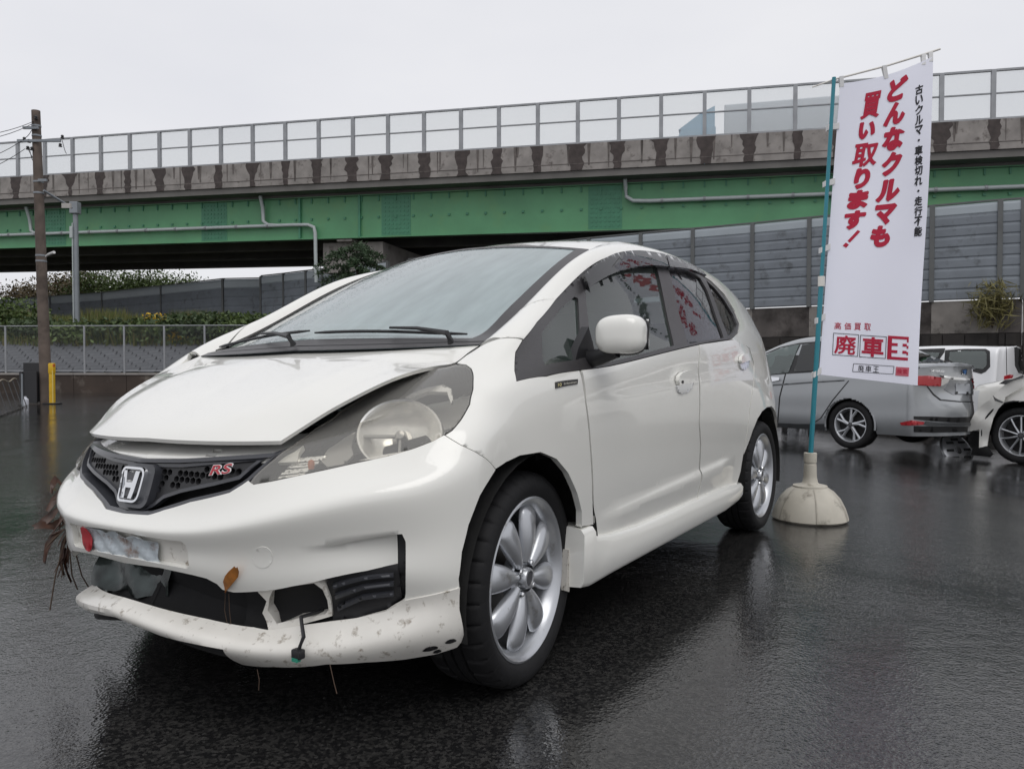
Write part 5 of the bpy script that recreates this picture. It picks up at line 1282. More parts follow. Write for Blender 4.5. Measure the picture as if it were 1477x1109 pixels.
tow = [(379 + 14.5 * math.cos(a), 803.5 + 15.5 * math.sin(a)) for a in np.linspace(0, 2 * math.pi, 25)[:-1]]
skin_panel('tow_cover', UV(tow), M_PAINT, p_bl, off=.0012, flange=.003, step=.012)
fh = Vector(S(*px_uv(448, 892))[0]); k1 = cplane(438, 918, 0, fh.x + .055); k2 = cplane(430, 940, 0, fh.x + .062)
MB().tube([fh + Vector((-.04, 0, .01)), fh + Vector((.03, 0, .012)), Vector(k1), Vector(k2)], .005, 7).build('connector_cable', M_BLKP, p_bl, True)
kk = Vector(k2); mb = MB(); mb.box((kk.x, kk.y, kk.z - .004), (.02, .028, .022), None, .004); cc = mb.build('cable_plug', M_BLKP, p_bl, True)
MB().box((kk.x + .006, kk.y, kk.z - .016), (.012, .018, .008)).build('plug_insert', mat('green plastic', (.03, .25, .17), .4), cc)
# scrape marks at the lip corner
for (cx_, cy_, a, b) in ((620, 932, 11, 3.2), (649, 925, 8, 3.0), (630, 937, 6, 2.5)):
    sp = [(cx_ + a * math.cos(t) * (1 + .15 * math.sin(3 * t)), cy_ + b * math.sin(t) - (cx_ - 630) * .12 + a * math.cos(t) * -.22) for t in np.linspace(0, 2 * math.pi, 12)[:-1]]
    skin_panel('scrape', UV(sp), M_BLKP, p_lip, off=.0045, flange=0, step=.01)

# the front end hangs lower on its right side: settle every right-hand skin part a little
for o in [fit] + list(fit.children_recursive):
    if o.type == 'MESH' and o.parent and 'wheel' not in (o.parent.name.split('.')[0], (o.parent.parent.name.split('.')[0] if o.parent.parent else '')):
        me = o.data; c = np.zeros(len(me.vertices) * 3); me.vertices.foreach_get('co', c); c = c.reshape(-1, 3)
        nm_ = o.name.split('.')[0]                       # and its bumper is pushed back on that side
        if nm_ == 'front_bumper': c[:, 0] -= .05 * np.clip((-c[:, 1] - .28) / .35, 0, 1)
        if nm_ in ('bumper_liner', 'inner_shell'): c[:, 0] -= .09 * np.clip((-c[:, 1] - .2) / .3, 0, 1) * np.clip((c[:, 0] - .3) / .2, 0, 1)
        if nm_ == 'bumper_lip': c[:, 0] -= .05 * np.clip(-c[:, 1] / .36, 0, 1.3) ** 1.3
        c[:, 2] -= .022 * np.clip(-c[:, 1] / .6, 0, 1.2); c[:, 1] += .060 * np.clip((-c[:, 1] - .38) / .3, 0, 1) * np.clip((c[:, 0] - .18) / .25, 0, 1); me.vertices.foreach_set('co', c.ravel()); me.update()
# ================================================================== the other cars
class Skin:
    """half body of a car lofted along its length and closed round both ends; own frame: x to the nose, y left, z up"""
    def __init__(s, root, xs, w, zb, zt, zr, yr, z0=.22, front=.10, rear=.10, lean=None):
        st = []
        for x in xs:
            W, B, T, Rr, Y = w(x), zb(x), zt(x), zr(x), yr(x); h = B - z0
            st.append([(x, W - .07, z0), (x, W - .025, z0 + .12 * h), (x, W - .004, z0 + .38 * h), (x, W, z0 + .62 * h), (x, W - .012, z0 + .84 * h), (x, W - .045, B),
                       (x, (W - .05) * .55 + Y * .45 + .012, B * .5 + Rr * .5), (x, Y, Rr), (x, Y * .62, T - .012 * (1 if T > B + .1 else .4)), (x, 0.0, T)])
        st = np.array(st)
        def cap(S0, d, lean_):
            out = []
            for k in (.93, .70, .36, 0.0):
                c = S0.copy(); c[:, 1] *= k; c[:, 0] += d * (1 - k ** 2.2)
                if lean_ is not None: c[:, 0] += np.array([lean_(z) for z in c[:, 2]]) * (1 - k)
                out.append(c)
            return out
        f = cap(st[0], front, None); r = cap(st[-1], -rear, lean)
        s.CP = np.array(f[::-1] + list(st) + r); s.root = root
        s.uk = np.concatenate([[0], np.cumsum(np.maximum(.02, np.linalg.norm(np.diff(s.CP[:, 3], axis=0), axis=1)))])
        s.vk = np.concatenate([[0], np.cumsum(np.maximum(.02, np.linalg.norm(np.diff(s.CP, axis=1), axis=2).mean(0)))])
        s.su, s.sv = Spl(s.uk), Spl(s.vk); s.nu, s.nv = 300, 90
        s.ug = np.linspace(0, s.uk[-1], s.nu); s.vg = np.linspace(0, s.vk[-1], s.nv)
        s.G = np.einsum('ui,ijk,vj->uvk', s.su.basis(s.ug), s.CP, s.sv.basis(s.vg))
        F = [(i * s.nv + j, (i + 1) * s.nv + j, (i + 1) * s.nv + j + 1, i * s.nv + j + 1) for i in range(s.nu - 1) for j in range(s.nv - 1)]
        full = np.concatenate([s.G.reshape(-1, 3), s.G.reshape(-1, 3) * (1, -1, 1)]); n = s.nu * s.nv
        s.bvh = BVHTree.FromPolygons([Vector(p) for p in full], F + [tuple(k + n for k in q) for q in F])
        s.inv = Matrix.Translation(root.location) @ Matrix.Rotation(root.rotation_euler.z, 4, 'Z'); s.inv.invert()
        s.F = F
    def hit(s, px, py):
        a = at(px, py, 5.0); o = s.inv @ Vector((0, 0, CAMH)); d = (s.inv @ a) - o; d.normalize()
        h, n, i, ds = s.bvh.ray_cast(o, d)
        if h is None:
            best = None
            for t in np.linspace(6, 18, 240):
                q = s.bvh.find_nearest(o + d * t)
                if best is None or q[3] < best[3]: best = q
            h, n = best[0], best[1]
        if n.dot(d) > 0: n = -n
        return h, n
    def body(s, name, m, parent, holes, cut=None, floor=None):
        for sg_ in (1, -1):
            f = []
            for q in s.F:
                c = s.G.reshape(-1, 3)[list(q)].mean(0)
                if any((c[0] - hx) ** 2 + (c[2] - hz) ** 2 < hr * hr and c[1] > .35 for hx, hz, hr in holes): continue
                if cut and cut(c, sg_): continue
                f.append(q if sg_ > 0 else q[::-1])
            v = s.G.reshape(-1, 3) * (1, sg_, 1)
            o = mobj(name, v, f, m, parent, True)
            bm = bmesh.new(); bm.from_mesh(o.data); bmesh.ops.delete(bm, geom=[w for w in bm.verts if not w.link_faces], context='VERTS'); bmesh.ops.recalc_face_normals(bm, faces=bm.faces); bm.to_mesh(o.data); bm.free()
    def patch(s, name, px, m, parent, off=.006, thick=.006, step=None, holes=()):
        """panel outlined on the photograph and laid on the body with a little thickness"""
        P = np.array(px); step = step or max(2.5, (P.max(0) - P.min(0)).max() / 14)
        V, T, bd = tri_fill([tuple(p) for p in px], [list(h) for h in holes], step); Q = []; Nn = []
        for a, b in V:
            h, n = s.hit(a, b); Q.append(np.array(h + n * off)); Nn.append(np.array(n))
        Q = np.array(Q); Nn = np.array(Nn); F = []
        for a, b, c in T: F.append((a, b, c) if np.dot(np.cross(Q[b] - Q[a], Q[c] - Q[a]), Nn[a]) > 0 else (a, c, b))
        v = [tuple(p) for p in Q]; k = {}
        for a, b in bd:
            for q in (a, b):
                if q not in k: k[q] = (len(v), len(v) + 1); v.append(tuple(Q[q])); v.append(tuple(Q[q] - Nn[q] * thick))
        for a, b in bd: F.append((k[a][0], k[a][1], k[b][1], k[b][0]))
        return mobj(name, v, F, m, parent, True)
def lin(*pts):
    xs = [p[0] for p in pts][::-1]; ys = [p[1] for p in pts][::-1]
    return lambda x: float(np.interp(x, xs, ys))
def smooth_lin(*pts):
    f = lin(*pts); return lambda x: float(np.mean([f(x + d) for d in np.linspace(-.16, .16, 9)]))
M_CARGL = glass_mat('dark car glass', (.07, .085, .08), 1.55, .0, film=.12, film_col=(.05, .06, .06))
M_CARGL2 = glass_mat('pale car glass', (.35, .42, .40), 1.55, .0, film=.25, film_col=(.28, .34, .33))
M_SEAL = mat('black seal', (.012, .012, .013), .5)
def car_wheel(parent, x, y, z, sgn, Rt, rim, w, style, steer=0.0):
    wl_ = empty('wheel', (x, y, z), steer + (0 if sgn > 0 else math.pi), parent)
    v, f = tyre_mesh(Rt, rim, w, 72); t = mobj('tyre', [(a, b - w * .40, c) for a, b, c in v], f, M_RUB, wl_, True); t.data.set_sharp_from_angle(angle=R(40))
    mb = MB(); mb.lathe([(rim - .012, -.02), (rim + .004, -.002), (rim + .004, .006), (rim - .006, .006), (rim - .014, -.006), (rim - .03, -.05), (rim - .035, -.15)], 48, 'Y'); r_ = mb.build('rim', M_SILV, wl_, True, 45)
    MB().lathe([(0, -.06), (rim - .03, -.06)], 32, 'Y').build('wheel_back', M_DARK, wl_)
    for k in range(5 if style == 'y' else 10):
        mb = MB(); a0 = 2 * math.pi * k / (5 if style == 'y' else 10) + .3
        if style == 'y':
            for d_ in (-.20, .20):
                P = [(r * math.cos(a0 + d_ * t + .22 * t), -.012 - .01 * t, r * math.sin(a0 + d_ * t + .22 * t)) for t, r in ((0, .03), (.5, rim * .5), (1.0, rim - .014))]
                mb.tube(P, [.022, .016, .019], 6)
        else:
            P = [(r * math.cos(a0 + (.10 if k % 2 else -.02) * t), -.010 - .012 * t, r * math.sin(a0 + (.10 if k % 2 else -.02) * t)) for t, r in ((0, .035), (.5, rim * .55), (1.0, rim - .012))]
            mb.tube(P, [.014, .011, .013], 6)
        mb.build('spoke', M_SILV, r_, True)
    MB().lathe([(0, .008), (.028, .006), (.034, -.02)], 20, 'Y').build('centre_cap', M_CAP, r_, True)
    return wl_
def lip_ring(parent, x, y, z, r, m, a0=-8, a1=188):
    MB().tube([(x + r * math.cos(R(a)), y, z + r * math.sin(R(a))) for a in np.linspace(a0, a1, 25)], .012, 6).build('arch_lip', m, parent, True)
    n = 16; v = []; f = []; s_ = 1 if y > 0 else -1
    for i in range(n + 1):
        a = R(a0 + (a1 - a0) * i / n)
        for yy in (y - s_ * .005, y - s_ * .36): v.append((x + (r + .004) * math.cos(a), yy, z + (r + .004) * math.sin(a)))
    for i in range(n): f.append((2 * i, 2 * i + 1, 2 * i + 3, 2 * i + 2))
    f.append(tuple(2 * i + 1 for i in range(n + 1))); mobj('arch_liner', v, f, M_DARK, parent, False)

# ---- silver sedan, tail towards us; origin under its rear axle
AL = R(55.0); sed = empty('parked_car', (4.918, 10.239, -.128), math.atan2(math.sin(AL), -math.cos(AL)))
tag(sed, 'silver four-door sedan with red tail lamps parked behind the advertising flag', 'car')
M_SIL = mat('silver paint', (.33, .345, .36), .32, metal=.4, coat=1.0, coat_rough=.05, var=.03, vscale=2, drops=.1, dscale=90)
sk = Skin(sed, [3.35, 3.1, 2.7, 2.2, 1.75, 1.3, .9, .5, .1, -.3, -.55, -.76],
          smooth_lin((3.4, .70), (3.0, .80), (2.4, .84), (0, .845), (-.4, .82), (-.8, .74)), smooth_lin((3.4, .72), (2.6, .86), (1.7, .93), (.5, .965), (-.25, 1.0), (-.62, 1.045), (-1.0, 1.055)),
          smooth_lin((3.4, .78), (2.7, .93), (2.05, 1.03), (1.1, 1.42), (.55, 1.46), (.0, 1.40), (-.50, 1.10), (-.8, 1.085)), smooth_lin((3.4, .76), (2.7, .90), (2.05, .985), (1.1, 1.36), (.55, 1.395), (.0, 1.33), (-.5, 1.08), (-.8, 1.072)),
          smooth_lin((3.4, .60), (2.6, .68), (2.0, .68), (1.1, .565), (.5, .56), (0, .55), (-.5, .60), (-.8, .58)), .21, .16, .16, lambda z: -.10 if z < .62 else (.03 if z < .8 else -.0))
sk.body('body_shell', M_SIL, sed, [(0, .305, .335), (2.6, .305, .335)])
for x in (0, 2.6):
    for y in (.822, -.822): car_wheel(sed, x, y - (.03 if y > 0 else -.03), .305, 1 if y > 0 else -1, .305, .213, .185, 'y'); lip_ring(sed, x, y * .985, .305, .338, M_SIL)
I_ = {'P': (1060, 440, 3.542), 'Q': (1320, 460, 4.618)}
def zq(k, *pts): a, b, s = I_[k]; return [(a + x / s, b + y / s) for x, y in pts]
fr1 = zq('P', (-40, 360), (40, 330), (140, 265), (220, 228), (310, 203), (330, 203), (275, 345), (130, 362))
sk.patch('window_frame', zq('P', (-60, 372), (30, 322), (130, 258), (230, 216), (330, 194), (430, 186), (520, 190), (600, 215), (680, 262), (720, 318), (560, 330), (420, 342), (250, 352), (100, 366)), M_SEAL, sed, .004)
w1 = sk.patch('door_window', fr1, M_CARGL2, sed, .009); sk.patch('door_window', zq('P', (345, 205), (430, 196), (515, 200), (560, 222), (590, 318), (420, 335), (302, 343)), M_CARGL, sed, .009)
sk.patch('rear_window', [(1300, 508), (1325, 508), (1372, 522), (1345, 523.5), (1318, 520)], M_CARGL, sed, .006)
for nm, pts in (('door_gap', ((330, 203), (336, 203), (262, 352), (232, 470), (222, 600), (216, 600), (226, 468), (256, 350))), ('door_gap', ((580, 385), (584, 388), (500, 490), (440, 580), (400, 606), (398, 602), (436, 577), (496, 486)))):
    sk.patch(nm, zq('P', *pts), M_SEAL, sed, .002, .002)
sk.patch('crease_shade', zq('P', (160, 408), (380, 392), (560, 382), (560, 388), (380, 400), (160, 416)), mat('crease shade and trim grey', (.10, .105, .11), .4, metal=.5), sed, .003, .003)  # dark strip: the crease's shade painted on the smooth door side
sk.patch('sill_trim', zq('P', (180, 600), (330, 606), (460, 606), (460, 640), (330, 640), (180, 632)), MATS['crease shade and trim grey'], sed, .006)
hd = sk.patch('door_handle', zq('P', (158, 378), (190, 370), (232, 372), (232, 385), (190, 392), (160, 388)), M_CHROME, sed, .03, .03)
M_TL = mat('red tail lens', (.40, .012, .02), .1, coat=.8)
tl = sk.patch('tail_lamp', zq('Q', (-10, 380), (80, 378), (160, 388), (215, 400), (205, 415), (160, 448), (80, 445), (-10, 440)), M_TL, sed, .012, .014)
sk.patch('lamp_corner', zq('Q', (170, 392), (222, 398), (205, 425), (165, 446)), mat('clear lamp', (.62, .6, .58), .15, coat=.8), tl, .018, .01)
sk.patch('tail_lamp', zq('Q', (375, 410), (438, 405), (436, 462), (405, 466), (385, 445)), M_TL, sed, .012, .014)
sk.patch('boot_chrome', zq('Q', (165, 374), (300, 390), (395, 398), (380, 408), (250, 402), (185, 390)), M_CHROME, sed, .016, .014)
sk.patch('plate_recess', zq('Q', (230, 410), (372, 412), (400, 505), (250, 505), (190, 470)), mat('shaded silver', (.24, .25, .27), .35, metal=.5, coat=.6), sed, .004, .004)  # body silver darkened: the recess's shade is put into the colour
pls = sk.patch('plate_holder', zq('Q', (265, 430), (360, 432), (365, 500), (268, 500)), mat('pale plate', (.40, .42, .45), .4), sed, .010)
for c in ((272, 492), (342, 494)): sk.patch('plate_bolt', zq('Q', (c[0] - 6, c[1] - 8), (c[0] + 6, c[1] - 8), (c[0] + 6, c[1] + 10), (c[0] - 6, c[1] + 10)), M_SEAL, pls, .014)
sk.patch('boot_gap', zq('Q', (75, 448), (82, 446), (125, 500), (170, 535), (300, 548), (450, 548), (450, 554), (300, 555), (165, 543), (118, 506)), M_SEAL, sed, .004, .003)
sk.patch('bumper_insert', zq('Q', (-10, 648), (120, 650), (250, 655), (395, 650), (380, 690), (250, 688), (120, 680), (-10, 668)), M_SEAL, sed, .006)
sk.patch('bumper_strip', zq('Q', (70, 680), (150, 690), (250, 692), (375, 692), (360, 712), (200, 710), (90, 712), (50, 700)), MATS['crease shade and trim grey'], sed, .012)
sk.patch('bumper_base', zq('Q', (-10, 712), (120, 716), (350, 716), (345, 752), (120, 756), (-10, 752)), M_SEAL, sed, .006)
sk.patch('reflector', zq('P', (845, 600), (900, 588), (965, 596), (970, 610), (900, 614), (850, 612)), M_TL, sed, .010)
bd_ = sk.patch('boot_badge', zq('Q', (305, 335), (340, 335), (335, 372), (310, 372)), M_CHROME, sed, .014)
sk.patch('badge_field', zq('Q', (312, 340), (333, 340), (329, 367), (316, 367)), mat('blue field', (.03, .10, .25), .3), bd_, .018)
def skin_text(skn, body, c, ax_, ay_, m, par, off=.012, weight=.02):
    v, f = text_mesh(body, 1.0, offset=weight); P = []
    for a in v:
        h, n = skn.hit(c[0] + a[0] * ax_[0] + a[1] * ay_[0], c[1] + a[0] * ax_[1] + a[1] * ay_[1]); P.append(tuple(h + n * off))
    return mobj('lettering', P, f, m, par, False)
skin_text(sk, 'HYBRID', zq('Q', (145, 348))[0], (5.4, .25), (0, -4.2), M_CHROME, sed)
sk.patch('spoiler_edge', zq('Q', (20, 318), (150, 305), (300, 308), (445, 322), (444, 330), (300, 318), (150, 315), (20, 328)), mat('silver lip', (.33, .345, .365), .3, metal=.55, coat=1.0), sed, .03, .03)

# ---- white estate behind it
BE = R(47); van = empty('parked_car', (7.62 + .86 * math.sin(BE) * 1.0, 12.2 + .86 * math.cos(BE), -.34), math.atan2(math.sin(BE), -math.cos(BE)))
tag(van, 'white estate car with black-edged rear side window behind the silver sedan', 'car')
M_WH = mat('plain white paint', (.74, .745, .76), .35, coat=1.0, coat_rough=.05, var=.02, vscale=2)
vn = Skin(van, [4.1, 3.8, 3.4, 2.9, 2.4, 1.9, 1.4, .9, .5, .2, .05], smooth_lin((4.2, .72), (3.6, .84), (.6, .85), (0, .82)), smooth_lin((4.2, .8), (3.2, .98), (0, 1.05)),
          smooth_lin((4.2, .86), (3.3, 1.02), (2.7, 1.45), (2.0, 1.60), (.8, 1.62), (0, 1.585)), smooth_lin((4.2, .84), (3.3, 1.0), (2.7, 1.40), (2.0, 1.53), (.8, 1.545), (0, 1.51)), smooth_lin((4.2, .6), (3.2, .70), (2.5, .64), (0, .64)), .22, .2, .10)
vn.body('body_shell', M_WH, van, [(.75, .30, .33), (3.3, .30, .33)])
for x in (.75, 3.3):
    for y in (.82, -.82): car_wheel(van, x, y - (.03 if y > 0 else -.03), .30, 1 if y > 0 else -1, .30, .20, .175, 'y'); lip_ring(van, x, y * .985, .30, .334, M_WH)
vn.patch('window_frame', zq('Q', (200, 208), (330, 200), (470, 200), (498, 215), (500, 320), (470, 352), (440, 366), (300, 330), (195, 280)), M_SEAL, van, .004)
vn.patch('side_window', zq('Q', (232, 222), (330, 215), (460, 216), (478, 230), (478, 310), (455, 335), (300, 318), (225, 272)), M_CARGL2, van, .009)
vn.patch('window_frame', zq('Q', (-60, 205), (200, 196), (195, 222), (160, 272), (-60, 262)), M_SEAL, van, .004); vn.patch('side_window', zq('Q', (-40, 218), (165, 226), (150, 258), (-40, 250)), M_CARGL2, van, .009)
vn.patch('tailgate_gap', zq('Q', (604, 160), (608, 160), (612, 380), (608, 380)), M_SEAL, van, .002, .002)
vn.patch('window_frame', zq('Q', (660, 190), (690, 182), (760, 180), (760, 364), (690, 362), (664, 310)), M_SEAL, van, .004); vn.patch('rear_window', zq('Q', (690, 200), (760, 196), (760, 345), (702, 345), (686, 300)), M_CARGL, van, .009)
vn.patch('tail_lamp', zq('Q', (592, 380), (625, 370), (650, 374), (640, 400), (600, 432), (590, 410)), M_TL, van, .012, .014)

# ---- white car with torn-off front bumper at the right
GA = R(56); suv = empty('damaged_car', (6.673, 9.581, -.235), math.atan2(math.sin(GA), -math.cos(GA)))
tag(suv, 'white car with crumpled wing and torn front bumper beside the silver sedan', 'car')
M_WH2 = mat('pearl white paint of the wreck', (.76, .75, .71), .34, coat=1.0, coat_rough=.06, var=.03, vscale=4)
sv = Skin(suv, [.62, .45, .2, -.1, -.5, -.9, -1.4, -2.0, -2.6, -3.1, -3.4], smooth_lin((.7, .74), (.3, .85), (-.4, .90), (-3.0, .90), (-3.5, .80)), smooth_lin((.7, .80), (.2, .93), (-.8, 1.02), (-3.5, 1.12)),
          smooth_lin((.7, .90), (.2, 1.02), (-.55, 1.12), (-1.3, 1.52), (-2.2, 1.58), (-3.0, 1.5), (-3.5, 1.2)), smooth_lin((.7, .88), (.2, 1.0), (-.55, 1.09), (-1.3, 1.45), (-2.2, 1.5), (-3.0, 1.42), (-3.5, 1.16)), smooth_lin((.7, .55), (.2, .70), (-.6, .74), (-1.3, .62), (-3.5, .62)), .24, .06, .12)
sv.body('body_shell', M_WH2, suv, [(0, .34, .40), (-2.65, .34, .40)], lambda c, s_: c[0] > .50 + (.10 if c[2] > .85 else 0))
for x in (0, -2.65):
    for y in (.86, -.86): car_wheel(suv, x, y - (.03 if y > 0 else -.03), .335, 1 if y > 0 else -1, .335, .238, .215, 'm')
    for y in ((.89,) if x == 0 else (.89, -.89)): lip_ring(suv, x, y, .34, .402, M_SEAL, -5, 185)
# side windows of the wreck, on both sides, cut from its own skin
def window_band(skn, x0, x1, parent, name='side_window'):
    for sg_ in (1, -1):
        js = [j for j in range(skn.nv) if skn.vk[5] + .05 < skn.vg[j] < skn.vk[7] - .03]
        us_ = [i for i in range(skn.nu) if x1 < skn.G[i, js[0], 0] < x0 and skn.G[i, js[0], 1] > .45]
        if len(us_) < 2: continue
        v = []; f = []; n = len(js)
        for i in us_:
            for j in js: p = skn.G[i, j]; v.append((p[0], (p[1] + .006) * sg_, p[2] + .003))
        for i in range(len(us_) - 1):
            for j in range(n - 1): f.append((i * n + j, i * n + j + 1, (i + 1) * n + j + 1, (i + 1) * n + j))
        mobj(name, v, f, M_CARGL, parent, True)
for a_, b_ in ((-1.02, -1.72), (-1.80, -2.55), (-2.62, -2.95)): window_band(sv, a_, b_, suv)
# crumpled wing corner: a bent sheet hanging ahead of the wheel
rg = np.random.default_rng(11)
def side_Y(a):
    k = (a - CX) / FPX; t = (5.96 - 9.1 * k) / (.559 + .829 * k); return 9.1 + .829 * t
def crumple(name, px, m, Yd, parent, amp, th=.01):
    V, T, bd = tri_fill(px, [], 5.0); inv = suv.matrix_basis.inverted() if False else (Matrix.Translation(suv.location) @ Matrix.Rotation(suv.rotation_euler.z, 4, 'Z')).inverted()
    P = []
    for a, b in V:
        q = at(a, b, Yd(a, b) + amp * math.sin(a * .14 + b * .08) + amp * .8 * math.sin(b * .16 - a * .07)); P.append(inv @ q)
    v = [tuple(p) for p in P] + [tuple(p + Vector((-.0, -th, 0))) for p in P]; n = len(P); F = [t for t in T] + [tuple(k + n for k in t[::-1]) for t in T] + [(a, b, b + n, a + n) for a, b in bd]
    o = mobj(name, v, F, m, parent, True, 40); bm = bmesh.new(); bm.from_mesh(o.data); bmesh.ops.recalc_face_normals(bm, faces=bm.faces); bm.to_mesh(o.data); bm.free(); return o
crumple('crumpled_wing', zq('Q', (520, 520), (590, 560), (552, 600), (520, 660), (492, 760), (480, 845), (425, 858), (428, 735), (350, 752), (362, 690), (400, 620), (450, 570)), M_WH2, lambda a, b: side_Y(a) - .05, suv, .014)
crumple('torn_liner', zq('Q', (350, 755), (428, 738), (420, 855), (480, 850), (520, 900), (500, 920), (370, 905), (385, 850), (350, 800)), M_SEAL, lambda a, b: side_Y(a) + .03, suv, .02)
crumple('headlamp_tip', zq('Q', (556, 432), (600, 405), (650, 400), (720, 372), (720, 392), (650, 412), (600, 436)), M_BLKG, lambda a, b: side_Y(a) - .07, suv, .004)
crumple('lamp_slit', zq('Q', (516, 510), (540, 530), (592, 556), (575, 560), (530, 545)), M_BLKG, lambda a, b: side_Y(a) - .10, suv, .004)
crumple('bonnet_edge', zq('Q', (640, 400), (700, 375), (760, 362), (760, 430), (600, 520), (592, 556), (540, 528), (522, 512), (560, 470)), M_WH2, lambda a, b: side_Y(a) - .04, suv, .004)
MB().box((-.05, 0, .62), (.05, 1.0, .5)).build('front_crossmember', M_DARK, suv); MB().box((-1.4, 0, .30), (3.4, 1.4, .05)).build('floor_pan', M_DARK, suv); MB().box((1.3, 0, .28), (3.6, 1.4, .05)).build('floor_pan', M_DARK, sed); MB().box((2.0, 0, .28), (3.6, 1.4, .05)).build('floor_pan', M_DARK, van)
# loose wheel trim lying under the wreck's nose
p = at(*zq('Q', (285, 800))[0], 9.7); lw_ = empty('wheel_trim', (p.x, p.y, gz(p.x, p.y))); tag(lw_, 'loose grey wheel trim on the ground under the torn bumper', 'wheel trim')
Mt = rotm((0, 0, .075), R(62), 0, R(20)); MB().lathe([(.05, .01), (.20, .012), (.235, .0), (.24, -.03)], 36, 'Z', Mt).build('trim_disc', M_SILV, lw_, True)
for k in range(8):
    a = 2 * math.pi * k / 8; MB().box((.14 * math.cos(a), .14 * math.sin(a), .017), (.11, .03, .01), Mt @ Matrix.Identity(4)).build('slot_bar', M_SEAL, lw_)
# ================================================================== advertising flag
FY = 4.66
fl = empty('advertising_flag', (at(1168, 748, FY).x, FY, 0)); tag(fl, 'tall white advertising flag with red Japanese lettering on a teal pole and plastic base', 'flag')
FI = Matrix.Translation(fl.location).inverted()
def flput(o, par=None):
    if par is None: o.parent = fl; o.matrix_parent_inverse = FI
    else: o.parent = par
    return o
M_TEAL = mat('teal pole', (.008, .20, .26), .35, coat=.3); M_BASE = mat('cream plastic', (.50, .47, .40), .5, var=.12, vscale=6, stain=((.10, .085, .06), 7, .15), bump=.05, bscale=40)
M_CLOTH = mat('white flag cloth', (.83, .84, .94), .8, var=.02, vscale=2); M_FRED = mat('flag red', (.44, .012, .045), .8); M_FBLK = mat('flag black', (.02, .02, .025), .8); M_FPINK = mat('flag pale red', (.55, .12, .16), .8)
bx0 = fl.location.x; bz0 = gz(bx0, FY)
M0 = Matrix.Translation((bx0, FY, bz0))
mb = MB(); mb.lathe([(.0, .0), (.205, .0), (.218, .012), (.214, .03), (.200, .075), (.172, .13), (.135, .172), (.10, .195), (.098, .205), (.052, .215), (.044, .225), (.038, .26), (.036, .33), (.033, .333), (.033, .342), (.037, .345), (.037, .40), (.02, .402)], 48, 'Z', M0)
base = flput(mb.build('weight_base', M_BASE, None, True, 40))
for k in range(6):
    a = 2 * math.pi * k / 6 + .35; pr = [(.219, .012), (.215, .03), (.201, .075), (.173, .13), (.136, .172), (.105, .195)]
    mb = MB(); v = []
    for r, z in pr:
        for d_ in (-.06, .06): v.append((r * math.cos(a + d_ * (.25 + .6 * (.22 - z))), r * math.sin(a + d_ * (.25 + .6 * (.22 - z))), z))
    f = [(2 * i, 2 * i + 1, 2 * i + 3, 2 * i + 2) for i in range(5)]
    v2 = [(x * 1.0, y, z) for x, y, z in v]; mb.add([Vector(p) + Vector((bx0 + .004 * math.cos(a), FY + .004 * math.sin(a), bz0 + .002)) for p in v2], f); o = mb.build('rib', mat('cream rib', (.38, .355, .30), .6, var=.1, vscale=9)); o.parent = base; o.matrix_parent_inverse = Matrix.Identity(4)
    o.matrix_parent_inverse = FI @ Matrix.Identity(4); o.parent = base; o.matrix_parent_inverse = Matrix.Identity(4)
pb0 = Vector((bx0, FY, bz0 + .36)); pt0 = at(1203, 112, FY - .02)
mb = MB(); mb.tube([pb0, pb0.lerp(pt0, .47)], .0145, 12); mb.tube([pb0.lerp(pt0, .465), pt0], .0115, 12); pole = flput(mb.build('pole', M_TEAL, None, True, 40))
j = pb0.lerp(pt0, .47); flput(MB().tube([j - Vector((0, 0, .03)), j + Vector((0, 0, .03))], .02, 12).build('pole_joint', mat('white plastic', (.68, .66, .62), .45), None, True))
arm = flput(MB().tube([at(1172, 126, FY), at(1203, 115, FY), at(1280, 95, FY), at(1338, 77, FY), at(1356, 71, FY)], [.004, .006, .006, .007, .006], 8).build('top_arm', MATS['white plastic'], None, True))
C00, C10, C01, C11 = (1212, 121), (1346, 82), (1181, 540), (1325, 556)
def fpx(u, v):
    a = [(C00[i] * (1 - u) + C10[i] * u) * (1 - v) + (C01[i] * (1 - u) + C11[i] * u) * v for i in (0, 1)]
    sag = 7 * math.sin(math.pi * u) * (1 - v) ** 3
    return a[0] + 2.2 * math.sin(v * 5.5) * (u - .1), a[1] + sag
def fpt(u, v, off=0.0):
    x, y = fpx(u, v); return at(x, y, FY - .012 - off + .016 * math.sin(u * 5.2 + v * 3.0) + .010 * math.sin(v * 9 - u * 4) * u)
nu_, nv_ = 57, 161; vv = []
for i in range(nu_):
    for k in range(nv_): vv.append(fpt(i / (nu_ - 1), k / (nv_ - 1)))
ff = [(i * nv_ + k, (i + 1) * nv_ + k, (i + 1) * nv_ + k + 1, i * nv_ + k + 1) for i in range(nu_ - 1) for k in range(nv_ - 1)]
n0 = len(vv); vv = vv + [p + Vector((0, .0012, 0)) for p in vv]
ff = ff + [tuple(k + n0 for k in q[::-1]) for q in ff]
cloth = flput(mobj('flag_cloth', vv, ff, M_CLOTH, None, True))
def inv_uv(px, py):
    u = v = .5
    for _ in range(25):
        x, y = fpx(u, v); e = 1e-3; xu, yu = fpx(u + e, v); xv, yv = fpx(u, v + e); J = np.array([[(xu - x) / e, (xv - x) / e], [(yu - y) / e, (yv - y) / e]]); d = np.linalg.solve(J, np.array([px - x, py - y])); u += d[0]; v += d[1]
    return u, v
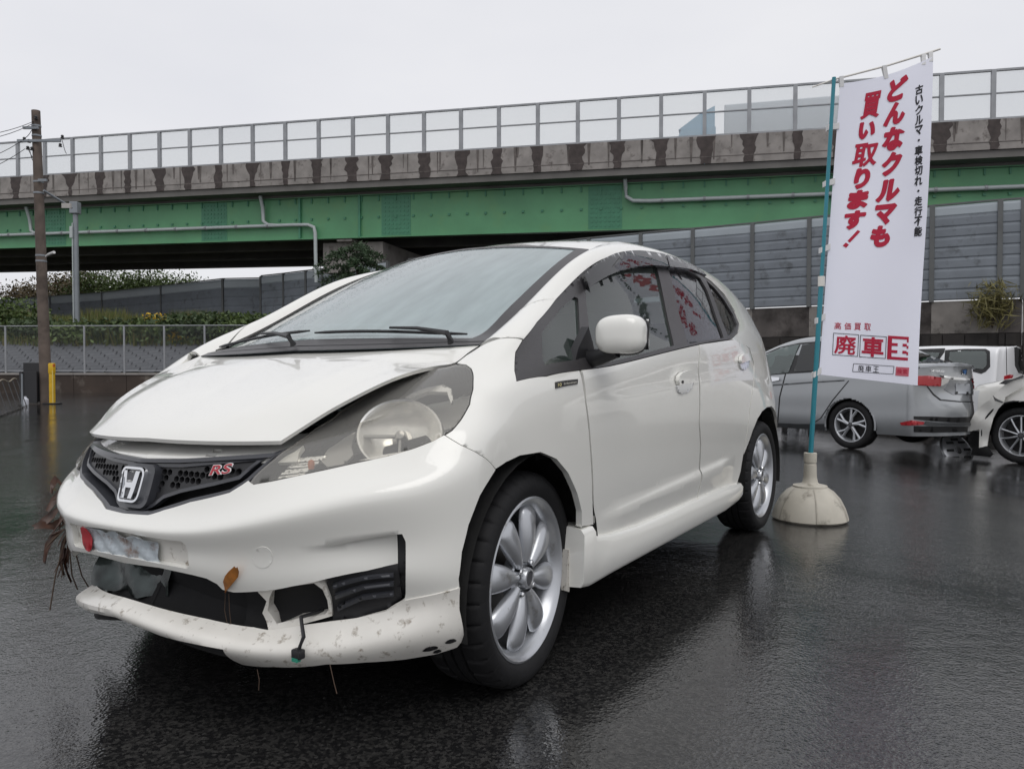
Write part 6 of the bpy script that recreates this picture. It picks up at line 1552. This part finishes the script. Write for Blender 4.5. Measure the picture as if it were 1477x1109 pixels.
def fput_mesh(name, uvs, faces, m, both=True, lift=0.0):
    bm = bmesh.new(); vs0 = [bm.verts.new((u, v, 0)) for u, v in uvs]
    for q in faces:
        try: bm.faces.new([vs0[k] for k in q])
        except ValueError: pass
    bmesh.ops.triangulate(bm, faces=bm.faces)
    for _ in range(4):
        lg = [e_ for e_ in bm.edges if math.hypot((e_.verts[0].co.x - e_.verts[1].co.x) * .6, (e_.verts[0].co.y - e_.verts[1].co.y) * 1.8) > .03]
        if not lg: break
        bmesh.ops.subdivide_edges(bm, edges=lg, cuts=1); bmesh.ops.triangulate(bm, faces=bm.faces)
    bm.verts.index_update(); uvs = [(w.co.x, w.co.y) for w in bm.verts]; faces = [tuple(w.index for w in q.verts) for q in bm.faces]; bm.free()
    P = [fpt(u, v, .0022 + lift) for u, v in uvs]; n = len(P); F = list(faces)
    if both: P = P + [fpt(u, v, -.0036 - lift) for u, v in uvs]; F = F + [tuple(k + n for k in q[::-1]) for q in faces]
    o = mobj(name, P, F, m, None, False); o.parent = cloth; o.matrix_parent_inverse = FI; o.parent = cloth; o.matrix_parent_inverse = Matrix.Identity(4); return o
def glyph(ch, px, py, w, h, m, bold=.03, slant=0.0, fat=0.0):
    u0, v0 = inv_uv(px, py); v, f = text_mesh(ch, 1.0, offset=bold)
    if fat:                                              # heavier strokes: the same character laid down again a hair to each side
        n = len(v); sh = [(0, 0), (fat, 0), (-fat, 0), (0, fat), (0, -fat)]; V = np.concatenate([v + (a, b, 0) for a, b in sh]); F = [tuple(k + n * i for k in q) for i in range(5) for q in f]
        lay = np.repeat(np.arange(5) * .00025, n); v, f = V, F
    else: lay = np.zeros(len(v))
    lo, hi = v.min(0), v.max(0); c = (lo + hi) / 2; sz = np.maximum(hi - lo, 1e-3)
    uv = [(u0 + ((p[0] - c[0]) / max(sz[0], .35) * w + slant * (p[1] - c[1]) / max(sz[1], .35) * h) / 139.0, v0 - (p[1] - c[1]) / max(sz[1], .35) * h / 424.0) for p in v]
    # long triangles follow the waves of the cloth
    if fat:
        o = None; n = len(v) // 5; fl_ = len(f) // 5
        for i in range(5):
            q = fput_mesh('lettering', uv[i * n:(i + 1) * n], [tuple(k - n * i for k in t) for t in f[i * fl_:(i + 1) * fl_]], m, lift=.00025 * i)
            if o is None: o = q
            else:
                bm = bmesh.new(); bm.from_mesh(o.data); bm.from_mesh(q.data); bm.to_mesh(o.data); bm.free(); me_ = q.data; bpy.data.objects.remove(q); bpy.data.meshes.remove(me_)
        return o
    return fput_mesh('lettering', uv, f, m)
for ch, x, y, w, h in (('ど', 1295, 128.5, 29, 33), ('ん', 1291, 164, 31, 32), ('な', 1289, 200, 32, 33), ('ク', 1286, 236.5, 29, 33), ('ル', 1281.5, 275, 34, 31), ('マ', 1276.5, 309.5, 32, 29), ('も', 1270, 341, 29, 30)): glyph(ch, x, y, w, h, M_FRED, .04, .12, .034)
for ch, x, y, w, h in (('買', 1257, 152, 28, 38), ('い', 1250.5, 188, 25, 25), ('取', 1248.5, 223.5, 36, 34), ('り', 1243.5, 257.5, 23, 30), ('ま', 1238, 288, 30, 27), ('す', 1232.5, 317.5, 31, 27)): glyph(ch, x, y, w, h, M_FRED, .020 if ch in '買取' else .04, .12, .012 if ch in '買取' else .034)
for q in ([(1237, 332), (1241, 334), (1226, 350), (1222.5, 347.5)], [(1220, 350), (1224.5, 353), (1220.5, 357.5), (1215.5, 354.5)]): fput_mesh('lettering', [inv_uv(*p) for p in q], [(0, 1, 2, 3)], M_FRED)
for k, ch in enumerate('古いクルマ・車検切れ・走行不能'):
    y = 129.5 + k * 14.6; s = 4 if ch == '・' else 12.6
    glyph(ch, 1326 - .12 * k, y, s * (.9 if ch != '・' else 1), s, M_FBLK, .018, 0.0, .016)
for k, ch in enumerate('高価買取'): glyph(ch, 1208.5 + 14.3 * k, 470 + .5 * k, 9.5, 10, M_FRED, .008)
def frame_box(x0, y0, x1, y1, sl, t, m):
    P = [(x0, y0), (x1, y0 + sl), (x1 - 1.5, y1 + sl), (x0 - 1.5, y1)]; q = inset(P, t)
    if area2(P) < 0: P = P[::-1]
    fput_mesh('frame_line', [inv_uv(*p) for p in P] + [inv_uv(*p) for p in q], [(i, (i + 1) % 4, 4 + (i + 1) % 4, 4 + i) for i in range(4)], m)
frame_box(1202, 480, 1239, 512, 2.5, .8, M_FBLK); frame_box(1241, 483, 1279, 515, 2.5, .8, M_FBLK); frame_box(1231, 524, 1290, 536, 4, .7, M_FBLK)
glyph('廃', 1219.5, 497.5, 31, 27, M_FRED, .018); glyph('車', 1259, 500.5, 31, 27, M_FRED, .03)
# square mark: red block with the white stepped character left open
X0, Y0, X1, Y1 = 1281, 484, 1311, 518
def mk(a, b): return (X0 + (X1 - X0) * a - 1.5 * b, Y0 + (Y1 - Y0) * b + 2.0 * a)
def blockq(a0, b0, a1, b1): fput_mesh('lettering', [inv_uv(*mk(a, b)) for a, b in ((a0, b0), (a1, b0), (a1, b1), (a0, b1))], [(0, 1, 2, 3)], M_FRED)
for q in ((0, 0, .2, 1), (.2, 0, 1, .12), (.2, .88, 1, 1), (.2, .30, .48, .42), (.2, .60, .48, .72), (.72, .30, .92, .42), (.72, .60, .92, .72), (.92, .12, 1, .24), (.92, .38, 1, .50), (.92, .64, 1, .78)): blockq(*q)
for k, ch in enumerate('廃車王'): glyph(ch, 1242 + 10.8 * k, 531.2 + .7 * k, 8.3, 8.3, M_FBLK, .004)
fput_mesh('search_button', [inv_uv(*p) for p in ((1292.5, 529), (1311.5, 530.2), (1310.5, 543), (1291.5, 541.5))], [(0, 1, 2, 3)], M_FPINK)
for k, ch in enumerate('検索'):
    u0, v0 = inv_uv(1297.5 + 8 * k, 535.6 + .4 * k); v, f = text_mesh(ch, 1.0, offset=.01); c = (v.min(0) + v.max(0)) / 2
    P = [fpt(u0 + (p[0] - c[0]) * 7.2 / 139, v0 - (p[1] - c[1]) * 7.2 / 424, .003) for p in v]; o = mobj('lettering', P, f, M_FRED, None, False); o.parent = cloth
# cloth loops on pole and arm
M_LOOP = mat('flag loops', (.66, .66, .66), .7)
for t in (.145, .335, .56, .80, .985):
    y_ = C00[1] + (C01[1] - C00[1]) * t; e_ = fpt(0, min(1, max(0, t)), .002); pq = pt0.lerp(pb0, (y_ - 112) / (655 - 112) * 1.0)
    mb = MB(); a = Vector((pq.x - .016, FY - .02, pq.z)); b = e_ + Vector((.012, -.004, 0)); mb.add([a + Vector((0, 0, .016)), a - Vector((0, 0, .016)), b - Vector((0, 0, .018)), b + Vector((0, 0, .018)), a + Vector((0, .04, .016)), a + Vector((0, .04, -.016)), b + Vector((0, .02, -.018)), b + Vector((0, .02, .018))], [(0, 1, 2, 3), (4, 7, 6, 5), (0, 4, 5, 1), (1, 5, 6, 2), (2, 6, 7, 3), (3, 7, 4, 0)])
    flput(mb.build('flag_loop', M_LOOP))
for u, ax0, ay0 in ((.02, 1214, 111), (.5, 1276, 95.5), (.90, 1333, 78.5), (.98, 1343, 76)):
    t_ = fpt(u, .012, .002); a = at(ax0, ay0 - 1, FY - .014); mb = MB(); d_ = Vector((.012, 0, .002))
    mb.add([a - d_, a + d_, t_ + d_, t_ - d_, a - d_ + Vector((0, .022, 0)), a + d_ + Vector((0, .022, 0)), t_ + d_ + Vector((0, .008, 0)), t_ - d_ + Vector((0, .008, 0))], [(0, 1, 2, 3), (4, 7, 6, 5), (0, 4, 5, 1), (1, 5, 6, 2), (2, 6, 7, 3), (3, 7, 4, 0)]); flput(mb.build('flag_loop', M_LOOP))

# ================================================================== poles and small things on the left
M_WOOD = mat('weathered pole', (.115, .09, .075), .85, var=.35, vscale=2.5, stain=((.035, .026, .02), 1.2, .35), bump=.4, bscale=12)
M_GREY = mat('grey steel post', (.24, .26, .28), .5, metal=.4, var=.08, vscale=3)
PY = 19.2; pbx = pxm(66.5, PY); up_ = empty('utility_pole', (pbx, PY, 0)); tag(up_, 'weathered brown utility pole with insulators and wires beside the yellow post', 'utility pole')
topz = at(57, 160, PY).z; dx = pxm(57, PY) - pbx
MB().tube([(0, 0, -.1), (dx * .5, 0, topz * .5), (dx, 0, topz)], [.135, .118, .098], 16).build('pole_shaft', M_WOOD, up_, True)
def PL(px, py, dy=0.0): p = at(px, py, PY + dy); return Vector((p.x - pbx, p.y - PY, p.z))
for (a, b, r) in ((PL(38, 187), PL(60, 187), .028), (PL(30, 207), PL(92, 204), .03), (PL(60, 262), PL(72, 262), .04)): MB().box(tuple((a + b) / 2 + Vector((0, -.13, 0))), (abs(b.x - a.x), .05, .06)).build('cross_arm', M_GREY, up_)
for q in ((35, 203), (42, 206), (90, 200), (87, 212), (40, 216), (46, 217), (52, 172)):
    c = PL(*q, -.12); MB().lathe([(.0, .09), (.025, .08), (.04, .05), (.022, .035), (.042, .02), (.042, .0), (0, -.01)], 12, 'Z', Matrix.Translation(c)).build('insulator', M_BLKP, up_, True)
MB().tube([PL(63, 275, -.1), PL(104, 300, .6)], .03, 8).build('stay_arm', M_GREY, up_, True); MB().box(tuple(PL(96, 297, .2)), (.22, .06, .12)).build('arm_label', mat('pale box', (.42, .40, .38), .6), up_)
MB().tube([PL(66, 370, -.12), PL(70, 367, -.3), PL(78, 364, -.5)], [.02, .03, .035], 8).build('small_lamp', mat('lamp white', (.7, .7, .68), .4), up_, True)
for zz in (182, 196, 262, 278, 368, 376): 
    t = (582 - zz) / (582 - 160); MB().lathe([(.135 - .036 * t, -.02), (.143 - .036 * t, -.02), (.143 - .036 * t, .02), (.135 - .036 * t, .02)], 16, 'Z', Matrix.Translation((dx * t, 0, topz * t))).build('band', M_GREY, up_, True)
def wire(a, b, sag, n=10): return [a.lerp(b, i / n) - Vector((0, 0, sag * 4 * (i / n) * (1 - i / n))) for i in range(n + 1)]
for (a, b, sg_) in ((PL(52, 174), PL(-90, 196, -3), .15), (PL(52, 176), PL(-90, 200, -3), .2), (PL(36, 200), PL(-90, 236, -3), .2), (PL(36, 215), PL(-90, 262, -3), .15), (PL(52, 173), PL(34, 200), .1), (PL(42, 212), PL(50, 234), .1), (PL(90, 203), PL(96, 222), .05), (PL(40, 214), PL(60, 240), .08)):
    MB().tube(wire(a, b, sg_), .008, 5).build('wire', M_BLKP, up_)
GY = 33.5; gpx = pxm(112, GY); gp = empty('steel_post', (gpx, GY, bank_z(gpx, GY))); tag(gp, 'slim grey steel post on the bank behind the wire mesh fence', 'post')
gt = at(110, 292, GY).z - gp.location.z; MB().tube([(0, 0, -.2), (0, 0, gt)], [.115, .10], 12).build('post_shaft', M_GREY, gp, True); MB().box((0, -.02, gt - .25), (.34, .34, .5), None, .03).build('post_head', M_GREY, gp)
MB().tube([(-.09, -.11, .4), (-.09, -.11, gt - .9)], .022, 6).build('conduit', M_PIPE, gp, True); MB().box((-.12, -.13, gt - 1.3), (.12, .1, .5), None, .02).build('junction_box', M_PIPE, gp)
# yellow post
YY = 18.9; yb = empty('guard_post', (pxm(75, YY), YY, 0)); tag(yb, 'yellow metal guard post at the foot of the utility pole', 'guard post')
M_YEL = mat('yellow paint', (.62, .38, .012), .45, var=.12, vscale=5, stain=((.12, .07, .02), 9, .12)); hgt = at(75, 523, YY).z
MB().box((0, 0, hgt * .49), (.11, .09, hgt * .96), None, .012).build('post_body', M_YEL, yb); MB().box((0, -.0, hgt * .86), (.135, .115, hgt * .26), None, .03).build('post_cap', M_YEL, yb, True, 50); MB().box((.045, -.05, hgt * .42), (.018, .02, hgt * .78)).build('edge_strip', mat('pale yellow', (.66, .52, .16), .5), yb)
MB().box((.062, -.03, hgt * .93), (.02, .05, .06)).build('reflector', mat('orange reflector', (.5, .08, .02), .3), yb); MB().box((0, 0, .015), (.34, .26, .03), None, .008).build('foot_plate', M_BLKP, yb)
# black stacked panels beside the pole
BY = 19.0; bb = empty('panel_stack', (pxm(42, BY), BY + .1, 0)); tag(bb, 'stack of black panels leaning against the utility pole', 'panels')
hb = at(40, 523, BY).z
for k in range(4): MB().box((-.17 + .10 * k, -.02 - .015 * k, hb * .40), (.096, .06, hb * .76), None, .006).build('panel', M_BLKP, bb)
MB().box((-.02, .06, hb * .52), (.42, .05, hb * .96), None, .01).build('back_panel', M_BLKP, bb); MB().box((-.22, -.06, hb * .40), (.07, .05, hb * .74)).build('edge_board', M_BLKP, bb)
wb = empty('plastic_jug', (pxm(36, BY - .5), BY - .5, 0)); tag(wb, 'small white plastic jug at the foot of the black panels', 'jug'); MB().lathe([(0, 0), (.07, 0), (.075, .03), (.072, .13), (.03, .17), (.025, .2), (0, .2)], 16).build('jug_body', mat('milky plastic', (.55, .57, .62), .4), wb, True)
# low net barrier at the edge of the lot
nb_ = empty('net_barrier', (pxm(8, 15), 15.5, 0)); tag(nb_, 'low leaning net barrier with a cord top at the edge of the lot', 'barrier'); NI = Matrix.Translation(nb_.location).inverted()
ga, gb = Vector((pxm(-30, 12.2), 12.2, 0)), Vector((pxm(38, 17.6), 17.6, 0)); d_ = (gb - ga)
def nput(o): o.parent = nb_; o.matrix_parent_inverse = NI
for k in range(9):
    t = k / 8; a = ga.lerp(gb, t); nput(MB().tube([a + Vector((.0, 0, 0)), a + Vector((-.28, .1, .62))], .010, 6).build('net_strut', M_BLKP)); 
for z, m_ in ((.02, M_BLKP), (.62, mat('cord', (.30, .26, .2), .8))):
    nput(MB().tube([ga.lerp(gb, t) + Vector((-.28 * z / .62, .1 * z / .62, z + .03 * math.sin(t * 22) * (z > .3))) for t in np.linspace(0, 1, 30)], .012, 6).build('net_cord', m_, None, True))
nput(MB().tube([gb + Vector((-.1, 0, 0)), gb + Vector((-.1, 0, .75))], .02, 8).build('end_post', M_GREY))

# ================================================================== debris on the car's front
M_LEAFO = mat('orange dead leaf', (.36, .13, .02), .6, var=.4, vscale=40); M_LEAFB = mat('brown wet leaves', (.055, .022, .012), .45, var=.5, vscale=30); M_TWIG = mat('twig', (.07, .045, .03), .8)
def car_pt(px, py, x): return Vector(cplane(px, py, 0, x))
def leaf(name, lab, pts, m, parent=None, grp=None, wv=.006):
    """a curled leaf blade along a short path"""
    v = []; n = len(pts)
    for i, p in enumerate(pts):
        t = i / (n - 1); w = .017 * math.sin(math.pi * min(.97, max(.06, t))) ** .7; v += [p + Vector((wv * math.sin(i), -w, .004)), p, p + Vector((-wv * math.sin(i), w, .004))]
    f = [(3 * i + j, 3 * i + 1 + j, 3 * i + 4 + j, 3 * i + 3 + j) for i in range(n - 1) for j in range(2)]
    v2 = [q - Vector((.0012, 0, 0)) for q in v]; k = len(v); o = mobj(name, v + v2, f + [tuple(a + k for a in q[::-1]) for q in f], m, None, True)
    o.matrix_world = fit.matrix_basis.copy(); tag(o, lab, 'leaf', grp); return o
FM = Matrix.Translation(fit.location) @ Matrix.Rotation(fit.rotation_euler.z, 4, 'Z')
lx = .70
P = [car_pt(*q, .716 - .004 * i) for i, q in enumerate(zp('C', (140, 350), (130, 375), (118, 400), (100, 430), (90, 460), (88, 475)))]
o = leaf('dead_leaf', 'orange dead leaf stuck in the broken bumper edge above the intake', P, M_LEAFO); o.location = fit.location
g2 = 'wet leaves caught on the bumper corner'
rg = np.random.default_rng(21)
# bundle of leaves and twigs snagged at the right corner of the bumper
bun = empty('leaf_clump', (0, 0, 0)); bun.matrix_world = FM; tag(bun, 'clump of brown wet leaves snagged on the broken right corner of the bumper', 'leaves')
def rc(px, py, dx=0.0): return Vector(cplane(px, py, 1, -.63 - dx))
for (path) in (((98, 705), (88, 712), (80, 722), (70, 738)), ((92, 700), (84, 690), (78, 700), (76, 712)), ((95, 745), (80, 758), (64, 756), (50, 760)), ((92, 765), (78, 775), (70, 790), (66, 812)), ((96, 790), (92, 800), (90, 815), (94, 828)), ((100, 800), (96, 812), (98, 824), (104, 838)), ((90, 730), (78, 742), (66, 752), (58, 758)), ((100, 770), (94, 785), (92, 798), (96, 812))):
    P = [rc(a, b, .02 * rg.random()) for a, b in path]; v = []
    for i, p in enumerate(P):
        w = .009 * (.4 + math.sin(math.pi * i / 3.2)); v += [p + Vector((.008, -w * .6, w)), p + Vector((0, 0, 0)), p + Vector((.006, w * .6, -w))]
    mobj('leaf', v, [(3 * i + j, 3 * i + 1 + j, 3 * i + 4 + j, 3 * i + 3 + j) for i in range(3) for j in range(2)], M_LEAFB, bun, True)
mb = MB()
for path in (((100, 790), (104, 830), (112, 850)), ((96, 770), (80, 830), (72, 880)), ((110, 800), (118, 830), (130, 850))): mb.tube([rc(a, b) for a, b in path], .0022, 5)
mb.build('twigs', M_TWIG, bun)
st_ = empty('hanging_strands', (0, 0, 0)); st_.matrix_world = FM; tag(st_, 'thin dry stems hanging from the orange leaf over the bumper lip', 'stems')
for path in (((325, 855), (324, 880), (329, 905), (335, 925)), ((330, 856), (331, 880), (333, 900)), ((371, 965), (374, 980), (373, 995)), ((476, 958), (482, 985), (486, 1000))): MB().tube([car_pt(a, b, .665) for a, b in path], .0012, 4).build('strand', M_TWIG, st_)
# more shredded strands among the leaves
rg = np.random.default_rng(33)
for k in range(16):
    a0 = (96 + rg.uniform(-6, 8), rg.uniform(700, 820)); d_ = (rg.uniform(-26, 4), rg.uniform(8, 42))
    P = [rc(a0[0] + d_[0] * t + 3 * math.sin(3 * t + k), a0[1] + d_[1] * t, .01 * rg.random()) for t in (0, .35, .7, 1)]
    MB().tube(P, [.003, .004, .003, .001], 4).build('strand', M_LEAFB if k % 3 else M_TWIG, bun, True)
